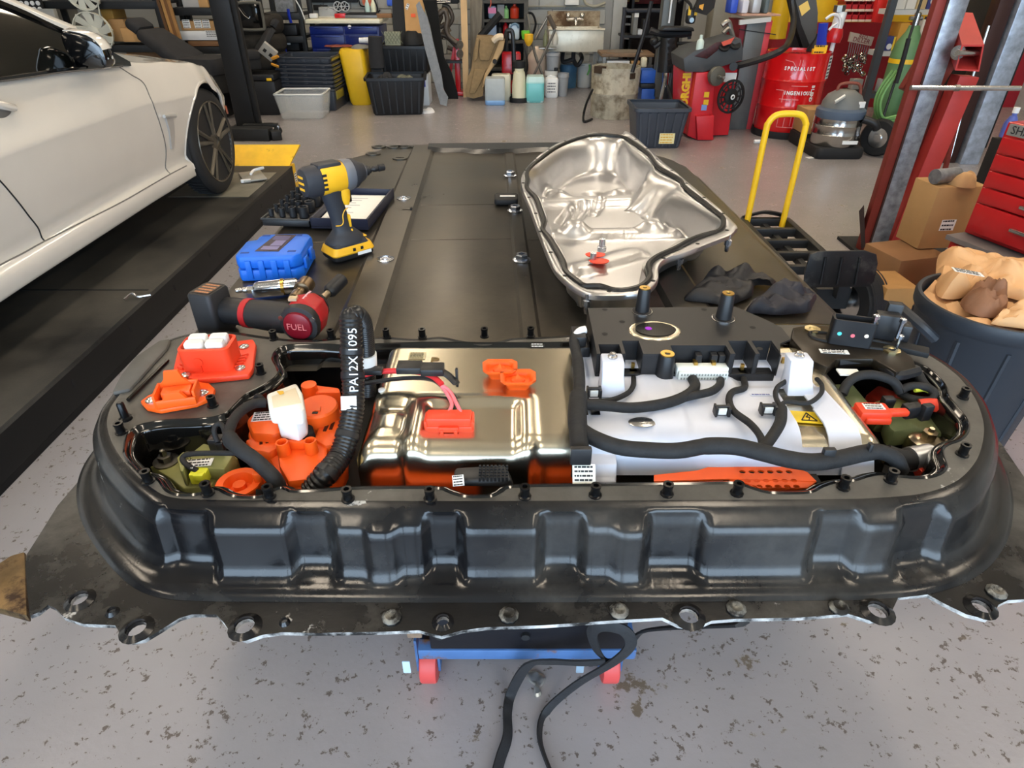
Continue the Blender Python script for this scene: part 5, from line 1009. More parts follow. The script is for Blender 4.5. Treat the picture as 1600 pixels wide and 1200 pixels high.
# wheels
tyr = mat('tyre_rubber', C(34, 34, 35), .7, var=.1); rim = mat('dark_bronze_rim', C(96, 90, 80), .35, .6, var=.15); rimd = mat('dark_rim_inside', C(28, 27, 26), .5, .4)
def wheel(cy, sx, lab=None):
    c = V((XC+sx*.845, cy, G0+WR+.006)); ax = V((sx, 0, 0)); WD = .115
    wk = obj('wheel', MB().lathe([(.235, -WD), (.255, -WD), (WR-.03, -WD+.004), (WR-.008, -WD+.018), (WR, -WD+.035), (WR, WD-.035-.12+.05), (WR, WD-.11), (WR-.008, WD-.09+.0), (WR-.03, WD-.076), (.262, WD-.07), (.25, WD-.074), (.235, WD-.08)], c+ax*.0, ax, 64), tyr, car, world=True)
    for k in (-.07, -.04, -.01): obj('tread_groove', MB().lathe([(WR+.0008, k), (WR+.0012, k+.002), (WR+.0008, k+.006)], c, ax, 48, False), blkm, wk, world=True)
    tr = MB()
    for k in range(60):
        a = 2*pi*k/60; rd = V((0, math.cos(a), math.sin(a))); a2 = a+.06; rd2 = V((0, math.cos(a2), math.sin(a2))); tr.tube([c+ax*-.10+rd*(WR-.001), c+ax*-.05+rd2*(WR+.0005), c+ax*.0+rd2*(WR-.001)], .0028, 4)
    obj('tread_sipes', tr, blkm, wk, world=True, kind='stuff')
    obj('rim_barrel', MB().lathe([(.243, -.05), (.236, .02), (.243, .045), (.252, .047), (.252, .04)], c, ax, 48, False).lathe([(.236, -.04), (.05, -.05)], c, ax, 40, False), rimd, wk, world=True); obj('rim_lip', MB().lathe([(.240, .036), (.244, .046), (.252, .048), (.254, .042)], c, ax, 64, False), rim, wk, world=True)
    for k in range(5):
        for s in (-.16, .16):
            a = 2*pi*k/5+.3; d0 = V((0, math.cos(a+s*.9), math.sin(a+s*.9))); d1 = V((0, math.cos(a+s), math.sin(a+s))); obj('spoke', MB().tube([c+d0*.05+ax*.034, c+d0*.10+ax*.036, c+d1*.245+ax*.034], [.022, .016, .019], 6, flat=.8), rim, wk, world=True, ang=50)
    obj('hub', MB().lathe([(.062, .0), (.062, .036), (.05, .044), (.034, .044), (.033, .038), (.001, .038)], c, ax, 24), rim, wk, world=True)
    obj('brake_disc', MB().lathe([(.16, -.03), (.16, -.02), (.05, -.02)], c, ax, 32), MATS['bright_steel'], wk, world=True)
wheel(WYc, 1); wheel(1.6, 1); wheel(WYc, -1); wheel(1.6, -1)
# ================= left background =================
def at_floor(a, b): return H(a, b, 0)
def blockat(name, c, d, m, label, cat, rz=0, bevel=.004, group=None, **kw): return tag(obj(name, MB().box(c, d, rz), m, bevel=bevel, **kw), label, cat, group)
dgm = mat('dark_grey_steel', C(38, 39, 40), .5, .3, var=.15); dfab = mat('charcoal_fabric', C(44, 44, 46), .9, var=.15, bump=.2, bs=150); bplas = mat('black_tote_plastic', C(28, 28, 30), .45, var=.15)
# black lift post
c = H(384, 204); po_ = thing('lift_post', 'tall black square steel post with a foot plate behind the car', 'post', (c.x, c.y+.1, 0), .12)
obj('column', MB().box((0, 0, 1.7), (.20, .20, 3.4)), mat('satin_black_steel', C(34, 35, 37), .45, .3, var=.1), po_, bevel=.012); obj('rail', MB().box((.12, .0, 1.7), (.05, .10, 3.4)), blkm, po_, bevel=.005); obj('foot_plate', MB().box((.03, 0, .012), (.42, .36, .024)), dgm, po_, bevel=.004)
# low dolly legs beside the post
c = H(425, 211); k = thing('wheeled_dolly', 'low black dolly arm on a caster in front of the clear bin', 'dolly', (c.x, c.y, 0), .05); obj('arm', MB().box((-.10, 0, .10), (.36, .07, .03)), dgm, k, bevel=.004); obj('fork', MB().box((.07, -.0, .07), (.05, .06, .06)), steel, k, bevel=.004); obj('caster', MB().cyl((.07, -.025, .042), (.07, .025, .042), .042, n=20), rub, k)
c = H(380, 218); tag(obj('floor_beam', MB().box((c.x, c.y, .06), (.62, .16, .12), -.03).box((c.x+.36, c.y-.02, .05), (.10, .10, .09), .5), dgm, bevel=.008), 'low black steel beam on the floor behind the yellow end stop', 'beam')
# rack along the left
def rack(name, label, x0, x1, y0, y1, zs, rzm=dgm):
    k = thing(name, label, 'shelving', ((x0+x1)/2, (y0+y1)/2, 0))
    for x in (x0, x1):
        for y in (y0, y1): obj('post', MB().box((x, y, 1.0), (.06, .06, 2.0)), rzm, k, world=True, bevel=.004)
    for z in zs: obj('shelf', MB().box(((x0+x1)/2, (y0+y1)/2, z-.02), (x1-x0, y1-y0+.05, .035)), rzm, k, world=True, bevel=.003); obj('shelf_beam', MB().box(((x0+x1)/2, y0-.02, z-.04), (x1-x0, .03, .08)), rzm, k, world=True, bevel=.003)
    return k
ry = 8.8
r1x0, r1x1 = D(60, 40, ry).x, D(254, 40, ry).x
rack('storage_rack', 'dark steel rack of cardboard parts boxes behind the white car', r1x0, r1x1, ry, ry+.6, (D(200, 70, ry).z, D(200, 5, ry).z+.02, .25))
zsh = D(200, 66, ry).z-.0
def upx(name, px0, px1, py0, py1, y, dep, m, label, cat, z0=None, rz=0, bevel=.004, group=None):
    """a box thing standing with its front on the plane at depth y, from its photo rectangle"""
    a, b = D(px0, py1, y), D(px1, py0, y); z = a.z if z0 is None else z0
    return tag(obj(name, MB().box(((a.x+b.x)/2, y+dep/2, (z+b.z)/2), (b.x-a.x, dep, b.z-z), rz), m, bevel=bevel), label, cat, group)
card2 = mat('pale_cardboard', C(196, 152, 98), .75, var=.08, vs=5); card3 = mat('dark_cardboard', C(134, 96, 62), .75, var=.1, vs=5)
k = upx('parts_box', 206, 250, 45, 64, ry+.0, .25, card2, 'long low cardboard box with black print on the rack behind the car', 'box', zsh+.003); text('lettering', 'FR BRK PAD', ink, k, (.0, -.152, .09), (pi/2, 0, 0), .045)
upx('parts_box', 178, 192, 30, 62, ry+.06, .3, card, 'upright tan cardboard box beside the lower white fan', 'box', zsh+.003); upx('parts_box', 193, 206, 44, 64, ry-.0, .2, card2, 'small open cardboard box between two cardboard boxes on the rack', 'box', zsh+.003)
upx('parts_box', 160, 174, 14, 28, ry+.12, .3, mat('ochre_cardboard', C(196, 148, 70), .7), 'small ochre box behind the fans', 'box', zsh+.003)
for i, (a, b, y_, z_) in enumerate(((176, 210, 34, .0), (182, 216, 38, .03))): q0, q1 = D(a, y_, ry+.35), D(b, y_+3, ry+.35); tag(obj('flat_carton', MB().tube([q0, q1], .03, 4, flat=.4, up=(0, 0, 1)), card2), ('upper' if i == 0 else 'lower')+' folded carton strip sticking out over the parts boxes', 'carton')
upx('parts_box', 200, 250, 76, 92, ry+.1, .3, card3, 'dark low carton under the rack shelf above the car bonnet', 'box', .253)
upx('light_panel', 32, 64, 8, 28, ry+.1, .03, blkm, 'black panel dotted with small white lamps behind the car roof', 'panel', zsh+.1) if False else None
pn = thing('lamp_panel', 'black panel with rows of small round white lamps behind the car', 'lamp', D(50, 28, ry-.12), 0); obj('panel', MB().box((0, .02, .09), (.34, .03, .2)), blkm, pn)
for r in range(3):
    for q in range(5): obj('lens', MB().cyl((-.13+.065*q, .006, .03+.06*r), (-.13+.065*q, -.004, .03+.06*r), .024, n=10), white, pn)
obj('stand', MB().box((0, .03, -.4), (.05, .03, .80)), blkm, pn)
upx('grey_case', 66, 82, 14, 50, ry-.16, .07, mat('pale_grey_plastic', C(150, 150, 146), .5), 'pale grey panel beside the lamp panel behind the car mirror', 'panel', 0.)
upx('clear_sack', 30, 54, -12, 8, ry+.25, .2, mat('clear_bag', C(190, 192, 188), .3), 'pale plastic bag above the lamp panel', 'bag', D(30, 10, ry+.25).z)
# white cooling fans
fanm = mat('white_fan_plastic', C(214, 212, 196), .5)
def fan(px_, py_, y, r, label):
    c = D(px_, py_, y); k = thing('cooling_fan', label, 'fan', c, group=None, rot=(.12, .0, .1))
    obj('outer_ring', MB().lathe([(r-.022, -.02), (r, -.02), (r, .02), (r-.010, .02), (r-.022, -.02)], ax=(0, -1, 0), n=40, cap=False), fanm, k)
    obj('hub', MB().lathe([(.001, .03), (r*.22, .03), (r*.30, .02), (r*.31, -.02)], ax=(0, -1, 0), n=24), fanm, k)
    bm_ = None
    for q in range(9):
        a = 2*pi*q/9; P = [V((math.cos(a+.25*t)*(r*.28+(r*.69)*t), 0, math.sin(a+.25*t)*(r*.28+(r*.69)*t))) for t in (0, .35, .7, 1)]
        obj('blade', MB().tube(P, [.05*r/.27, .055*r/.27, .06*r/.27, .065*r/.27], 6, flat=.16, up=(0, 1, .35)), fanm, k)
    obj('hook', MB().tube([(0, .02, r), (0, .06, r+.06)], .008, 6), fanm, k)
    return k
fr = (D(174, 50, ry-.1)-D(117, 50, ry-.1)).x/2
fan(146, 50, ry-.1, fr, 'white plastic cooling fan wheel, the lower one, beside the car mirror'); fan(128, -12, ry-.14, fr*.85, 'white plastic cooling fan wheel, the upper one cut by the picture top')
obj('hanging_strip', MB().tube([D(152, 0, ry-.14), D(156, 26, ry-.14)], .02, 6, flat=.3), fanm); tag(COL.objects['hanging_strip'], 'white plastic strip hanging beside the upper fan', 'strip')
# timber mouldings leaning
for i, (dx, cc) in enumerate(((-7, (96, 66, 38)), (-1, (176, 132, 78)), (4, (120, 84, 50)), (9, (164, 120, 70)))):
    a, b = H(300+dx*.8, 118, 0)*0+D(296+dx, 118, 8.55), D(252+dx, -6, 8.75); a.z = .004; q = D(290+dx, 104, 8.55); a.x = q.x
    tag(obj('timber_strip', MB().tube([a, b], .032, 4, flat=.7), mat('timber_%d' % i, C(*cc), .6, var=.15, stretch=(1, 1, .1))), '%s leaning timber moulding of the bundle beside the dark rack' % ('leftmost', 'second', 'third', 'rightmost')[i], 'timber', 'leaning timber mouldings')
# second rack with shipping boxes
r2y = 8.9; x0, x1 = D(268, 40, r2y).x, D(352, 40, r2y).x
z2 = D(300, 64, r2y).z; z3 = D(300, 12, r2y).z
rack('storage_rack', 'dark steel rack with white and brown shipping boxes behind the black post', x0, x1, r2y, r2y+.55, (z2-.06, z3, .3))
kx = upx('shipping_box', 284, 336, 33, 47, r2y-.02, .4, card, 'brown shipping box with white labels on top of the white box', 'box', D(300, 48, r2y).z+.004)
kx2 = upx('shipping_box', 280, 343, 48.5, 63, r2y-.04, .42, white, 'long white shipping box under the brown one on the rack', 'box', z2+.012)
for xx in (-.14, .0, .1): stk(kx, (xx, -.2006, .07), .09, .09, (pi/2, 0, 0), rows=4, world=False, seed=int(50+xx*40))
stk(kx2, (.16, -.2106, .07), .16, .07, (pi/2, 0, 0), rows=4, m=white, world=False, seed=61)
upx('flat_box', 295, 346, 64, 73, r2y-.03, .4, card3, 'flat dark brown box under the white shipping box', 'box', z2-.055)
upx('shipping_box', 286, 310, -8, 9, r2y, .3, mat('grey_carton', C(180, 176, 170), .6), 'pale grey carton on the upper shelf of the rack behind the post', 'box', z3+.003); upx('shipping_box', 311, 322, -8, 9, r2y-.02, .3, card2, 'narrow tan carton beside the pale grey carton on the upper shelf', 'box', z3+.003)
# car seats and trays in front of that rack
def seat(name, label, loc, rz, m, lean=.5, sc=1.):
    k = thing(name, label, 'car seat', loc, rz)
    obj('cushion', MB().at((0, 0, .2*sc), (0, 0, 0)).loft([[V((v.x, v.y, v.z)) for v in r] for r in rbox(.5*sc, .5*sc, .16*sc, .07, z0=0)]), m, k); obj('base', MB().box((0, 0, .1*sc), (.42*sc, .42*sc, .2*sc)), blkm, k, bevel=.01)
    obj('backrest', MB().at((0, .24*sc, .30*sc), (-lean, 0, 0)).loft(rbox(.48*sc, .14*sc, .58*sc, .05, tp=.85)), m, k); obj('headrest', MB().at((0, .24*sc+math.sin(lean)*.62*sc, .30*sc+math.cos(lean)*.62*sc), (-lean, 0, 0)).loft(rbox(.28*sc, .12*sc, .17*sc, .05)), m, k)
    return k
c = D(318, 110, 8.1); seat('car_chair', 'charcoal cloth car seat lying reclined behind the white car', (c.x+.08, 8.1, .30), 1.25, dfab, 1.05); blockat('seat_crate', (c.x-.04, 8.15, .147), (.34, .5, .29), bplas, 'black plastic crate under the charcoal car seat', 'crate')
c = D(405, 110, 8.55); seat('car_chair', 'dark grey car seat tilted against the tyre stack', (c.x-.06, 8.42, .50), -1.0, dfab, .7, .55)
kx = blockat('pale_trim', D(412, 76, 8.3), (.17, .04, .15), mat('pale_grey_trim', C(168, 166, 158), .5, var=.05), 'pale grey trim panel with two holes on the tilted seat', 'panel', .0); kx.rotation_euler = (.5, .75, .3)
for d in (-.035, .04): obj('hole', MB().box((d, -.022, .07), (.035, .008, .04)), blkm, kx)
for i, (a, b) in enumerate(((425, 92), (424, 100))): p = D(a, b, 8.25); tag(obj('orange_clip', MB().tube([p, p+V((.08, 0, -.03+.06*(1-i)))], .022, 6, flat=.5), mat('amber_plastic', C(230, 160, 50), .45)), ('upper' if i == 0 else 'lower')+' amber plastic clip beside the tilted car seat', 'clip')
# toolbox with yellow latches
c = D(428, 170, 8.2); tb_x = c.x; k = thing('tool_chest', 'black plastic tool chest with small yellow latches left of the clear bin', 'tool chest', (tb_x-.20, 8.5, 0), .03); obj('body', MB().box((0, 0, .19), (.44, .4, .38)), bplas, k, bevel=.015); obj('lid', MB().box((0, 0, .42), (.46, .42, .07)), bplas, k, bevel=.015)
for d in (-.16, .17): obj('latch', MB().box((d, -.213, .40), (.06, .015, .03)), yel, k, bevel=.003)
stk(k, (-.06, -.2015, .1), .06, .045, (pi/2, 0, 0), rows=2, world=False)
# tyres stacked behind the seat
for i, z in enumerate((.42, .626, .832)):
    c = D(400, 60, 9.0); t = obj('tyre', MB().lathe([(.20, .0), (.29, -.005), (.32, .03), (.33, .06), (.33, .14), (.32, .17), (.29, .2), (.20, .195), (.19, .1)], (c.x, 9.1, z), n=40, cap=False), mat('old_tyre', C(40, 36, 30), .8, var=.15, bump=.4, bs=60)); tag(t, ('lowest', 'middle', 'topmost')[i]+' black tyre of the stack beside the black post', 'tyre', 'tyre stack beside the black post')
blockat('tyre_stand', (D(400, 60, 9.0).x, 9.1, .205), (.5, .5, .41), dgm, 'dark box carrying the tyre stack', 'box')
# window frame / mirror panel hanging by the post
c = D(393, 22, 8.6); k = thing('door_glass', 'black rubber framed rear window glass propped on the tyre stack', 'window', (c.x, 8.55, c.z-.02), 0); w_, h_ = .28, .27
P = [V((-w_/2, 0, h_/2)), V((w_/2, 0, h_/2)), V((w_/2, 0, -h_/2)), V((-w_/2, 0, -h_/2))]; P = [P[3].lerp(P[0], .12), P[3].lerp(P[0], .88), P[0].lerp(P[1], .12), P[0].lerp(P[1], .88), P[1].lerp(P[2], .12), P[1].lerp(P[2], .88), P[2].lerp(P[3], .12), P[2].lerp(P[3], .88)]
obj('rubber_frame', MB().tube(cr(P, 5, True), .016, 8, closed=True), mat('grey_rubber', C(92, 90, 82), .6), k); obj('pane', MB().box((0, .01, 0), (w_-.02, .008, h_-.02)), mat('smoked_pane', C(14, 14, 14), .08, spec=.6), k, bevel=.02)
obj('wire', MB().tube(cr([V((-.12, -.012, .1)), V((-.07, -.02, .02)), V((-.02, -.02, -.02)), V((.0, -.014, .0))], 6), .005, 6), steel, k)
# third rack behind
r3y = 9.5; x0, x1 = D(410, 30, r3y).x, D(480, 30, r3y).x
rack('storage_rack', 'dark steel rack of loose car parts left of the blue workbench', x0, x1-.08, r3y, r3y+.5, (D(440, 20, r3y).z, D(440, 56, r3y).z, D(440, 80, r3y).z, .25))
for i, (a, b, c_, d, m, l, n) in enumerate(((432, 462, 38, 55, bplas, 'dark angular plastic part on the loose parts rack', 'plastic_part'), (428, 447, 70, 79, blkm, 'flat black plastic tray on the loose parts rack', 'tray'), (414, 424, 40, 55, card2, 'tan cardboard box at the loose parts rack', 'parts_box'), (449, 466, 65, 79, blkm, 'black part with a white sticker on the loose parts rack', 'plastic_part'), (430, 456, -6, 10, mat('mixed_grey', C(120, 122, 124), .5, var=.4, vs=30), 'grey and white bundle on the rack above the blue strap', 'bundle'))):
    upx(n, a, b, c_, d, r3y+.05, .25, m, l, 'part', D(440, (56, 80, 56, 80, 20)[i], r3y).z+.002, 0, .012)
c = D(456, 70, r3y-.1); upx('sticker_card', 447, 453, 65, 70, r3y+.035, .012, paper, 'small white card in front of the black part on the rack', 'card')
blue = mat('royal_blue_plastic', C(34, 56, 170), .4)
for i, pts in enumerate(([(450, 14), (452, 26), (455, 36)], [(434, 62), (442, 68), (446, 80), (448, 92)])): P = [D(a, b, r3y-.052) for a, b in pts]; tag(obj('blue_strap', MB().tube(cr(P, 5), .035, 8, flat=.35), blue), ('upper' if i == 0 else 'lower')+' royal blue strap hanging from the loose parts rack', 'strap')
P = [D(a, b, r3y-.12) for a, b in ((462, 0), (470, 14), (476, 30))]; tag(obj('white_cable', MB().tube(cr(P, 5), .008, 6), white), 'thin white cable hanging down to the workbench top', 'cable')
p = D(471, 40, r3y-.01); tag(obj('red_tag', MB().box(p, (.03, .03, .12)), MATS['red_paint'], bevel=.006), 'small red tool hanging beside the blue workbench', 'tool')
# nested dark crates
c0, c1 = H(437, 178), H(522, 178); wd = c1.x-c0.x; cry = mat('slate_crate_plastic', C(52, 57, 66), .45, var=.1); cx = (c0.x+c1.x)/2
def crate(i, z, h, label):
    k = thing('folding_crate', label, 'crate', (cx, 8.88, z), -.03, 'nested slate crates'); w2, d2 = wd*.98, .55
    rr2 = rbox(w2, d2, h, .03, tp=1.03); inn = [[V((v.x*.95, v.y*.93, v.z)) for v in r] for r in rr2]
    obj('shell', MB().loft([rr2[0], rr2[1], rr2[2], rr2[3], inn[3], [V((v.x, v.y, .015)) for v in inn[1]]], True), cry, k)
    for d in (-.36, .0, .36): obj('rib', MB().box((d*w2, -d2/2-.006, h*.6), (.05, .02, h*.5)), cry, k, bevel=.004)
    obj('end_grip', MB().box((w2/2+.008, -.05, h*.7), (.02, .34, h*.4)), mat('olive_yellow', C(150, 136, 50), .5), k, bevel=.006)
    obj('rim', MB().tube([(-w2/2*1.04, -d2/2*1.04, h), (w2/2*1.04, -d2/2*1.04, h), (w2/2*1.04, d2/2*1.04, h), (-w2/2*1.04, d2/2*1.04, h)], .014, 6, closed=True), cry, k)
crate(0, .002, .24, 'tall slate blue crate at the bottom of the nested stack')
for i in range(7): crate(i+1,   .245+.046*i, .043 if i < 6 else .075, '%s shallow slate crate of the stack behind the clear bin' % ('lowest', 'second', 'third', 'fourth', 'fifth', 'sixth', 'topmost')[i])
# clear bin
a, b = H(440, 186), H(506, 184); clr = mat('clear_bin_plastic', C(236, 238, 236), .25, alpha=.22)
k = thing('clear_bin', 'translucent clear plastic storage bin in front of the dark crates', 'bin', ((a.x+b.x)/2, a.y+.2, 0), .03); w_ = b.x-a.x
rr2 = rbox(w_*1.0, .40, .27, .03, tp=1.16); obj('shell', MB().loft([rr2[0], rr2[1], rr2[2], rr2[3]], False).loft([rr2[0]], True), clr, k, solid=-.004); obj('floor', MB().box((0, 0, .006), (w_*.94, .36, .006)), clr, k)
obj('rim', MB().tube([V((v.x, v.y, .27)) for v in rr2[2]], .012, 6, closed=True), mat('clear_rim', C(220, 222, 220), .3), k)
# blue workbench
by = 9.4; a, b = D(478, 34, by), D(592, 34, by); bw = b.x-a.x; bxc = (a.x+b.x)/2; navy = mat('navy_blue_paint', C(16, 34, 104), .35, var=.08)
k = thing('workbench', 'navy blue drawer workbench with a pale top against the block wall', 'workbench', (bxc, by+.35, 0)); bt_z = D(500, 36.5, by).z
obj('cabinet', MB().box((-.0, 0, bt_z/2-.02), (bw*.96, .62, bt_z-.04)), navy, k, bevel=.006); obj('top', MB().box((0, 0, bt_z+.02), (bw*1.02, .68, .045)), mat('cream_worktop', C(232, 226, 200), .4), k, bevel=.006)
zz_ = bt_z-.03
for h_ in (.10, .16, .16, .2, .2):
    for s in (-1, 1): d = obj('drawer', MB().box((s*bw*.235, -.318, zz_-h_/2), (bw*.45, .02, h_-.012)), navy, k, bevel=.004); obj('handle', MB().box((s*bw*.235, -.334, zz_-.018), (bw*.34, .014, .016)), mat('navy_handle', C(60, 74, 130), .3, .5), d, bevel=.003)
    zz_ -= h_
obj('lock', MB().cyl((.08, -.32, bt_z-.04), (.08, -.34, bt_z-.04), .022, n=12), white, k)
stk(k, (-bw*.25, -.338, bt_z-.42), .13, .08, (pi/2, 0, 0), rows=3, world=False, seed=71)
tzz = bt_z+.046
for nm, x_, y_, d, m, l, cat in (('clear_box', -.27, .05, (.2, .16, .12), clr, 'small clear plastic box on the blue workbench', 'box'), ('red_box', -.08, -.05, (.14, .12, .05), red, 'low red box on the workbench beside the clear box', 'box'), ('grey_laptop', .2, .0, (.42, .26, .035), mat('grey_case_m', C(110, 112, 114), .4, .3), 'flat grey laptop like case on the workbench', 'case'), ('grey_laptop', .2, .02, (.4, .24, .02), blkm, 'thin black tray resting on the grey case', 'tray'), ('white_cup', -.43, -.08, (.1, .08, .05), white, 'small white dish at the left end of the workbench', 'dish'), ('dark_tool', .5, -.06, (.2, .1, .05), card3, 'dark brown tool holder at the right end of the workbench', 'tool')):
    tag(obj(nm, MB().box((bxc+x_, by+.35+y_, tzz+d[2]/2+(.036 if l.startswith('thin') else 0)), d), m, bevel=.006), l, cat)
for i, (x_, cc) in enumerate(((.23, (190, 214, 206)), (.31, (226, 226, 196)))): tag(obj('spray_bottle', MB().lathe([(.03, 0), (.032, .01), (.032, .14), (.018, .17), (.012, .2), (.001, .205)], (bxc+x_, by+.57, tzz+.001), n=14), mat('bottle_%d' % i, C(*cc), .35)), ('pale green' if i == 0 else 'cream')+' slim bottle standing at the back of the workbench', 'bottle')
# things on the block wall above the bench
wy_ = WY-.03
for i, px_ in enumerate((528, 539)):
    c = D(px_, 10, wy_-.05); k = thing('wall_fan', ('left' if i == 0 else 'right')+' black round fan with white rim on the wall over the bench', 'fan', c); obj('rim', MB().lathe([(.055, -.01), (.066, -.01), (.066, .012), (.055, .012)], ax=(0, -1, 0), n=24, cap=False), white, k); obj('back', MB().cyl((0, .045, 0), (0, .0, 0), .05, n=20), blkm, k)
    for q in range(6): a = q*pi/3; obj('blade', MB().tube([(0, -.005, 0), (math.cos(a)*.055, -.005, math.sin(a)*.055)], .011, 4, flat=.3), white, k)
def wallbox(nm, px0, px1, py0, py1, m, l, cat, dep=.06): return upx(nm, px0, px1, py0, py1, wy_-dep, dep-.003, m, l, cat)
wallbox('wall_board', 482, 556, -20, 4, dgm, 'dark board on the wall over the blue workbench', 'board'); wallbox('black_holder', 490, 510, 8, 16, blkm, 'black wedge holder on the wall over the workbench', 'holder', .08); wallbox('blue_poster', 605, 612, -4, 9, mat('bright_blue_print', C(70, 110, 226), .5), 'bright blue card on the wall beside the cardboard sheet', 'card', .02)
for i, pts in enumerate(([(560, -4), (563, 8), (570, 10), (576, 7)], [(584, -4), (590, 14), (588, 20), (594, 16)], [(500, 8), (520, 14), (530, 20)])): tag(obj('hanging_cable', MB().tube(cr([D(a, b, wy_-.03) for a, b in pts], 6), .010, 6), blkm), ('short black cable looped on the wall under the orange reel', 'long black cable hanging on the wall left of the blue card', 'thin black cable hanging over the clear box')[i], 'cable')
tag(obj('orange_reel', MB().lathe([(.03, -.03), (.07, -.03), (.07, .03), (.03, .03)], D(574, 2, wy_-.06), (0, -1, 0), 20), mat('dull_orange', C(206, 100, 62), .5)), 'dull orange cable reel on the wall over the workbench', 'reel')
# stack behind yellow bin
a = D(520, 120, 9.0); k = blockat('bench_side_crate', (D(522, 100, 9.05).x, 9.32, .33), (.14, .14, .66), mat('brown_black_plastic', C(38, 30, 26), .5), 'dark ribbed crate stack between bench and yellow bin', 'crate')
for i in range(7): obj('rib', MB().box((0, -.072, .1+.085*i), (.17, .012, .02)), blkm, k)
heap('red_bag', 506, 552, 70, 9.26, .2, .662, mat('brown_red_bag', C(130, 66, 50), .5, var=.4), 'crumpled brownish red bag on the dark crate stack', 'bag', 11)
# yellow bin
a, b = H(549, 161), H(579, 164); pts = [(-.19, 0), (-.02, 0), (.19, .0), (.16, .0)]
k = thing('yellow_bin', 'tall bright yellow plastic bin lying upended on the floor', 'bin', ((a.x+b.x)/2+.02, 9.17, 0)); ww = (D(579, 80, 9.0).x-D(539, 80, 9.0).x); zt_ = D(560, 77, 9.0).z
obj('shell', MB().loft([[V((v.x*.84-.0, v.y, v.z)) for v in rbox(ww, .4, zt_, .06)[0]], [V((v.x*.86, v.y, v.z)) for v in rbox(ww, .4, zt_, .06)[1]], [V((v.x-.05, v.y, v.z)) for v in rbox(ww, .4, zt_, .06)[2]], [V((v.x-.05, v.y, v.z)) for v in rbox(ww, .4, zt_, .06)[3]]]), yel, k, ang=50)
heap('grey_bag', 548, 577, 69, 9.15, .28, zt_+.001, mat('grey_cloth', C(130, 128, 120), .8), 'grey folded cloth on top of the yellow bin', 'cloth', 13); p = D(570, 63, 9.15); tag(obj('white_jug_lid', MB().tube([p+V((-.07, 0, 0)), p+V((.05, 0, 0)), p+V((.1, 0, .0))], [.03, .035, .012], 10), white), 'small white bottle lying on the grey cloth', 'bottle')
# black totes
def tote(label, c, w, d, h, rz=0, m=bplas, ribs=7, tp=1.16, lid=False, name='tote'):
    k = thing(name, label, 'tote', c, rz); rr2 = rbox(w, d, h, .04, tp=tp); inn = [[V((v.x*.95, v.y*.94, v.z)) for v in r] for r in rr2]
    obj('shell', MB().loft([rr2[0], rr2[1], rr2[2], inn[2], [V((v.x, v.y, .02)) for v in inn[1]]], True), m, k)
    obj('rim', MB().loft([[V((v.x*1.0, v.y*1.0, h-.03)) for v in rr2[2]], [V((v.x*1.06, v.y*1.08, h-.03)) for v in rr2[2]], [V((v.x*1.06, v.y*1.08, h)) for v in rr2[2]], [V((v.x*.97, v.y*.97, h)) for v in rr2[2]]], False), m, k)
    for s in range(ribs): x = (-.42+.84*s/(ribs-1)); obj('rib', MB().tube([(x*w, -d/2-.004, .02), (x*w*tp*.97, -d/2*tp*.985-.004, h-.04)], .014, 4), m, k)
    if lid: obj('contents_cover', MB().box((0, 0, h-.02), (w*tp*.93, d*tp*.93, .02)), m, k)
    return k
a, b = H(585, 184), H(650, 180); t1 = tote('black ribbed tote in front, filled with dark car parts', ((a.x+b.x)/2, 8.55, 0), .60, .48, .42, .10)
a = D(592, 72, 9.0); b = D(668, 72, 9.0); kb = upx('white_carton', 632, 668, 118, 166, 8.95, .35, mat('white_blue_carton', C(214, 222, 230), .6), 'white and blue carton under the upper black tote', 'box', .002); obj('blue_print', MB().box((.08, -.178, .27), (.10, .004, .09)), blue, kb); stk(kb, (-.02, -.1765, .12), .18, .14, (pi/2, 0, 0), rows=4, m=mat('white_blue_carton', C(1, 1, 1)), world=False)
zc_ = D(640, 117, 8.95).z; upx('tote_support', 606, 630, 120, 160, 9.0, .35, card3, 'brown carton hidden behind the front tote, beside the white carton', 'box', .002)
t2 = tote('black ribbed tote with a closed top standing on the white carton', ((a.x+b.x)/2, 9.2, zc_+.004), .58, .44, D(630, 72, 9.0).z-zc_, -.02, tp=1.1, lid=True)
ztop = D(630, 72, 9.0).z+.002
kx = upx('quilted_pad', 602, 624, 50, 71, 9.05, .08, mat('sage_quilt', C(150, 150, 126), .8, var=.1), 'sage green quilted square pad leaning on the upper tote', 'pad', ztop)
for q in range(-2, 3):
    for s in (-1, 1): obj('quilt_seam', MB().tube([(q*.04-.05, -.042, .02 if s > 0 else .16), (q*.04+.05, -.042, .16 if s > 0 else .02)], .004, 4), mat('dark_sage', C(110, 112, 92), .8), kx)
upx('red_board', 597, 626, 71, 73.5, 9.04, .2, mat('salmon_board', C(190, 120, 100), .6), 'thin salmon board under the quilted pad', 'board', ztop-.001) if False else None
heap('black_bag', 628, 662, 48, 9.22, .3, ztop, blkm, 'black bag slumped on the upper tote beside the quilted pad', 'bag', 17)
tag(obj('rolled_mat', MB().tube([(D(588, 100, 8.9).x, 8.95, .45), (D(588, 100, 8.9).x, 8.95, .62), (D(586, 70, 8.9).x, 8.95, .80)], [.095, .095, .085], 14), dfab), 'charcoal rolled mat standing between the yellow bin and the totes', 'mat')
blockat('mat_stand', (D(588, 100, 8.9).x, 8.97, .22), (.15, .15, .44), blkm, 'black box under the rolled mat behind the front tote', 'box')
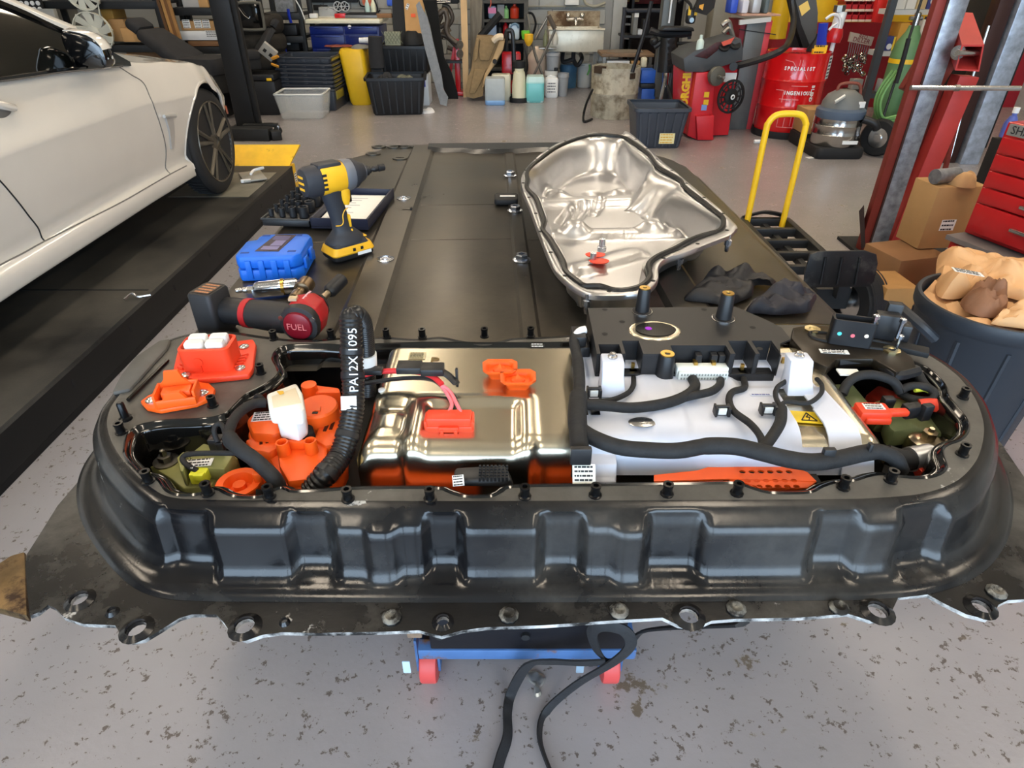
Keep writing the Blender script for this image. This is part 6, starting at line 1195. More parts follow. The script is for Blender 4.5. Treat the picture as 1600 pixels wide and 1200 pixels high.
for i, (pp, m, l) in enumerate((([(585, 132), (590, 118), (600, 113), (620, 116), (640, 118), (645, 128), (620, 132), (600, 134)], dfab, 'charcoal trim piece lying in the front black tote'), ([(608, 124), (622, 116), (638, 122), (648, 130), (636, 132), (620, 130)], mat('grey_glass_part', C(128, 128, 110), .25, .3), 'grey glassy lamp part lying in the front black tote'))):
    heap('car_part', (586, 617)[i], (614, 648)[i], (112, 117)[i], (8.6, 8.52)[i], .3, (.28, .34)[i], m, l, 'car part', 20+i)
heap('white_rag', 657, 679, 169, 8.5, .2, .0, mat('white_rag', C(226, 224, 222), .9), 'white rag on the floor beside the front black tote', 'rag', 23)
# leaning panels
def lean(nm, pts0, y0, y1, m, label, cat, th=.03):
    """a leaning flat piece from its photo outline; lower edge at depth y0, upper at y1"""
    ys_ = [p[1] for p in pts0]; lo, hi = max(ys_), min(ys_); P = [D(a, b, y0+(y1-y0)*(lo-b)/(lo-hi)) for a, b in pts0]; n = len(P)
    mn = min(p.z for p in P)
    return tag(obj(nm, MB().add(P+[p+V((0, th, 0)) for p in P], [tuple(range(n)), tuple(range(2*n-1, n-1, -1))]+[(i, (i+1) % n, n+(i+1) % n, n+i) for i in range(n)]), m), label, cat)
kx = lean('cardboard_sheet', [(630, -12), (664, -12), (662, 60), (660, 90), (640, 90), (634, 50)], 9.5, 9.7, card2, 'tall tan cardboard sheet with small stickers standing behind the totes', 'sheet')
stk(kx, D(637, 10, 9.63)+V((0, -.03, 0))-V(kx.location), .035, .07, (pi/2, .5, 0), rows=3, world=False); obj('orange_sticker', MB().box(D(646, 24, 9.6)+V((0, -.02, 0))-V(kx.location), (.06, .003, .04)), ora, kx)
lean('black_sheet', [(612, -12), (629, -12), (634, 60), (630, 100), (618, 100), (614, 40)], 9.55, 9.7, blkm, 'black upright panel left of the tan cardboard sheet', 'panel', .06)
felt = mat('grey_felt', C(138, 140, 142), .95, var=.15, vs=20, bump=.3)
lean('felt_strip', [(650, 8), (655, 2), (662, 18), (668, 28), (676, 62), (684, 95), (690, 118), (693, 140), (700, 152), (698, 166), (688, 163), (676, 120), (664, 76), (656, 40)], 8.86, 8.93, felt, 'long grey felt strip leaning in front of the black carpet', 'strip', .02)
lean('black_carpet', [(660, 0), (682, 0), (688, 50), (694, 90), (704, 110), (714, 142), (716, 156), (702, 165), (694, 140), (684, 100), (672, 40)], 9.46, 9.58, mat('black_carpet', C(16, 16, 17), .95, bump=.3), 'black carpet piece leaning behind the grey felt strip', 'carpet', .04)
# exhaust pipes on a red stand
pipe = mat('rusty_exhaust', C(92, 82, 72), .55, .6, var=.3)
rs = thing('red_stand', 'red steel jack stand with long legs behind the black carpet', 'stand', (D(712, 100, 9.8).x, 9.85, 0)); sx_ = D(712, 100, 9.8).x
obj('leg', MB().box((sx_+.02, 9.85, .35), (.07, .08, .7)), red, rs, world=True, bevel=.004); obj('leg', MB().tube([(sx_-.16, 9.85, .02), (sx_, 9.85, .62)], .03, 4), red, rs, world=True); obj('foot', MB().box((sx_-.05, 9.85, .03), (.36, .3, .05)), red, rs, world=True, bevel=.004); obj('shelf', MB().box((sx_, 9.80, .43), (.3, .2, .03)), dgm, rs, world=True)
pr = random.Random(5)
for i, pts in enumerate(([(690, 22), (700, 16), (704, 30), (702, 44), (706, 56), (712, 62), (722, 70)], [(688, 34), (694, 42), (700, 38), (708, 50)], [(692, 54), (700, 56), (710, 64), (720, 76)], [(696, 8), (706, 12), (712, 28), (706, 40), (698, 50), (694, 60)], [(686, 18), (694, 26), (690, 36)], [(704, 74), (714, 78), (722, 82)])):
    P = [D(a-5, b, 9.68+.075*i) for a, b in pts]; o = obj('exhaust_pipe', MB().tube(cr(P, 6), .028+.006*(i == 0), 10), pipe); tag(o, ('longest bent rusty exhaust pipe ending beside the plank', 'short rusty pipe elbow in the middle of the pipe tangle', 'lower bent rusty pipe over the red stand', 'tall twisted rusty pipe at the back of the tangle', 'topmost short rusty pipe of the tangle', 'stub rusty pipe under the tangle')[i], 'exhaust pipe', 'rusty exhaust pipes by the plank')
for a, b in ((718, 70), (718, 84)): p = D(a, b, 9.60); tag(obj('pipe_flange', MB().lathe([(.018, 0), (.05, 0), (.05, .02), (.018, .02)], p, (.6, -.8, 0), 16, False), mat('grey_flange', C(140, 136, 130), .4, .8)), ('upper' if b == 70 else 'lower')+' round pipe flange at the end of the rusty pipes', 'flange')
upx('cable_drum', 680, 716, -14, 6, 9.8, .2, blkm, 'black coil pack above the rusty pipes', 'coil', None, 0, .02)
for i in range(3): a, b = D(682, -2+3*i, 9.72), D(704, -3+3*i, 9.72); tag(obj('steel_rod', MB().tube([a, b], .008, 6), steel), '%s bright steel rod across the black coil pack' % ('upper', 'middle', 'lower')[i], 'rod', 'bright steel rods')
# plank and weathered post
lean('plank', [(719, -12), (729, -12), (731, 60), (732, 120), (729, 152), (724, 153), (722, 80)], 9.6, 9.75, mat('pale_pine', C(202, 166, 118), .6, var=.08, stretch=(1, 1, .15)), 'pale pine plank standing beside the rusty exhaust pipes', 'plank', .04)
lean('weathered_post', [(734, -12), (754, -12), (752, 50), (746, 130), (736, 140), (735, 60)], 10.0, 10.1, mat('weathered_wood', C(116, 108, 94), .8, var=.3, stretch=(4, 4, .4), bump=.4), 'weathered grey timber post behind the tan car seat back', 'post', .14)
# ================= middle background =================
def jug(name, label, px0, px1, py0, py1, m, dep=.22, y=None, neck=True, fill=None, cat='jug', capm=None):
    """a square moulded can standing on the floor, from its photo rectangle"""
    a, b = H((px0+px1)/2, py1), None; y = y or a.y; l, r = D(px0, py1, y), D(px1, py1, y); w_ = r.x-l.x; top = D((px0+px1)/2, py0, y).z; k = thing(name, label, cat, ((l.x+r.x)/2, y+dep/2, 0))
    if fill: obj('liquid', MB().loft(rbox(w_*.94, dep*.9, top*fill[0], .03, z0=.004)), fill[1], k)
    rr2 = rbox(w_, dep, top*.93, .04); obj('body', MB().loft(rr2), m, k, ang=50)
    obj('moulded_band', MB().loft([[V((v.x*1.012, v.y*1.012, z)) for v in rr2[1]] for z in (top*.70, top*.72)], False), m, k)
    if neck: obj('cap', MB().lathe([(.03, top*.92), (.032, top), (.001, top)], (w_*.2, 0, 0), n=14), capm or m, k); obj('grip', MB().tube(cr([(-w_*.3, 0, top*.92), (-w_*.15, 0, top*.99), (w_*.05, 0, top*.96)], 5), .018, 8), m, k)
    return k
def lathe_at(name, label, cat, px_, py0, py1, y, prof, m, parent=None, z0=None):
    """prof: list of (radius in photo pixels, height 0..1)"""
    b, t = D(px_, py1, y), D(px_, py0, y); d = ray(px_, py1); sc = (y/d.y)/FPX; z = b.z if z0 is None else z0
    return tag(obj(name, MB().lathe([(r*sc, (t.z-z)*h) for r, h in prof], (b.x, y, z), n=20), m, ang=40), label, cat)
# tan car seat back
tanf = mat('tan_velour', C(134, 112, 80), .95, var=.12, vs=30, bump=.3, bs=150); tanl = mat('light_tan_vinyl', C(176, 146, 104), .7, var=.05)
sb = lean('car_seat_back', [(745, 56), (767, 56), (789, 62), (787, 76), (775, 100), (762, 116), (756, 136), (754, 150), (740, 154), (728, 151), (727, 142), (731, 122), (737, 106), (740, 76)], 9.28, 9.46, tanf, 'worn tan velour car seat back standing on end beside the plank', 'seat back', .16)
def on_lean(nm, pts, m, dy, parent, th=.03):
    P = [D(a, b, 9.28+.18*(154-b)/98+dy)-V(parent.location) for a, b in pts]; n = len(P)
    return obj(nm, MB().add(P+[p+V((0, th, 0)) for p in P], [tuple(range(n)), tuple(range(2*n-1, n-1, -1))]+[(i, (i+1) % n, n+(i+1) % n, n+i) for i in range(n)]), m, parent, bevel=.012)
on_lean('cushion_panel', [(751, 62), (768, 60), (776, 66), (764, 95), (750, 95), (748, 78)], tanf, -.03, sb); on_lean('cushion_panel', [(741, 108), (760, 108), (750, 132), (742, 146), (733, 146)], tanf, -.03, sb); on_lean('bolster', [(744, 60), (749, 60), (746, 92), (740, 98), (741, 76)], tanf, -.04, sb)
on_lean('side_strip', [(780, 64), (789, 64), (786, 78), (772, 102), (762, 118), (756, 136), (753, 138), (757, 116), (768, 96)], tanl, -.05, sb)
obj('pivot', MB().cyl(D(773, 96, 9.28)-V(sb.location), D(773, 96, 9.36)-V(sb.location), .03, n=12), blkm, sb)
tag(obj('black_bar', MB().tube([V((D(745, 60, 9.8).x-.06, 9.80, .05)), D(752, 56, 9.80), D(782, 22, 9.80)], .05, 8), blkm), 'thick black bar leaning up behind the tan seat back', 'bar'); tag(obj('padded_hook', MB().tube(cr([D(771, 64, 9.38), D(778, 58, 9.36), D(785, 58, 9.38)], 5), .04, 8), mat('cream_pad', C(220, 200, 170), .7)), 'cream padded hook on top of the tan seat back', 'hook')
# shelf of car care bottles against the wall
sy = 10.2; xa_, xb_ = D(753, 20, sy).x, D(822, 20, sy).x; zs1, zs2 = D(780, 30, sy).z, D(780, 63, sy).z
k = thing('bottle_shelf', 'dark wooden shelf unit of car care bottles behind the tan seat back', 'shelving', ((xa_+xb_)/2, sy+.2, 0)); wdk = mat('dark_grey_timber', C(74, 72, 66), .7, var=.2)
for x in (xa_, xb_): obj('side', MB().box((x, sy+.2, .75), (.06, .45, 1.5)), wdk, k, world=True)
for z in (zs1, zs2, .3): obj('shelf', MB().box(((xa_+xb_)/2, sy+.2, z-.02), (xb_-xa_, .42, .035)), wdk, k, world=True)
obj('back', MB().box(((xa_+xb_)/2, sy+.42, .75), (xb_-xa_, .02, 1.5)), mat('dark_back', C(50, 50, 50), .8), k, world=True)
obj('top_board', MB().box(((xa_+xb_)/2, sy+.2, D(780, 2, sy).z), (xb_-xa_, .42, .05)), wdk, k, world=True)
bj = lambda l, a, b, c_, d, m, z, nm='bottle', yy=sy+.02, prof_=None: lathe_at(nm, l, 'bottle', (a+b)/2, c_, d, yy+.12, [(x*(b-a)/2, h) for x, h in (prof_ or [(.9, 0), (1, .05), (1, .7), (.55, .82), (.35, .86), (.35, 1), (.001, 1)])], m, None, z)
gb = mat('slate_blue_bottle', C(120, 142, 162), .35); kx = upx('oil_bottle', 763, 775, 9, 29, sy+.05, .16, gb, 'slate blue oil bottle with a pink label on the upper bottle shelf', 'bottle', zs1+.002, 0, .02); obj('pink_label', MB().box((0, -.081, .10), (.11, .003, .07)), mat('pink_label', C(226, 130, 170), .5), kx); obj('cap', MB().cyl((0, 0, .18), (0, 0, .215), .03, n=12), mat('maroon_cap', C(110, 20, 40), .4), kx)
upx('grey_carton', 777, 788, 7, 29, sy+.1, .2, mat('grey_card', C(150, 148, 142), .6), 'grey carton on the upper shelf between the bottles', 'box', zs1+.002)
bj('slim pale green bottle on the upper bottle shelf', 787, 795, 9, 30, mat('lime_bottle', C(150, 206, 130), .35), zs1+.002); bj('orange red bottle on the upper bottle shelf', 797, 811, 6, 30, mat('orange_red_bottle', C(206, 62, 36), .35), zs1+.002)
upx('pale_blue_can', 761, 776, 36, 58, sy+.05, .15, mat('pale_blue_can', C(160, 182, 210), .35), 'pale blue square can on the lower bottle shelf', 'can', zs2+.002, 0, .03)
bj('small dark bottle on the lower bottle shelf', 777, 785, 36, 60, blk, zs2+.002); bj('slim red bottle on the lower bottle shelf', 786, 794, 32, 60, red, zs2+.002)
kx = upx('washer_jug', 795, 812, 37, 63, sy+.01, .18, mat('white_blue_jug', C(196, 214, 226), .35), 'white jug with a blue grip on the lower bottle shelf', 'jug', zs2+.002, 0, .03); obj('grip', MB().tube(cr([(-.06, -.095, .14), (-.03, -.10, .19), (.03, -.10, .20), (.06, -.095, .15)], 5), .014, 8), mat('steel_blue', C(110, 140, 160), .4), kx)
tag(obj('pink_strap', MB().tube(cr([D(766, -4, sy), D(767, 6, sy-.02), D(765, 12, sy-.02)], 4), .008, 6), mat('salmon_cord', C(190, 90, 70), .6)), 'thin salmon cord hanging in front of the slate blue bottle', 'cord')
# red jerry can and machine parts before the shelf
kx = upx('jerry_can', 784, 814, 82, 114, 9.75, .2, red, 'red fuel can with white panels in front of the bottle shelf', 'can', .02, 0, .03); obj('white_panel', MB().box((-.05, -.105, .12), (.07, .006, .18), 0), white, kx); obj('black_panel', MB().box((.04, -.105, .22), (.08, .006, .08)), blkm, kx)
blockat('can_stand', (D(799, 114, 9.85).x, 9.88, .009), (.4, .3, .018), dgm, 'thin dark board under the red fuel can', 'board')
tag(obj('carry_loop', MB().tube(cr([D(791, 80, 9.6), D(791, 52, 9.6), D(796, 48, 9.6), D(801, 54, 9.6), D(803, 100, 9.58), D(803, 112, 9.5)], 6), .03, 8), blk), 'black loop handle rising above the red fuel can', 'handle')
tag(obj('pale_bag', MB().ball(D(782, 60, 9.85), .09, 14, (1, .6, .9)), mat('pale_bag', C(206, 212, 216), .5)), 'pale plastic bag on the seat back corner', 'bag') if False else None
# jugs on the floor
milk = mat('milky_jug', C(206, 214, 216), .4, trans=.35, ior=1.2, alpha=.9, var=.05); milk2 = mat('cream_jug', C(216, 212, 190), .45, var=.05); blw = mat('blue_washer_fluid', C(120, 160, 206), .3); teal = mat('teal_fluid', C(110, 190, 190), .3)
j1 = jug('fluid_jug', 'milky white square jug with a little blue fluid, in front of the seat back', 758, 789, 120, 165, milk, .25, neck=False); obj('blue_fluid', MB().loft(rbox((D(789, 160, 8.96).x-D(758, 160, 8.96).x)*1.004, .252, .07, .04, z0=.002)), blw, j1)
jug('fluid_jug', 'cream white square jug behind the jug of blue fluid', 768, 798, 114, 160, milk2, .2, 9.3, neck=False)
j2 = jug('fluid_jug', 'milky jug two thirds full of teal fluid', 822, 850, 117, 161, mat('teal_tinted_jug', C(186, 216, 212), .35, var=.04), .25, neck=False); w_ = D(850, 160, 9.15).x-D(822, 160, 9.15).x; obj('teal_fluid', MB().loft(rbox(w_*1.004, .252, .27, .04, z0=.002)), teal, j2)
sp_ = lathe_at('pump_sprayer', 'white pump sprayer with a black base and collar between the jugs', 'sprayer', 811, 100, 160, 9.25, [(11, 0), (11.5, .06), (11.5, .1), (11, .12), (11, .45), (8.5, .80), (7, .82), (7, .90), (5, .92), (2, 1)], mat('cream_sprayer', C(214, 208, 178), .45)); obj('base_ring', MB().lathe([(.125, 0), (.13, .05), (.125, .07)], n=20, cap=False), blkm, sp_); obj('collar', MB().lathe([(.07, .42), (.085, .43), (.085, .50), (.05, .51)], n=16, cap=False), blkm, sp_)
tag(obj('sprayer_hose', MB().tube(cr([D(818, 70, 9.4), D(823, 90, 9.35), D(824, 108, 9.5), D(821, 118, 9.5), D(819, 150, 9.5)], 6), .012, 6), blkm), 'thin black hose looping beside the white sprayer', 'hose')
# translucent canister with metal crossed legs
lathe_at('canister', 'pinkish translucent canister with a cream lid left of the sink', 'canister', 839, 72, 132, 10.05, [(15, 0), (15.5, .05), (15.5, .68), (16, .70), (14, .80), (7, .95), (4, 1)], mat('pinkish_canister', C(206, 186, 166), .45, var=.08), None, .0)
met = mat('dull_tube_steel', C(150, 146, 138), .35, .9)
tag(obj('folding_stand', MB().tube(cr([D(824, 22, 9.7), D(829, 52, 9.68), D(836, 85, 9.66), D(848, 118, 9.64)], 5), .018, 8), met), 'bent steel tube leaning from the shelf to the teal jug', 'tube'); tag(obj('folding_stand', MB().tube([D(834, 118, 9.58), D(866, 50, 9.6), D(867, 44, 9.6), D(857, 24, 9.6), D(836, 62, 9.6)], .017, 8), met), 'steel tube frame bent like a peak in front of the sink corner', 'tube')
tag(obj('dark_sleeve', MB().tube([D(857, 24, 9.57), D(867, 45, 9.57)], .03, 8), mat('brown_sleeve', C(84, 74, 64), .7)), 'dark sleeve on the peak of the steel tube frame', 'sleeve')
lathe_at('green_cup', 'lime green plastic cup hanging over the yellow one', 'cup', 821, 48, 61, 9.6, [(5, 0), (6.5, .5), (6.8, 1)], mat('lime_green', C(112, 196, 60), .4)); lathe_at('yellow_cup', 'golden yellow plastic bottle hanging under the lime green cup', 'bottle', 826, 53, 72, 9.5, [(2, 0), (5, .2), (7, .5), (7, 1)], mat('golden_yellow', C(232, 176, 40), .4))
tag(obj('wall_hose', MB().tube(cr([D(823, 20, 10.7), D(832, 22, 10.7), D(837, 36, 10.7), D(834, 50, 10.7), D(830, 58, 10.6)], 6), .016, 6), blkm), 'black hose looping on the block wall left of the sink', 'hose')
# buckets under the sink
gyb = mat('grey_bucket', C(150, 152, 154), .45, var=.05)
def bucket(l, px_, r, y0, y1, y, m, z0=0.): return lathe_at('bucket', l, 'bucket', px_, y0, y1, y, [(r*.82, 0), (r*.84, .02), (r*.97, .8), (r*1.06, .82), (r*1.06, .88), (r*1.02, .9), (r*1.03, 1), (r*.95, 1), (r*.8, .1)], m, None, z0)
bucket('white bucket standing left of the white oil jug', 860, 10, 110, 140, 9.76, mat('off_white_bucket', C(206, 204, 196), .5), 0.); zb_ = D(860, 109.5, 9.76).z
bucket('grey bucket stacked on the white bucket beside the sink', 863, 10.5, 82, 110, 9.77, gyb, zb_+.004); bucket('small grey bucket behind the white oil jug', 879, 8.5, 114, 146, 9.72, gyb)
kx = jug('oil_jug', 'white oil jug with a grey label in front of the grey bucket', 851, 872, 120, 153, white, .14); stk(kx, (.0, -.0712, .13), .14, .14, (pi/2, 0, 0), rows=4, m=paper, inkm=mat('label_dark', C(90, 88, 96), .5), world=False); obj('black_cap', MB().cyl((.055, 0, .33), (.055, 0, .37), .025, n=12), blk, kx)
lathe_at('blue_drum', 'dusty blue plastic drum under the sink', 'drum', 887, 100, 137, 10.5, [(12, 0), (13, .05), (13, .55), (12.5, .6), (13, .65), (13.5, .9), (12, 1)], mat('dusty_blue_plastic', C(64, 108, 140), .5, var=.15)); kx = lathe_at('paint_pail', 'white pail with a green mark under the sink', 'pail', 912, 98, 136, 10.5, [(10, 0), (10.5, .02), (11, .84), (11.6, .85), (11.6, .92), (10.5, .93), (10.5, 1), (.01, 1)], mat('grey_white_pail', C(190, 192, 190), .45)); obj('green_mark', MB().tube(cr([(.03, -.128, .18), (.06, -.118, .26), (.05, -.122, .32)], 4), .016, 6, flat=.3), mat('leaf_green', C(110, 180, 100), .5), kx)
# sink
ssm = mat('stained_sink_enamel', C(206, 200, 182), .35, .25, var=.12, vs=6, dust=(C(140, 110, 70), .62, 5, .5, .08))
yk = 9.9; l, r = D(858, 46, yk), D(944, 46, yk); zr_, zb2 = l.z, D(900, 81, yk).z; k = thing('utility_sink', 'stained double utility sink with a wall faucet on the block wall', 'sink', ((l.x+r.x)/2, yk+.3, 0)); sw = r.x-l.x; cx_ = (l.x+r.x)/2
mb = MB(); mb.box((cx_, yk+.015, (zr_+zb2)/2), (sw, .03, zr_-zb2)).box((cx_, yk+.55, (zr_+zb2)/2), (sw, .03, zr_-zb2)).box((l.x+.015, yk+.28, (zr_+zb2)/2), (.03, .55, zr_-zb2)).box((r.x-.015, yk+.28, (zr_+zb2)/2), (.03, .55, zr_-zb2)).box((cx_-.06, yk+.28, (zr_+zb2)/2-.02), (.03, .5, zr_-zb2-.04)).box((cx_, yk+.28, zb2+.01), (sw, .55, .02)); obj('basin', mb, ssm, k, world=True, bevel=.008)
obj('rim', MB().tube([(l.x-.01, yk-.01, zr_), (r.x+.01, yk-.01, zr_)], .014, 8), ssm, k, world=True); zt2 = D(900, 24, yk+.55).z; obj('splash_back', MB().box((cx_, yk+.59, (zr_+zt2)/2), (sw, .04, zt2-zr_+.1)), mat('rusty_splash', C(168, 150, 120), .5, .2, var=.2, vs=4, dust=(C(96, 70, 44), .5, 4, .7, .1)), k, world=True)
for x in (l.x+.05, r.x-.05): obj('leg', MB().box((x, yk+.06, zb2/2), (.035, .035, zb2)), met, k, world=True); obj('leg', MB().box((x, yk+.5, zb2/2), (.035, .035, zb2)), met, k, world=True)
f0 = D(898, 30, yk+.55); fz = f0.z; fc = obj('faucet', MB().tube([(f0.x-.12, yk+.52, fz), (f0.x+.12, yk+.52, fz)], .028, 8).tube(cr([(f0.x, yk+.52, fz), (f0.x, yk+.36, fz+.02), (f0.x, yk+.30, fz-.06)], 5), .018, 8), steel, k, world=True)
for s in (-.1, .1): obj('tap', MB().lathe([(.02, 0), (.035, .02), (.03, .05), (.02, .06)], (f0.x+s, yk+.50, fz+.02), n=10), steel, fc, world=True)
obj('drain_trap', MB().tube(cr([(cx_, yk+.28, zb2), (cx_, yk+.28, zb2-.12), (cx_+.06, yk+.28, zb2-.2), (cx_+.12, yk+.28, zb2-.12), (cx_+.12, yk+.5, zb2-.08)], 6), .03, 8).tube(cr([(cx_-.15, yk+.28, zb2), (cx_-.15, yk+.28, zb2-.15), (cx_, yk+.28, zb2-.12)], 6), .03, 8), blk, k, world=True)
lathe_at('soap_bottle', 'clear soap bottle with a dark label hanging on the sink front', 'bottle', 867, 50, 70, yk-.06, [(4, 0), (4.4, .05), (4.4, .6), (2, .8), (1.5, 1)], mat('clear_bottle', C(196, 192, 180), .3)); lathe_at('soap_bottle', 'olive bottle standing left of the sink corner', 'bottle', 852, 46, 72, yk-.05, [(3.5, 0), (3.7, .05), (3.7, .6), (1.6, .8), (1.4, 1)], mat('olive_bottle', C(120, 122, 90), .3))
blockat('sink_shelf', (D(855, 73, yk).x, yk-.105, D(855, 72.6, yk-.05).z-.012), (.24, .18, .018), met, 'small steel ledge carrying the bottles at the sink corner', 'ledge')
wallbox('paper_dispenser', 883, 905, -10, 8, mat('white_dispenser', C(232, 230, 222), .4), 'white paper towel dispenser on the wall over the sink', 'dispenser', .14)
tag(obj('wall_pipe', MB().tube(cr([D(912, -4, WY-.06), D(916, 6, WY-.06), D(930, 10, WY-.06), D(946, 4, WY-.06)], 6), .02, 8), mat('painted_pipe', C(164, 158, 140), .5)), 'painted pipe bending on the wall above the sink', 'pipe'); tag(obj('conduit_pipe', MB().tube([D(822, 10, WY-.05), D(945, 10, WY-.05)], .012, 6), mat('painted_pipe', C(1, 1, 1))), 'straight painted conduit along the wall above the sink', 'conduit')
# beige drum shaped bin
cb = H(962, 188); rr3 = (D(1000, 180, cb.y).x-D(926, 180, cb.y).x)/2; hh = D(962, 108, cb.y).z
k = thing('open_drum', 'open stained beige drum with a square cut hole', 'drum', (cb.x, cb.y+rr3, 0)); stn = mat('stained_beige_drum', C(176, 168, 148), .65, var=.18, vs=10, dust=(C(110, 98, 78), .56, 7, .8, .1), stretch=(1, 1, .4))
obj('shell', MB().lathe([(rr3*.95, 0), (rr3*.97, .02), (rr3, hh*.48), (rr3*1.012, hh*.49), (rr3*1.012, hh*.51), (rr3, hh*.52), (rr3*1.03, hh), (rr3*.99, hh), (rr3*.94, .04), (.001, .03)], n=36), stn, k)
obj('cut_hole', MB().box((rr3*.55, -rr3*.86, hh*.86), (.07, .03, .06), .6), mat('dark_hole', C(60, 44, 30), .8), k); obj('notch', MB().box((-rr3*.75, -rr3*.55, hh-.02), (.1, .1, .07), .8), mat('dark_hole', C(1, 1, 1)), k)
tag(obj('floor_hose', MB().tube(cr([D(926, 140, 7.8), H(917, 160, .2), H(912, 178, .05), H(913, 190, .015), H(925, 186, .015)], 6), .014, 6), blkm), 'black hose curling on the floor beside the beige drum', 'hose')
tag(obj('pry_bar', MB().tube([D(1018, 2, 8.05), D(1007, 50, 8.03), D(988, 113, 8.0)], .022, 8), blk), 'long black lever bar standing in the beige drum', 'bar')
# table with junk behind the drum
ty = 9.3; zt3 = D(980, 84, ty).z; l, r = D(940, 90, ty), D(1022, 90, ty); k = thing('work_table', 'low brown topped steel table behind the beige drum', 'table', ((l.x+r.x)/2, ty+.25, 0)); obj('top', MB().box(((l.x+r.x)/2, ty+.25, zt3-.02), (r.x-l.x, .5, .04)), mat('brown_table_top', C(120, 96, 72), .6, var=.2), k, world=True, bevel=.006)
for x in (l.x+.04, r.x-.04): obj('leg', MB().box((x, ty+.04, zt3/2), (.04, .04, zt3)), met, k, world=True); obj('leg', MB().box((x, ty+.45, zt3/2), (.04, .04, zt3)), met, k, world=True)
obj('lower_shelf', MB().box(((l.x+r.x)/2, ty+.25, D(980, 104, ty).z), (r.x-l.x, .45, .03)), met, k, world=True)
zl2 = D(980, 104, ty).z+.017
for i, (a, b, m, l_) in enumerate(((948, 984, white, 'white carton on the lower shelf of the brown table'), (986, 1000, card2, 'tan carton on the lower shelf of the brown table'))): upx('carton', a, b, 95, 103, ty+.05, .2, m, l_, 'box', zl2)
bucket('cream plastic pot at the right end of the brown table', 1008, 6, 90, 104, 9.2, milk2, None) if False else upx('cream_pot', 1002, 1012, 90, 103, ty-.1, .1, milk2, 'cream plastic pot at the right end of the brown table', 'pot', zl2-.02, 0, .02)
heap('rag_cloth', 948, 1006, 80, 9.55, .4, zt3+.001, mat('grey_brown_cloth', C(110, 100, 88), .9), 'grey brown rag spread on the brown table', 'rag', 31)
# storage room contents
st0 = D(968, 60, 11.9); k = thing('storage_shelf', 'dark shelf with small tools inside the storage doorway', 'shelving', (st0.x, 12.2, 0))
for x in (st0.x-.18, st0.x+.2): obj('post', MB().box((x, 12.2, .9), (.04, .3, 1.8)), dgm, k, world=True)
for py in (26, 38, 60): obj('shelf', MB().box((st0.x, 12.2, D(968, py, 12.05).z), (.4, .3, .03)), met, k, world=True)
for i, (a, b, y0, y1, m, l_) in enumerate(((962, 968, 18, 25, white, 'small white box on the storage shelf'), (970, 976, 16, 25, steel, 'steel tool on the storage shelf'), (960, 975, 32, 37, mat('grey_tool', C(120, 120, 118), .4), 'flat grey tool on the middle storage shelf'))): upx('stored_box', a, b, y0, y1, 12.06, .1, m, l_, 'box', D(968, 26 if i < 2 else 38, 12.05).z+.017)
k = thing('tool_trolley', 'black tubular trolley loaded with pale boxes in the doorway', 'trolley', D(1005, 85, 10.4)*1.0); kz = D(1005, 58, 10.4); k.location = (kz.x, 10.5, 0); hw_ = .30; zt4 = D(1005, 17, 10.4).z; zb4 = D(1005, 57, 10.4).z
obj('frame', MB().tube(cr([(kz.x-hw_, 10.4, .0), (kz.x-hw_, 10.4, zt4-.04), (kz.x-hw_+.05, 10.4, zt4), (kz.x+hw_-.05, 10.4, zt4), (kz.x+hw_, 10.4, zt4-.04), (kz.x+hw_, 10.4, 0)], 3), .03, 8), mat('grey_black_tube', C(64, 66, 72), .35, .4), k, world=True); obj('shelf', MB().box((kz.x, 10.6, zb4), (.6, .45, .03)), blk, k, world=True); obj('shelf', MB().box((kz.x, 10.6, .2), (.6, .45, .03)), blk, k, world=True)
for i, (a, b, y0, y1, m, l_) in enumerate(((988, 998, 22, 56, mat('grey_motor', C(128, 128, 124), .5), 'grey motor case on the black trolley'), (996, 1004, 46, 57, white, 'white cable box on the black trolley'), (1003, 1016, 30, 57, dgm, 'dark gearbox on the black trolley'))): upx('trolley_load', a, b, y0, y1, 10.44+.05*i, .2, m, l_, 'machine part', zb4+.017)
tag(obj('white_tag_card', MB().box(D(995, 23, 10.4), (.06, .005, .06)), paper), 'small white card tied to the trolley frame', 'card')
upx('red_clutter', 968, 1050, -12, 6, 12.9, .2, mat('dark_red_clutter', C(96, 26, 24), .7, var=.4), 'dark red shelf load at the back of the storage room', 'load', None); upx('tan_load', 975, 1000, -12, 3, 12.7, .15, card, 'tan carton at the back of the storage room', 'box', None)
# blue boxes behind the mast
for i, (y0, y1) in enumerate(((110, 130), (139, 162))): upx('blue_box', 1001, 1025, y0, y1, 8.32, .25, mat('cobalt_plastic', C(34, 84, 172), .45, var=.08), ('upper' if i == 0 else 'lower')+' cobalt blue box behind the beige drum', 'box', None if i == 0 else .002)
upx('grey_tray', 1001, 1025, 131, 138, 8.32, .25, dgm, 'dark metal tray between the two cobalt blue boxes', 'tray')
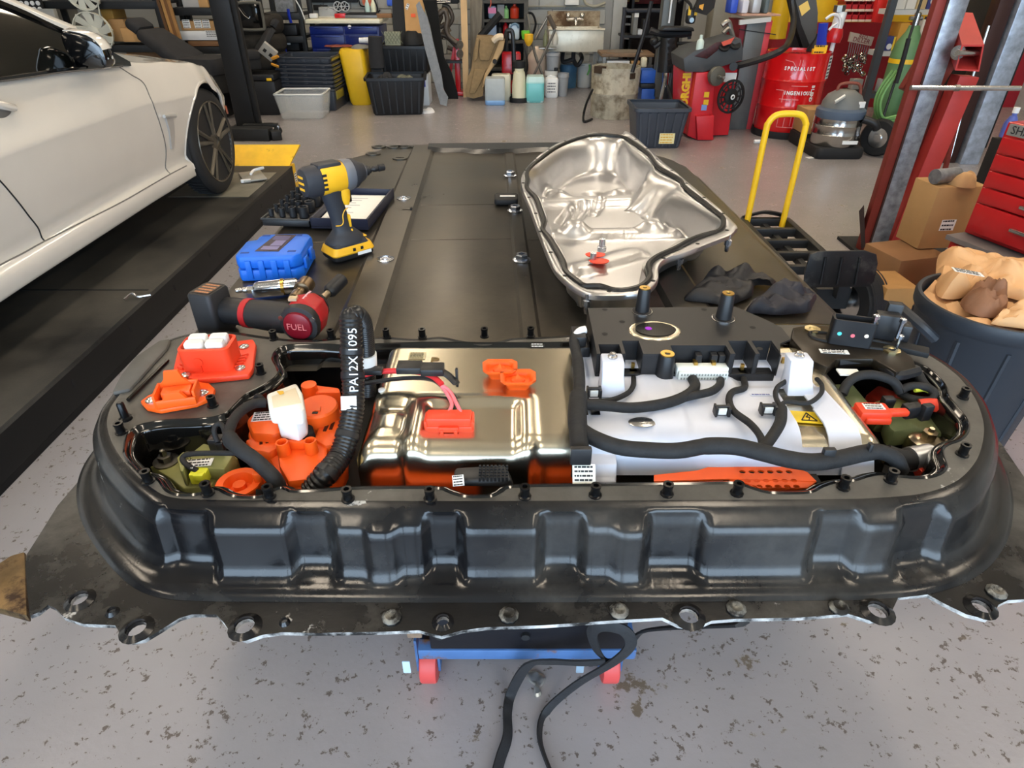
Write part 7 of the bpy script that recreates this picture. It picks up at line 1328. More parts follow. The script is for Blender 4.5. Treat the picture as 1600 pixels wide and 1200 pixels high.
# tyre changer mast
my = 8.3; mx = D(1042, 100, my).x; k = thing('tyre_changer', 'black tyre changer with a pad, mast and chrome cylinder beside the red balancer', 'tyre changer', (mx, my, 0)); mk_ = mat('machine_black', C(34, 33, 32), .45, var=.2); W2 = lambda a, b, yy=my: D(a, b, yy)
obj('mast', MB().box((W2(1046, 20).x, my+.1, 1.0), (.15, .16, 1.6)), mat('grey_mast', C(92, 92, 88), .45, .3), k, world=True, bevel=.01); obj('red_rail', MB().tube([W2(1047, -4, my+.25), W2(1037, 36, my+.25)], .04, 4), red, k, world=True); obj('white_edge', MB().tube([W2(1050, -4, my-.02), W2(1045, 36, my-.02)], .012, 4), white, k, world=True)
obj('column', MB().tube([W2(1045, 58), W2(1040, 112)], [.10, .10], 12), mk_, k, world=True)
for q in range(5): obj('bracket_fin', MB().tube([W2(1043, 66+10*q, my-.09), W2(1054, 60+10*q, my-.08)], .022, 4), mk_, k, world=True)
obj('pad', MB().loft([[W2(a, b)+V((0, dy_, 0)) for a, b in ((1030, 47), (1036, 40), (1080, 42), (1082, 48))] for dy_ in (-.12, .12)]), mk_, k, world=True, bevel=.015); obj('arm', MB().tube(cr([W2(1016, 47), W2(1030, 52), W2(1060, 54), W2(1080, 52)], 5), .035, 8), blk, k, world=True); obj('arm_tip', MB().cyl(W2(1077, 53), W2(1077, 61), .02, n=8), blk, k, world=True); obj('side_arm', MB().tube([W2(1058, 68), W2(1088, 68)], .02, 8), dgm, k, world=True)
obj('link_arm', MB().tube([W2(1022, 74), W2(1036, 64)], .03, 8), dgm, k, world=True); obj('knob', MB().ball(W2(1022, 64), .05, 12), mk_, k, world=True)
obj('chrome_cylinder', MB().cyl(W2(1043, 113, my-.05), W2(1041, 135, my-.05), .06, n=20), mat('mirror_chrome', C(214, 214, 210), .1, 1.), k, world=True); obj('base', MB().box((mx+.16, my+.25, .2), (.36, .5, .4)), mk_, k, world=True, bevel=.02); obj('tank', MB().lathe([(.09, 0), (.12, .03), (.12, .52), (.09, .57), (.001, .58)], (W2(1056, 150).x, my-.12, .02), n=20), blk, k, world=True)
for q in ((1040, 120, 1030, 165), (1043, 135, 1052, 170)): obj('rod', MB().tube([W2(q[0], q[1], my-.3), W2(q[2], q[3], my-.9)], .02, 8), steel if q[0] == 1040 else dgm, k, world=True)
# control box hanging at the mast with yellow decals
kx = upx('control_box', 1073, 1090, 14, 38, 8.0, .14, blk, 'black control box with two yellow decals beside the mast', 'control box', None, 0, .03)
for s in (-.035, .035): obj('yellow_decal', MB().box((s, -.072, .13), (.03, .004, .09)), yel, kx)
obj('pale_button', MB().cyl((0, -.07, .04), (0, -.078, .04), .025, n=12), mat('pale_blue_button', C(180, 210, 230), .4), kx); kx = lean('black_hood', [(1084, 18), (1096, -8), (1120, -8), (1116, 12), (1104, 24)], 7.95, 8.0, blkm, 'black hood with an amber sticker above the control box', 'hood', .1); obj('amber_sticker', MB().add([D(a, b, 7.93)-V(kx.location) for a, b in ((1093, 8), (1100, 6), (1098, 16), (1092, 12))], [(0, 1, 2, 3)]), mat('amber_sticker', C(232, 170, 60), .5), kx)
tag(obj('mast_hose', MB().tube(cr([D(1060, 4, 8.1), D(1068, -2, 8.1), D(1078, 6, 8.0), D(1080, 14, 8.0)], 6), .016, 6), blkm), 'black hose from the mast to the control box', 'hose')
upx('grey_cabinet', 1088, 1150, -20, 200, 9.6, .3, mat('khaki_grey_panel', C(128, 124, 112), .5, var=.06), 'tall khaki grey cabinet behind the wheel balancer', 'cabinet', 0.)
# ================= right background =================
# slate recycling bin
a, b = H(992, 228), H(1066, 232); w_ = b.x-a.x; sl_ = mat('slate_bin_plastic', C(62, 67, 76), .45, var=.08)
k = tote('slate grey open bin with a yellow and white sticker before the wheel balancer', ((a.x+b.x)/2-.015, 6.80, 0), w_*.96, .42, D(1030, 168, 6.6).z, .0, sl_, 6, 1.2, name='open_bin'); stk(k, (.07, -.240, .10), .15, .10, (pi/2+.09, 0, 0), rows=4, m=mat('sticker_yellow_white', C(236, 224, 170), .5), inkm=mat('amber_print', C(226, 176, 60), .5), world=False)
tag(obj('steel_rod', MB().tube([D(1032, 170, 6.98), D(1022, 190, 6.95)], .018, 6), blkm), 'dark bar standing inside the slate grey bin', 'bar') if False else None
# wheel balancer
yb0 = 7.0; k = thing('wheel_balancer', 'red wheel balancer with a grey tray top, round gauge wheels and yellow lettering', 'wheel balancer', (D(1105, 215, yb0).x, yb0+.3, 0)); br = mat('balancer_red', C(202, 34, 44), .4, var=.06); bg = mat('balancer_grey', C(66, 68, 70), .5, var=.08)
def pp(q, y, dy=0): return [D(a, b, y)+V((0, dy, 0)) for a, b in q]
def body(nm, q, y, dep, m, **kw):
    P = pp(q, y); n = len(P); return obj(nm, MB().add(P+[p+V((0, dep, 0)) for p in P], [tuple(range(n)), tuple(range(2*n-1, n-1, -1))]+[(i, (i+1) % n, n+(i+1) % n, n+i) for i in range(n)]), m, k, world=True, bevel=.006, **kw)
body('lower_body', [(1070, 112), (1160, 95), (1153, 100), (1138, 211), (1080, 213), (1067, 208)], yb0+.12, .55, br); body('front_panel', [(1088, 114), (1118, 112), (1113, 180), (1115, 219), (1090, 219), (1074, 212)], yb0-.02, .3, br)
body('foot_cover', [(1088, 182), (1116, 180), (1114, 219), (1090, 219)], yb0-.08, .2, br)
body('top_tray', [(1068, 92), (1085, 80), (1158, 60), (1161, 78), (1160, 94), (1110, 110), (1098, 113), (1070, 112)], yb0+.0, .6, bg); body('tray_recess', [(1085, 88), (1120, 66), (1135, 64), (1120, 80), (1105, 92)], yb0-.006, .02, mat('red_black_tray', C(60, 20, 22), .5, var=.5, vs=40))
for a, b in ((1131, 75), (1148, 72)): obj('tray_cup', MB().lathe([(.05, 0), (.055, .02), (.045, .025), (.001, .01)], D(a, b, yb0-.0), (0, -.6, .8), 16), blkm, k, world=True)
obj('red_cloth', MB().loft([pp([(1127, 66), (1148, 58), (1142, 68), (1130, 72)], yb0-.03), pp([(1127, 66), (1148, 58), (1142, 68), (1130, 72)], yb0+.05)]), mat('orange_red_card', C(204, 84, 64), .6), k, world=True)
c = D(1120, 119, yb0-.12); ax = V((.35, -.93, .0)); obj('spindle_cone', MB().lathe([(.03, -.12), (.05, -.06), (.085, -.03), (.09, 0), (.086, .02), (.05, .03), (.02, .03), (.016, .07), (.001, .07)], c, ax, 28), mat('dull_grey_metal', C(110, 108, 100), .45, .6), k, world=True); obj('spindle_rod', MB().cyl(c+ax*.06, c+ax*.12, .014, n=10), steel, k, world=True)
c = D(1142, 151, yb0-.10); r_ = .158; wk = obj('wheel_adapter', MB().lathe([(r_-.02, -.01), (r_, -.008), (r_, .008), (r_-.02, .01)], c, ax, 40, False), blk, k, world=True); obj('hub_disc', MB().lathe([(.075, -.01), (.075, .01), (.03, .016), (.03, .03), (.001, .03)], c, ax, 24), blk, wk, world=True); obj('hub_eye', MB().lathe([(.025, .031), (.012, .034)], c, ax, 16, False), white, wk, world=True)
u_ = ax.cross(V((0, 0, 1))).normalized()
for q in range(12): a = q*pi/6; d = u_*math.cos(a)+V((0, 0, 1))*math.sin(a); obj('spoke', MB().tube([c+d*.07, c+d*(r_-.01)], .011, 4), blk, wk, world=True)
obj('inner_ring', MB().lathe([(.108, -.004), (.118, -.004), (.118, .004), (.108, .004)], c, ax, 32, False), blk, wk, world=True)
k2 = D(1141, 121, yb0+.10); obj('white_plate', MB().box(k2, (.12, .01, .085)), paper, k, world=True)
for a, b, m in ((1104, 148, yel), (1103, 160, yel), (1100, 168, mat('blue_round', C(120, 150, 210), .5))): p = D(a, b, yb0-.026); obj('small_decal', MB().box(p, (.05, .006, .05) if m is yel else (.055, .006, .055)), m, k, world=True)
pL, pU = D(1068, 163, yb0+.115), D(1073, 118, yb0+.115); d = (pU-pL).normalized(); X_ = d; Z_ = V((0, -1, 0)); Y_ = Z_.cross(X_); text('lettering', 'ORGHI', yel, k, (pL+pU)/2+V((.004, -.012, .0))-V(k.location), Mx((X_, Y_, Z_)).transposed().to_euler(), .105, sx=.98, bold=.006)
lathe_at('spray_can', 'pale spray can standing on the red balancer tray', 'spray can', 1092, 54, 84, yb0+.05, [(5.3, 0), (5.6, .03), (5.6, .62), (4.6, .72), (2.4, .78), (2.2, .98), (.01, 1)], mat('pale_mint_can', C(206, 222, 212), .35))
# guard hood and arm
gh = k; guard = mat('guard_grey', C(84, 85, 84), .55)
def gbody(nm, q, y, dep, m): P = pp(q, y); n = len(P); return obj(nm, MB().add(P+[p+V((0, dep, 0)) for p in P], [tuple(range(n)), tuple(range(2*n-1, n-1, -1))]+[(i, (i+1) % n, n+(i+1) % n, n+i) for i in range(n)]), m, gh, world=True)
gbody('hood', [(1238, -14), (1274, -14), (1278, 20), (1277, 45), (1271, 75), (1268, 86), (1262, 70), (1250, 38)], 7.72, .05, guard); gbody('hood_edge', [(1232, -14), (1240, -14), (1252, 38), (1269, 80), (1268, 90), (1258, 84), (1246, 48)], 7.70, .12, blkm); obj('arm', MB().tube(cr([D(1146, 104, 7.05), D(1190, 92, 6.9), D(1222, 78, 6.9), D(1234, 62, 7.2), D(1240, 30, 7.6), D(1236, -14, 7.7)], 6), .032, 8), blk, gh, world=True); obj('pivot', MB().cyl(D(1146, 104, 6.98), D(1146, 104, 7.12), .04, n=14), dgm, gh, world=True)
gbody('amber_label', [(1248, 10), (1262, 1), (1266, 14), (1253, 25)], 7.712, .006, mat('amber_label', C(240, 206, 110), .5)); gbody('dark_net', [(1242, 40), (1262, 86), (1226, 88), (1236, 66)], 7.8, .02, mat('dark_net', C(40, 34, 30), .8))
# metal cabinet behind the balancer
k = thing('metal_cabinet', 'tall grey metal cabinet with a red side behind the wheel balancer', 'cabinet', (2.55, 7.75, 0)); yc = 7.5
P0 = [D(1150, 40, yc), D(1203, 32, yc), D(1166, 211, yc), D(1130, 206, yc)]; xl, xr, zt5 = P0[3].x, P0[2].x+.03, P0[1].z
obj('door', MB().box(((xl+xr)/2, yc, zt5/2), (xr-xl-.1, .04, zt5)), mat('slate_door', C(98, 100, 98), .45, .3, var=.08), k, world=True, bevel=.005); obj('red_side', MB().box((xr-.02, yc+.02, zt5/2), (.07, .06, zt5)), mat('faded_red', C(196, 62, 70), .5, var=.1), k, world=True, bevel=.005); obj('carcass', MB().box(((xl+xr)/2-.10, yc+.26, zt5/2), (xr-xl-.2, .46, zt5)), mat('maroon_side', C(126, 22, 34), .5), k, world=True)
obj('top_rail', MB().tube([D(1155, 35, yc-.05), D(1204, 30, yc-.05)], .03, 4), mat('pale_rail', C(196, 196, 192), .5), k, world=True); obj('door_seam', MB().tube([D(1155, 46, yc-.022), D(1212, 54, yc-.022)], .006, 4), blkm, k, world=True)
zt6 = zt5+.05
for i, (a, b, y0, m, l_, c_) in enumerate(((1140, 1156, -6, mat('blue_spray', C(50, 82, 190), .4), 'blue spray bottle head on the grey cabinet', 'bottle'), (1158, 1172, 0, mat('mixed_white', C(206, 206, 214), .5), 'white roll of labels on the grey cabinet', 'roll'), (1174, 1192, -4, mat('silver_box', C(176, 178, 180), .4, .3), 'silver carton on the grey cabinet', 'box'), (1193, 1206, -10, mat('teal_grey', C(96, 108, 110), .6), 'teal grey box at the right edge of the grey cabinet', 'box'))): upx('cabinet_load', a, b, y0, 22, yc+.04, .2, m, l_, c_, zt6+.01, 0, .015)
blockat('cabinet_board', ((xl+xr)/2+.02, yc+.2, zt6-.0), (xr-xl+.1, .5, .018), mat('pink_board', C(180, 140, 120), .6), 'pinkish board lying on the grey cabinet', 'board')
for i, q in enumerate(([(1128, 40), (1138, 34), (1142, 46)], [(1130, 52), (1140, 44), (1146, 60)])): tag(obj('hanging_tool', MB().tube(cr(pp(q, yc-.12), 5), .025, 8), met), ('upper' if i == 0 else 'lower')+' steel air fitting hanging left of the grey cabinet', 'fitting')
# red oil drum
cb = H(1252, 219); yd = 6.98; rd = (D(1303, 150, yd).x-D(1203, 150, yd).x)/2*.96; zd_ = D(1255, 88, yd-.2).z; zb0 = .06; xc_ = D(1243, 180, yd).x+.02
k = thing('oil_drum', 'shiny red oil drum with white line drawings and lettering', 'drum', (xc_, yd+.3, 0)); dred = mat('drum_red', C(212, 22, 26), .22, coat=.6, var=.03); hh = zd_-zb0
pr = [(rd*.98, 0), (rd, .01), (rd, hh*.33-.02), (rd*1.025, hh*.33), (rd, hh*.33+.02), (rd, hh*.66-.02), (rd*1.025, hh*.66), (rd, hh*.66+.02), (rd, hh-.01), (rd*1.01, hh), (rd*.97, hh), (rd*.96, hh-.02), (.001, hh-.02)]
obj('shell', MB().lathe(pr, (xc_, yd+.3, zb0), n=48), dred, k, world=True); obj('stand_ring', MB().lathe([(rd*1.03, 0), (rd*1.05, .03), (rd*1.03, .07), (rd*.9, .05)], (xc_, yd+.3, 0), n=40), blkm, k, world=True)
def dpt(a, z, e=.003): return V((xc_+(rd+e)*math.sin(a), yd+.3-(rd+e)*math.cos(a), zb0+hh*z))
pinkl = mat('pale_red_print', C(232, 150, 150), .5)
def dline(q, nm='line_print'): obj(nm, MB().tube([dpt(a, z) for a, z in q], .0035, 4), pinkl, k, world=True)
for q in ([(-.75, .92), (-.5, .90), (-.35, .82), (-.5, .72)], [(-.3, .93), (-.3, .86)], [(-.22, .93), (-.22, .86)], [(-.12, .79), (.02, .70)], [(-.85, .55), (-.6, .55), (-.6, .40)], [(-.4, .61), (.1, .61)], [(-.7, .44), (-.1, .44)], [(-.3, .46), (-.3, .36)], [(-.6, .26), (-.6, .08), (.1, .08)], [(-.5, .26), (-.2, .26), (-.2, .1)], [(-.4, .2), (-.4, .08)], [(-.1, .27), (-.1, .06)], [(0, .26), (0, .1)], [(.08, .25), (.08, .08)]): dline([(a+(c_-a)*t, z+(e-z)*t) for (a, z), (c_, e) in zip(q, q[1:]) for t in (0, .25, .5, .75)]+[q[-1]])
def dtext(s, a, z, size, rz=0):
    wds = size*.66
    for i, ch in enumerate(s):
        if rz == 0: aa = a+(i-len(s)/2)*wds/rd; p = dpt(aa, z, .004); text('letter', ch, inkw, k, p-V(k.location), (pi/2, 0, aa), size, .001, sx=.85, bold=.002)
        else: p = dpt(a, z-(i-len(s)/2)*wds/hh, .004); text('letter', ch, inkw, k, p-V(k.location), Mx((V((0, 0, -1)), V((math.cos(a), math.sin(a), 0)), V((math.sin(a), -math.cos(a), 0)))).transposed().to_euler(), size, bold=.002)
dtext('SPECIALIST', -.22, .82, .045); dtext('INGENIOUS', -.10, .52, .048); dtext('BLEND', .30, .50, .046, 1)
stk(k, dpt(.95, .82, .002), .12, .21, (pi/2, 0, .95), rows=6)
# things on the drum
dz = zb0+hh-.018
def ond(a, y_, z): q = D(a, y_, yd+.25); return q
kx = upx('yellow_tag_tool', 1269, 1291, 77, 92, yd+.1, .06, yel, 'bright yellow and black printed tool on the red drum', 'tool', dz); stk(kx, (0, -.0315, .05), .13, .07, (pi/2, 0, 0), rows=2, m=yel, world=False, frac=.7)
tag(obj('black_funnel', MB().lathe([(.09, 0), (.08, .03), (.03, .12), (.025, .16)], (D(1276, 80, yd+.4).x, yd+.44, dz+.001), n=20), blk), 'black funnel upside down behind the yellow tool on the drum', 'funnel'); tag(obj('blue_squeegee', MB().tube([D(1283, 76, yd+.22), D(1284, 60, yd+.22), D(1287, 36, yd+.22)], [.06, .05, .05], 6, flat=.4), blue), 'dark blue plastic tool standing behind the guard hood', 'tool')
pk2 = thing('hand_pump', 'white drum pump tube with a red collar standing in the red drum', 'pump', (D(1297, 86, yd+.3).x, yd+.36, dz)); obj('lower_tube', MB().tube([D(1297, 86, yd+.36), D(1303, 64, yd+.36)], .022, 10), white, pk2, world=True); obj('red_collar', MB().tube([D(1301, 66, yd+.36), D(1304, 56, yd+.36), D(1308, 44, yd+.36)], [.07, .08, .06], 12), red, pk2, world=True); obj('upper_tube', MB().tube([D(1307, 44, yd+.36), D(1315, 18, yd+.36)], .055, 10), white, pk2, world=True); obj('bracket', MB().tube([D(1311, 18, yd+.36), D(1313, 8, yd+.36)], .06, 8), met, pk2, world=True)
obj('white_hose', MB().tube(cr(pp([(1290, 30), (1300, 23), (1309, 24), (1313, 32), (1311, 44)], yd+.3), 6), .014, 6), white, pk2, world=True); obj('white_hose', MB().tube(cr(pp([(1295, 47), (1302, 40), (1308, 36)], yd+.3), 5), .012, 6), white, pk2, world=True)
tag(obj('yellow_post', MB().tube([D(1213, 60, 8.3), D(1218, 30, 8.3), D(1224, -10, 8.3)], .10, 10), MATS['yellow_wall']), 'yellow painted pipe in front of the red and yellow wall', 'pipe'); tag(obj('yellow_post', MB().tube([D(1320, 22, 8.72), D(1326, -12, 8.72)], .06, 10), MATS['yellow_wall']), 'short yellow pipe above the white drum pump', 'pipe')
tag(obj('white_bolt', MB().tube([H(1178, 221, .02), H(1195, 221, .02)], .02, 6), white), 'small white plastic fitting on the floor before the red drum', 'fitting'); tag(obj('grey_rod', MB().tube([H(1196, 165, 0)*0+D(1203, 110, 7.3), D(1194, 165, 7.25)], .012, 6), met), 'thin steel rod leaning between the red cabinet side and the drum', 'rod')
# cardboard box and low dark tray
kx = upx('cardboard_box', 1254, 1300, 172, 213, 6.62, .29, card, 'open brown cardboard box with small print beside the vacuum', 'box', .13); stk(kx, (.03, -.1455, .12), .15, .13, (pi/2, 0, 0), rows=3, world=False); obj('flap', MB().add([V((.14, -.14, .27)), V((.22, -.14, .40)), V((.24, -.05, .40)), V((.18, .05, .28))], [(0, 1, 2, 3)]), card2, kx)
for s in (.0, .08, .16): obj('print_mark', MB().box((s-.02, -.1455, .235), (.04, .002, .03)), ink, kx)
blockat('drain_tray', (D(1282, 230, 6.6).x, 6.77, .062), (.44, .28, .124), blkm, 'low black tray under the brown cardboard box', 'tray', 0, .02)
# shop vacuum
cv = H(1307, 247); k = thing('shop_vacuum', 'stainless shop vacuum with a grey and blue head and a black base', 'vacuum cleaner', (cv.x, cv.y+.16, 0)); vz = D(1310, 186, cv.y).z; cx2, cy2 = cv.x, cv.y+.16; vr = .21
obj('base', MB().at((cx2, cy2, 0)).loft(rbox(.46, .44, .10, .06)), blkm, k, world=True); inox = mat('stainless_can', C(178, 176, 172), .2, 1., var=.1)
obj('can', MB().lathe([(vr*.98, .10), (vr, .11), (vr, .19), (vr*1.02, .20), (vr, .21), (vr, .27), (vr*1.02, .28), (vr, .29), (vr, .35), (vr*1.02, .36), (vr, .37), (vr*.97, vz)], (cx2, cy2, 0), n=36, cap=False), inox, k, world=True); obj('collar', MB().lathe([(vr*.96, vz-.02), (vr*1.03, vz), (vr*1.03, vz+.06), (vr*.9, vz+.08)], (cx2, cy2, 0), n=32), mat('vac_blue_grey', C(84, 98, 116), .5), k, world=True)
obj('motor_head', MB().lathe([(vr*.88, vz+.07), (vr*.86, vz+.12), (vr*.7, vz+.18), (vr*.4, vz+.22), (.001, vz+.23)], (cx2, cy2, 0), n=28), mat('vac_grey', C(110, 112, 110), .5), k, world=True); obj('handle', MB().tube(cr([(cx2-.08, cy2, vz+.2), (cx2-.06, cy2, vz+.27), (cx2+.1, cy2, vz+.27), (cx2+.14, cy2, vz+.18)], 6), .014, 8), mat('brick_handle', C(130, 70, 56), .6), k, world=True)
obj('white_switch', MB().box((cx2+.1, cy2-.15, vz+.12), (.06, .02, .05)), white, k, world=True); obj('hose', MB().tube(cr([V((cx2+.15, cy2-.16, vz+.0)), V((cx2+.24, cy2-.20, vz-.03)), V((cx2+.28, cy2-.2, vz-.08))], 8), .036, 12), blk, k, world=True); obj('white_streak', MB().box((cx2+.06, cy2-.211, .15), (.14, .01, .03)), label_w, k, world=True); obj('cream_tool', MB().tube([D(1304, 160, cv.y), D(1320, 150, cv.y)], .03, 6, flat=.5), mat('cream_nozzle', C(226, 222, 210), .5), k, world=True)
tag(obj('paper_bit', MB().box(H(1268, 246, .004), (.1, .05, .004), .3), paper), 'scrap of white paper on the floor before the vacuum', 'scrap')
# hand truck wheels beside it
c = H(1360, 258)+V((.17, .24, 0)); k = thing('welding_cart', 'black two wheeled cart beside the shop vacuum carrying the green cylinder', 'cart', (c.x+.1, c.y+.15, 0))
for s in (0, .62): w0_ = obj('wheel', MB().lathe([(.09, -.04), (.15, -.04), (.165, -.02), (.165, .02), (.15, .04), (.09, .04)], (c.x+.02+s*.6, c.y+.1+s*.4, .168), (-.75, -.66, 0), 32, False), rub, k, world=True); obj('hub', MB().lathe([(.09, -.03), (.09, .03), (.04, .03), (.035, .05), (.001, .05)], (c.x+.02+s*.6, c.y+.1+s*.4, .168), (-.75, -.66, 0), 24), steel, w0_, world=True)
obj('axle', MB().tube([(c.x+.02, c.y+.1, .168), (c.x+.4, c.y+.36, .168)], .02, 8), dgm, k, world=True); obj('frame', MB().tube([(c.x+.05, c.y+.2, .1), (c.x+.25, c.y+.5, 1.3)], .012, 8), dgm, k, world=True); obj('frame', MB().tube([(c.x+.35, c.y+.2, .1), (c.x+.5, c.y+.5, 1.3)], .012, 8), dgm, k, world=True); obj('toe_plate', MB().box((c.x+.3, c.y+.45, .06), (.5, .4, .03)), dgm, k, world=True)
# green gas cylinder with green hose
gx = D(1405, 200, 6.6); grn = mat('cylinder_green', C(92, 128, 84), .5, var=.08); k = thing('gas_cylinder', 'pale green gas cylinder with a brass valve behind the red column', 'gas cylinder', (gx.x+.03, 6.93, .077)); rg = .135; zt7 = D(1440, 42, 6.7).z
obj('body', MB().lathe([(rg*.9, 0), (rg, .03), (rg, zt7-.32), (rg*.85, zt7-.22), (rg*.45, zt7-.13), (rg*.35, zt7-.08)], n=28), grn, k); obj('valve', MB().lathe([(.03, zt7-.08), (.03, zt7+.02), (.02, zt7+.03)], n=10).cyl((-.07, 0, zt7-.02), (.05, 0, zt7-.02), .018), steel, k); obj('yellow_band', MB().lathe([(rg*1.02, zt7-.40), (rg*1.02, zt7-.36)], n=28, cap=False), yel, k)
for i in range(3): tag(obj('green_hose', MB().tube(cr([D(1395+6*i, 110, 6.5-.04*i), D(1374+5*i, 140, 6.5-.04*i), D(1367+4*i, 165, 6.5-.04*i), D(1374+3*i, 184, 6.5-.04*i), D(1396, 190-4*i, 6.5-.04*i), D(1420, 178, 6.5-.04*i)], 6), .013, 6), mat('hose_green', C(112, 160, 92), .5)), '%s loop of green hose hanging on the cylinder cart' % ('outer', 'middle', 'inner')[i], 'hose', 'green hose loops')
tag(obj('black_torch', MB().tube(cr([D(1420, 60, 6.36), D(1412, 90, 6.36), D(1400, 130, 6.36)], 5), .02, 6), blkm), 'black torch lead hanging over the green cylinder', 'lead'); crumple('torch_bundle', [(1395, 140), (1400, 122), (1412, 112), (1424, 116), (1420, 134), (1408, 144)], .93, .05, blkm, 'black bundle of torch leads tied to the cylinder cart', 'bundle', 41, n=30, rr=5) if False else None
# red parts bins
yb5 = 8.3; k = thing('parts_bin_rack', 'red rack of small open parts bins on the red wall', 'rack', D(1350, 30, yb5)); rr1, rr2_ = D(1316, 34, yb5), D(1376, -12, yb5); obj('back', MB().box(((rr1.x+rr2_.x)/2, yb5+.2, (rr1.z+rr2_.z)/2), (rr2_.x-rr1.x, .02, rr2_.z-rr1.z)), mat('bin_red', C(180, 30, 34), .45), k, world=True)
for r in range(3):
    for q in range(5):
        b_ = D(1324-4*r*0+10.5*q, 34-16*r, yb5); bn = obj('bin', MB().box((b_.x, yb5+.1, b_.z+.035), (.082, .2, .07)).box((b_.x-.042, yb5+.1, b_.z+.06), (.006, .2, .12)), MATS['bin_red'], k, world=True); obj('bin_label', MB().box((b_.x, yb5-.006, b_.z+.012), (.07, .006, .022)), mat('cream_label', C(232, 206, 180), .6), bn, world=True)
body('red_side_panel', [(1366, 35), (1378, 36), (1392, -12), (1374, -12)], 8.22, .25, mat('bright_red_panel', C(230, 50, 46), .45))
# grey slotted upright with shelves of boxes
ysx = 7.9; gsl = mat('slotted_grey_steel', C(92, 98, 104), .45, .5); k = thing('boxed_parts_shelf', 'grey slotted steel shelving of blue, white and yellow parts boxes on the red wall', 'shelving', D(1350, 170, ysx)); k.location.z = 0; pl0, pl1 = D(1347, 175, ysx), D(1394, -12, ysx); xs0 = D(1372, 84, ysx).x
obj('upright', MB().box((xs0, ysx, .95), (.07, .07, 1.9)), gsl, k, world=True); obj('upright', MB().box((xs0+1.05, ysx, .95), (.07, .07, 1.9)), gsl, k, world=True)
for py_ in (84, 19, 150): z = D(1400, py_, ysx).z; obj('shelf', MB().box((xs0+.52, ysx+.12, z), (1.05, .24, .05)), mat('white_shelf_edge', C(206, 206, 202), .5) if py_ != 150 else gsl, k, world=True)
bcol = [mat('part_box_blue', C(64, 72, 130), .5), mat('part_box_white', C(226, 222, 210), .5), mat('part_box_amber', C(206, 152, 60), .5), mat('part_box_yellow', C(236, 208, 60), .5), mat('part_box_sand', C(206, 180, 130), .5)]
zs84, zs19 = D(1400, 84, ysx).z+.027, D(1400, 19, ysx).z+.027; nmn = ['blue', 'white', 'amber', 'yellow', 'sand coloured']
pos = ['at the left end', 'second from the left', 'third from the left', 'fourth from the left', 'fifth from the left', 'sixth from the left', 'seventh from the left', 'eighth from the left']
for row, (zz_, hs, cs_) in enumerate(((zs84, (.14, .27, .22, .30, .32, .20), (0, 2, 0, 1, 0, 4)), (zs19, (.24, .26, .2, .24, .24, .2, .24, .22), (1, 1, 4, 0, 0, 2, 1, 1)))):
    x = xs0+.05
    for i, (h_, ci) in enumerate(zip(hs, cs_)):
        w_ = .115 if row == 0 else .112; kx = tag(obj('parts_carton', MB().box((x+w_/2, ysx+.12, zz_+h_/2), (w_-.012, .2, h_)), bcol[ci], bevel=.003), '%s upright parts carton %s on the %s wall shelf' % (nmn[ci], pos[i], ('lower', 'upper')[row]), 'carton', 'cartons on the %s wall shelf' % ('lower', 'upper')[row]); x += w_
        if ci == 0: obj('white_dot', MB().cyl((0, -.101, h_*.3), (0, -.104, h_*.3), .03, n=12), white, kx); obj('yellow_edge', MB().box((w_*.36, -.101, h_/2), (.02, .004, h_*.96)), bcol[3], kx)
# hook rack with sign and chrome sockets
yh = 8.1; sg = lean('tool_sign', [(1330, 50), (1366, 58), (1361, 72), (1326, 65)], yh, yh, mat('sand_sign', C(176, 160, 144), .5), 'sand coloured tool holder sign with red print', 'sign', .03); 
for s, q, sz in (('RED', (1349, 57.5), .055), ('DILLER', (1346, 63.5), .065)): p = D(q[0], q[1], yh-.004); text('lettering', s, mat('dark_red_ink', C(120, 30, 40), .5), sg, p-V(sg.location), (pi/2, .16, 0), sz, .001)
hk = thing('hook_rack', 'rack of long steel wires with bright chrome clamps hanging under the sign', 'rack', D(1345, 90, yh))
for q in range(10): obj('wire', MB().tube([D(1328+3.4*q, 66+.7*q, yh+.02), D(1322+3.2*q, 96+.4*q, yh+.02)], .006, 5), steel, hk, world=True)
chr_ = mat('chrome_clamp', C(190, 186, 178), .15, 1.); rq = random.Random(3)
for q in range(38): p = D(1318+rq.uniform(0, 34)+(rq.random()*0), 86+rq.uniform(0, 32), yh-.03+rq.uniform(-.04, .04)); obj('chrome_clamp', MB().lathe([(.02, -.008), (.028, -.008), (.028, .008), (.02, .008)], p, (rq.uniform(-1, 1), rq.uniform(-1, 1), rq.uniform(-1, 1)), 10, False), chr_, hk, world=True)
upx('book_row', 1330, 1350, 124, 140, yh+.05, .1, mat('pale_book', C(186, 186, 180), .6), 'pale books on the lower shelf under the chrome clamps', 'books', None); upx('white_book', 1352, 1365, 120, 148, yh+.0, .1, mat('white_blue_book', C(206, 212, 214), .6), 'white carton right of the pale books', 'carton', None); blockat('low_shelf', (D(1345, 141, yh+.1).x, yh+.14, D(1345, 141, yh+.05).z-.02), (.26, .3, .03), dgm, 'dark shelf board under the pale books', 'board'); upx('blue_white_carton', 1374, 1385, 125, 150, 7.95, .15, mat('white_blue_book', C(1, 1, 1)), 'small white and blue carton beside the slotted upright', 'carton', None); tag(obj('thin_post', MB().tube([H(1302, 225)*0+D(1295, 160, 7.9), D(1320, 86, 7.9), D(1348, 0, 7.9)], .02, 4), dgm), 'thin dark slotted post rising behind the red drum', 'post') if False else None
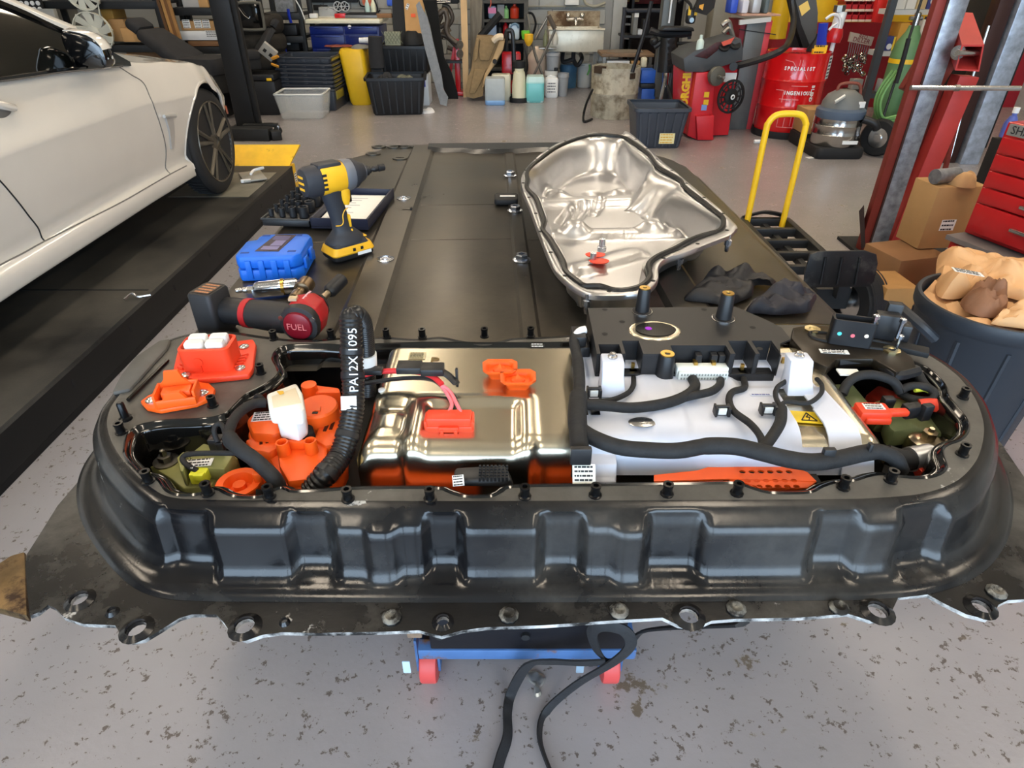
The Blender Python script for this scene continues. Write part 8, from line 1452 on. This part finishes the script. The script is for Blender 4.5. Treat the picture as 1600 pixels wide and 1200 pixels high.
# red column with galvanised post
pb_ = H(1388, 402); rx_, ry_ = pb_.x, 3.95; ox = mat('oxide_red_steel', C(122, 44, 34), .55, .2, var=.18, vs=6); oxb = mat('bright_oxide_red', C(176, 52, 46), .5, .1, var=.08)
k = thing('red_lift_column', 'oxide red lift column with a galvanised face, red slanting brace and square socket', 'lift column', (rx_, ry_, 0))
def bar(nm, p0, p1, w_, d_, m, y=None, **kw):
    a, b = D(*p0), D(*p1); up = (0, 1, 0); t = (b-a).normalized(); x_ = V((0, 1, 0)).cross(t).normalized(); y_ = t.cross(x_).normalized(); vs = [q+x_*(sx*w_/2)+y_*(sy*d_/2) for q in (a, b) for sy in (-1, 1) for sx in (-1, 1)]
    return obj(nm, MB().add(vs, [(0, 2, 3, 1), (4, 5, 7, 6), (0, 1, 5, 4), (2, 6, 7, 3), (0, 4, 6, 2), (1, 3, 7, 5)]), m, k, world=True, bevel=.004, **kw)
def foot(px_, py_, y, z=0.): q = D(px_, py_, y); return (px_, py_, y)
zc2 = 3.85; xg = D(1362, 380, zc2).x
q0 = D(1364, 380, zc2); obj('galvanised_post', MB().box((q0.x+.01, zc2, 1.0), (.105, .10, 2.0)), galv, k, world=True, bevel=.004); obj('oxide_channel', MB().box((q0.x-.074, zc2-.02, 1.0), (.055, .05, 2.0)), ox, k, world=True, bevel=.004); obj('dark_rail', MB().box((q0.x-.046, zc2-.045, 1.0), (.012, .01, 2.0)), mat('dark_brown_steel', C(58, 34, 28), .5, .3), k, world=True)
bar('inner_flange', (1408, 300, 4.0), (1455, 132, 4.0), .10, .10, ox); bar('brace', (1390, 398, 3.9), (1508, 118, 3.9), .11, .09, oxb); bar('bright_strip', (1420, 260, 4.02), (1450, 160, 4.02), .05, .04, red); bar('back_plate', (1430, 150, 4.05), (1484, 60, 4.1), .22, .05, ox)
sa = pp([(1486, 16), (1516, 19), (1536, 68), (1503, 70)], 3.92); 
def boxlink(nm, q0_, q1_, y0_, y1_, m): return obj(nm, MB().loft([pp(q0_, y0_), pp(q1_, y1_)], True), m, k, world=True, bevel=.005)
P1 = pp([(1503, 70), (1538, 70), (1530, 112), (1492, 110)], 3.70); P2 = pp([(1488, 18), (1520, 20), (1512, 62), (1474, 60)], 4.1); I1 = [V(p).lerp(sum(P1, V())/4, .13) for p in P1]; I2 = [V(p).lerp(sum(P2, V())/4, .2) for p in P2]
obj('square_socket', MB().loft([P2, P1, I1, I2], True), oxb, k, world=True, ang=30); obj('side_cheek', MB().loft([pp([(1470, 58), (1500, 68), (1490, 110), (1456, 110)], 3.9), pp([(1470, 58), (1500, 68), (1490, 110), (1456, 110)], 3.96)]), ox, k, world=True); obj('pin_bolt', MB().cyl(D(1496, 83, 3.66), D(1530, 83, 3.74), .014, n=10), steel, k, world=True); obj('bolt_head', MB().lathe([(.035, 0), (.035, .012), (.018, .014), (.018, .03)], D(1498, 82, 3.72), (-.8, -.6, 0), 12), nutm, k, world=True)
obj('base_plate', MB().box((q0.x+.02, zc2+.05, .01), (.3, .3, .02)), blkm, k, world=True); obj('base_foot', MB().box((q0.x+.25, zc2-.1, .03), (.3, .28, .05)), blkm, k, world=True); obj('torn_edge', MB().loft([pp([(1342, 330), (1350, 320), (1352, 385), (1346, 390)], 3.80), pp([(1342, 330), (1350, 320), (1352, 385), (1346, 390)], 3.86)]), mat('greasy_plate', C(50, 34, 30), .6), k, world=True)
lk = H(1385, 300, 0)*0+D(1369, 276, zc2-.06); 
b0_ = D(1423, 137, 3.6); b1_ = D(1594, 138, 3.6); bar_t = thing('breaker_bar', 'long chrome bar lying across the two lift columns', 'bar', b0_); dd = (b1_-b0_).normalized(); L_ = (b1_-b0_).length
obj('thick_half', MB().cyl(b0_, b0_+dd*(L_*.4), .013, n=12), steel, bar_t, world=True); obj('joint', MB().cyl(b0_+dd*(L_*.40), b0_+dd*(L_*.44), .016, n=12), met, bar_t, world=True); obj('long_half', MB().cyl(b0_+dd*(L_*.44), b1_, .0125, n=12), steel, bar_t, world=True)
# second column
k = thing('galvanised_column', 'galvanised post with a brown channel behind the red lift column', 'lift column', (H(1512, 256).x, 6.0, 0)); q0 = H(1512, 256); obj('post', MB().box((q0.x, 6.02, 1.2), (.17, .10, 2.4)), mat('pale_galvanised', C(176, 186, 200), .42, .7, var=.3, vs=14), k, world=True, bevel=.005); obj('channel', MB().box((q0.x-.16, 6.08, 1.2), (.12, .12, 2.4)), mat('dark_brown_steel', C(1, 1, 1)), k, world=True, bevel=.005); tag(obj('thin_strut', MB().tube([D(1468, 300, 5.2), D(1502, 160, 5.2)], .02, 4), ox), 'thin oxide red strut between the two lift columns', 'strut'); tag(obj('steel_strut', MB().tube([H(1470, 287), D(1486, 240, 5.4), D(1510, 150, 5.4), D(1545, 40, 5.4)], .010, 6), steel), 'thin bright rod rising between the two lift columns', 'rod')
# dark clutter beyond the columns
upx('black_shelving', 1492, 1640, -20, 200, 6.6, .5, blkm, 'black cabinet behind the galvanised post at the right edge', 'cabinet', 0.); upx('pale_roll', 1538, 1560, 48, 96, 6.497, .1026, mat('pale_roll', C(226, 212, 198), .6), 'pale roll hanging on the black cabinet', 'roll', None, 0, .03); upx('yellow_strip', 1556, 1561, 28, 46, 6.56, .0396, yel, 'yellow strip on the black cabinet over the pale roll', 'strip', None)
kx = lathe_at('cleaner_bottle', 'blue cleaner bottle with a yellow label before the black cabinet', 'bottle', 1571, 172, 214, 4.6, [(9, 0), (9.5, .05), (9.5, .5), (5, .78), (3.5, .8), (3.5, 1)], mat('violet_blue_bottle', C(84, 98, 170), .35)); obj('yellow_label', MB().lathe([(.042, .12), (.036, .145)], n=14, cap=False), yel, kx) if False else obj('white_trigger', MB().cyl((0, 0, .155), (0, 0, .19), .02, n=10), white, kx)
blockat('bottle_stand', (D(1571, 214, 4.6).x, 4.6, D(1571, 214.5, 4.6).z/2-.004), (.10, .12, D(1571, 214.5, 4.6).z-.012), blkm, 'black stand under the blue cleaner bottle', 'stand')
# red tool chest, angled
tl = V((1.89, 2.63, 0)); fd = V((.305, -.952, 0)); bd_ = V((.952, .305, 0)); k = thing('tool_cabinet', 'red roller tool cabinet with chrome handles and a name plate at the right edge', 'tool cabinet', tl, math.atan2(fd.y, fd.x)); cr_ = mat('cabinet_red', C(178, 22, 26), .35, coat=.3, var=.06); W_, Dp = 1.0, .48
obj('lower_case', MB().box((W_/2, Dp/2, .30), (W_, Dp, .44)), cr_, k, bevel=.008); obj('top_case', MB().box((W_/2, Dp/2+.03, .775), (W_, Dp-.06, .45)), cr_, k, bevel=.008); obj('ledge', MB().box((W_/2, .04, .535), (W_+.02, .12, .02)), mat('dusty_ledge', C(110, 100, 96), .7, var=.1), k)
z = .955
for i, h_ in enumerate((.065, .065, .065, .065, .12)):
    d = obj('drawer', MB().box((W_/2, .026, z-h_/2), (W_-.07, .02, h_-.007)), cr_, k, bevel=.003); obj('handle', MB().box((W_/2-.12, .004, z-h_*.45), (W_*.32, .018, .014)), steel, d, bevel=.003); z -= h_
for i in range(2): d = obj('drawer', MB().box((W_/2, -.008, .43-.19*i), (W_-.06, .02, .17)), cr_, k, bevel=.003); obj('handle', MB().tube(cr([(.16, -.02, .48-.19*i), (.17, -.045, .47-.19*i), (.5, -.045, .47-.19*i), (.51, -.02, .48-.19*i)], 4), .010, 8), steel, d)
kx = obj('name_plate', MB().box((.17, .027, .98), (.26, .01, .04)), mat('grey_name_plate', C(150, 146, 138), .4, .5), k); text('lettering', 'SHAN', ink, k, (.11, .0205, .98), (pi/2, 0, 0), .042)
for x in (.08, W_-.08):
    for y in (.08, Dp-.08): obj('caster', MB().cyl((x-.015, y, .04), (x+.015, y, .04), .04, n=14), rub, k)
p = tl+fd*.12+bd_*.12; tag(obj('white_cylinder', MB().cyl(V((p.x, p.y, 1.025)), V((p.x, p.y, 1.025))+fd*.05, .022, n=14), white), 'small white roll on top of the red tool cabinet', 'roll')
# cardboard boxes beside the column
def card_box(label, q, th, m=card): return lean('cardboard_carton', q, 2.95, 2.95, m, label, 'box', th)
c1 = H(1415, 440); kk = thing('carton_stack', 'tall brown cardboard carton with a white label beside the red cabinet', 'box', (1.93, 3.0, .33), .1)
yq = 3.05; z0_ = D(1425, 388, yq).z; z1_ = D(1447, 292, yq).z; xl_ = D(1428, 388, yq).x; kk.location = (xl_+.125, yq+.09, z0_); obj('carton_body', MB().box((0, 0, (z1_-z0_)/2), (.25, .18, z1_-z0_)), card, kk, bevel=.003); stk(kk, (-.01, -.0905, .12), .075, .055, (pi/2, 0, 0), rows=3, world=False)
tag(obj('cardboard_carton', MB().box((D(1420, 420, 2.95).x+.02, 3.05, z0_/2-.002), (.28, .25, z0_-.006), .25), card3, bevel=.003), 'darker brown carton under the tall labelled carton', 'box')
yq = 2.55; b2 = D(1400, 460, yq); tag(obj('cardboard_carton', MB().box((b2.x+.06, yq+.16, b2.z/2), (.15, .2, b2.z), .05), mat('ochre_carton', C(168, 124, 70), .75, var=.08), bevel=.003), 'low ochre brown carton nearest the bin', 'box')
zq = z1_; p = D(1482, 286, 3.08); a_, b_ = D(1466, 285, 3.05), D(1486, 288, 3.1); tag(obj('grey_tin', MB().cyl(V((a_.x, 3.09, zq+.037)), V((b_.x+.03, 3.13, zq+.037)), .035, n=18), galv), 'grey tin lying on the tall brown carton', 'tin')
heap('paper_wad', 1490, 1528, 268, 3.09, .14, zq+.001, mat('kraft_paper', C(190, 150, 104), .8, var=.15), 'crumpled brown paper on the tall carton', 'paper', 43, 18.)
# bin with kraft paper bags
k = thing('rubbish_bin', 'large dark round rubbish bin overflowing with brown paper bags', 'bin', (1.545, 1.83, 0)); bz_ = .62; binm = mat('dark_slate_bin', C(40, 45, 52), .5, var=.08, bump=.06); rb0 = .222
obj('shell', MB().lathe([(rb0*.80, 0), (rb0*.82, .01), (rb0*.97, bz_-.06), (rb0, bz_-.05), (rb0*1.03, bz_-.04), (rb0*1.04, bz_-.01), (rb0*1.02, bz_), (rb0*.97, bz_), (rb0*.95, bz_-.05), (rb0*.80, .03), (.001, .03)], n=56), binm, k); obj('handle', MB().tube(cr([(-rb0*1.0, -.09, bz_-.09), (-rb0*1.22, -.07, bz_-.05), (-rb0*1.22, .05, bz_-.05), (-rb0*1.0, .07, bz_-.09)], 5), .016, 8), binm, k)
for q in range(10): a = q*pi/5; obj('rib', MB().tube([(rb0*.81*math.cos(a), rb0*.81*math.sin(a), .02), (rb0*.955*math.cos(a), rb0*.955*math.sin(a), bz_-.08)], .008, 6), binm, k)
kp = mat('kraft_bag', C(206, 160, 112), .75, var=.06, vs=6, bump=.35, bs=22); kp2 = mat('brown_bag', C(128, 88, 62), .75, var=.15, bump=.35, bs=26)
obj('paper_fill', MB().loft([[V((rb0*.93*r*math.cos(2*pi*i/30), rb0*.93*r*math.sin(2*pi*i/30), bz_-.045+.06*abs(noise.noise(V((r*3*math.cos(2*pi*i/30), r*3*math.sin(2*pi*i/30), 5)))) if r < 1 else bz_-.15)) for i in range(30)] for r in (1, .98, .85, .7, .55, .4, .25, .1)]), kp, k); zb_ = bz_-.022
k1 = crumple('paper_bag', [(1464, 462), (1462, 430), (1466, 400), (1482, 394), (1510, 402), (1548, 412), (1590, 420), (1650, 432), (1660, 478), (1610, 474), (1560, 462), (1520, 462), (1490, 468)], zb_, .075, kp, 'large kraft paper bag with a white label on top of the bin', 'paper bag', 51, n=80, rr=12, sc=9)
stk(k1, H(1512, 425, zb_+.108), .085, .04, (-.05, .10, -.30), rows=5, seed=90)
crumple('paper_bag', [(1500, 474), (1515, 456), (1535, 446), (1556, 450), (1572, 476), (1566, 494), (1535, 496), (1512, 488)], zb_+.012, .055, kp2, 'dark brown crumpled paper bag at the front of the bin', 'paper bag', 53, n=50, rr=8, sc=15); crumple('paper_bag', [(1548, 506), (1570, 492), (1600, 480), (1650, 492), (1640, 522), (1600, 514)], zb_+.012, .05, kp, 'pale kraft bag at the right front of the bin', 'paper bag', 55, n=50, rr=8, sc=14)
# fender and tyre of a hand truck
k = thing('hand_truck', 'black hand truck with a scuffed fender plate over a tyre', 'hand truck', (1.5, 2.72, 0)); scf = mat('scuffed_black_plate', C(28, 28, 29), .5, .2, var=.2, dust=(C(74, 72, 68), .62, 8, .7, .08)); yq = 2.6
P = [D(a, b, yq) for a, b in ((1256, 446), (1258, 425), (1266, 398), (1280, 393), (1352, 392), (1370, 398), (1372, 412), (1366, 440), (1358, 448), (1262, 450))]; n = len(P); obj('fender_plate', MB().add(P+[p+V((0, .012, 0)) for p in P], [tuple(range(n)), tuple(range(2*n-1, n-1, -1))]+[(i, (i+1) % n, n+(i+1) % n, n+i) for i in range(n)]), scf, k, world=True, bevel=.003)
for a in (1286, 1312, 1340): obj('pressed_rib', MB().tube([D(a-4, 444, yq-.003), D(a+4, 402, yq-.003)], .006, 6), scf, k, world=True)
wc_ = D(1332, 468, 2.72); wz0 = .172; tw = obj('tyre', MB().lathe([(.09, -.05), (.15, -.05), (.17, -.03), (.17, .03), (.15, .05), (.09, .05)], (wc_.x+.03, 2.75, wz0), (1, .25, 0), 32, False), rub, k, world=True); obj('rim', MB().lathe([(.092, -.03), (.08, .0), (.092, .03)], (wc_.x+.03, 2.75, wz0), (1, .25, 0), 24).cyl((wc_.x-.05, 2.75, wz0), (wc_.x+.1, 2.75, wz0), .03), steel, tw, world=True)
for q in (-.04, 0, .04): obj('tread_groove', MB().lathe([(.1705, q-.004), (.1715, q), (.1705, q+.004)], (wc_.x+.03, 2.75, wz0), (1, .25, 0), 32, False), blkm, tw, world=True)
obj('axle_frame', MB().box((wc_.x-.10, 2.74, .2), (.16, .05, .10)).box((wc_.x-.08, 2.7, .30), (.05, .05, .16)), dgm, k, world=True)
# yellow handled platform cart
k = thing('platform_cart', 'black frame platform cart with a tall yellow tube handle', 'cart', (1.6, 3.2, 0)); yh_ = mat('cart_yellow', C(240, 190, 30), .4, var=.05, dust=(C(120, 80, 30), .70, 14, .6, .03)); zc3 = .25
hb0, hb1 = H(1164, 346, zc3), H(1226, 352, zc3); yy = (hb0.y+hb1.y)/2; zt8 = D(1222, 178, yy).z; xl2, xr2 = hb0.x, hb1.x
obj('handle', MB().tube(cr([(xl2, yy, zc3-.02), (xl2+.0, yy, .45), (xl2, yy, zt8-.09), (xl2+.006, yy, zt8-.045), (xl2+.03, yy, zt8-.012), (xl2+.07, yy, zt8), (xr2-.07, yy, zt8), (xr2-.03, yy, zt8-.012), (xr2-.006, yy, zt8-.045), (xr2, yy, zt8-.09), (xr2, yy, .45), (xr2, yy, zc3-.02)], 6), .017, 12), yh_, k, world=True)
fx0, fx1, fy0, fy1 = xl2-.02, xr2+.03, 2.95, yy+.03
for x in (fx0, fx1): obj('side_rail', MB().box((x, (fy0+fy1)/2, zc3), (.035, fy1-fy0, .05)), dgm, k, world=True, bevel=.003)
for q in range(5): obj('cross_bar', MB().box(((fx0+fx1)/2, fy0+(fy1-fy0)*q/4, zc3), (fx1-fx0, .035, .045)), dgm, k, world=True, bevel=.003)
obj('middle_rail', MB().box(((fx0+fx1)/2, (fy0+fy1)/2, zc3-.02), (.03, fy1-fy0, .03)), dgm, k, world=True); obj('end_lip', MB().tube(cr([(fx0, yy+.04, zc3+.02), ((fx0+fx1)/2, yy+.05, zc3+.05), (fx1, yy+.04, zc3+.03)], 5), .02, 6, flat=.4), blk, k, world=True)
for x in (fx0+.05, fx1-.05):
    for y in (fy0+.08, fy1-.1): obj('caster', MB().cyl((x-.02, y, .075), (x+.02, y, .075), .075, n=20).box((x, y, .17), (.05, .06, .12)), rub, k, world=True)
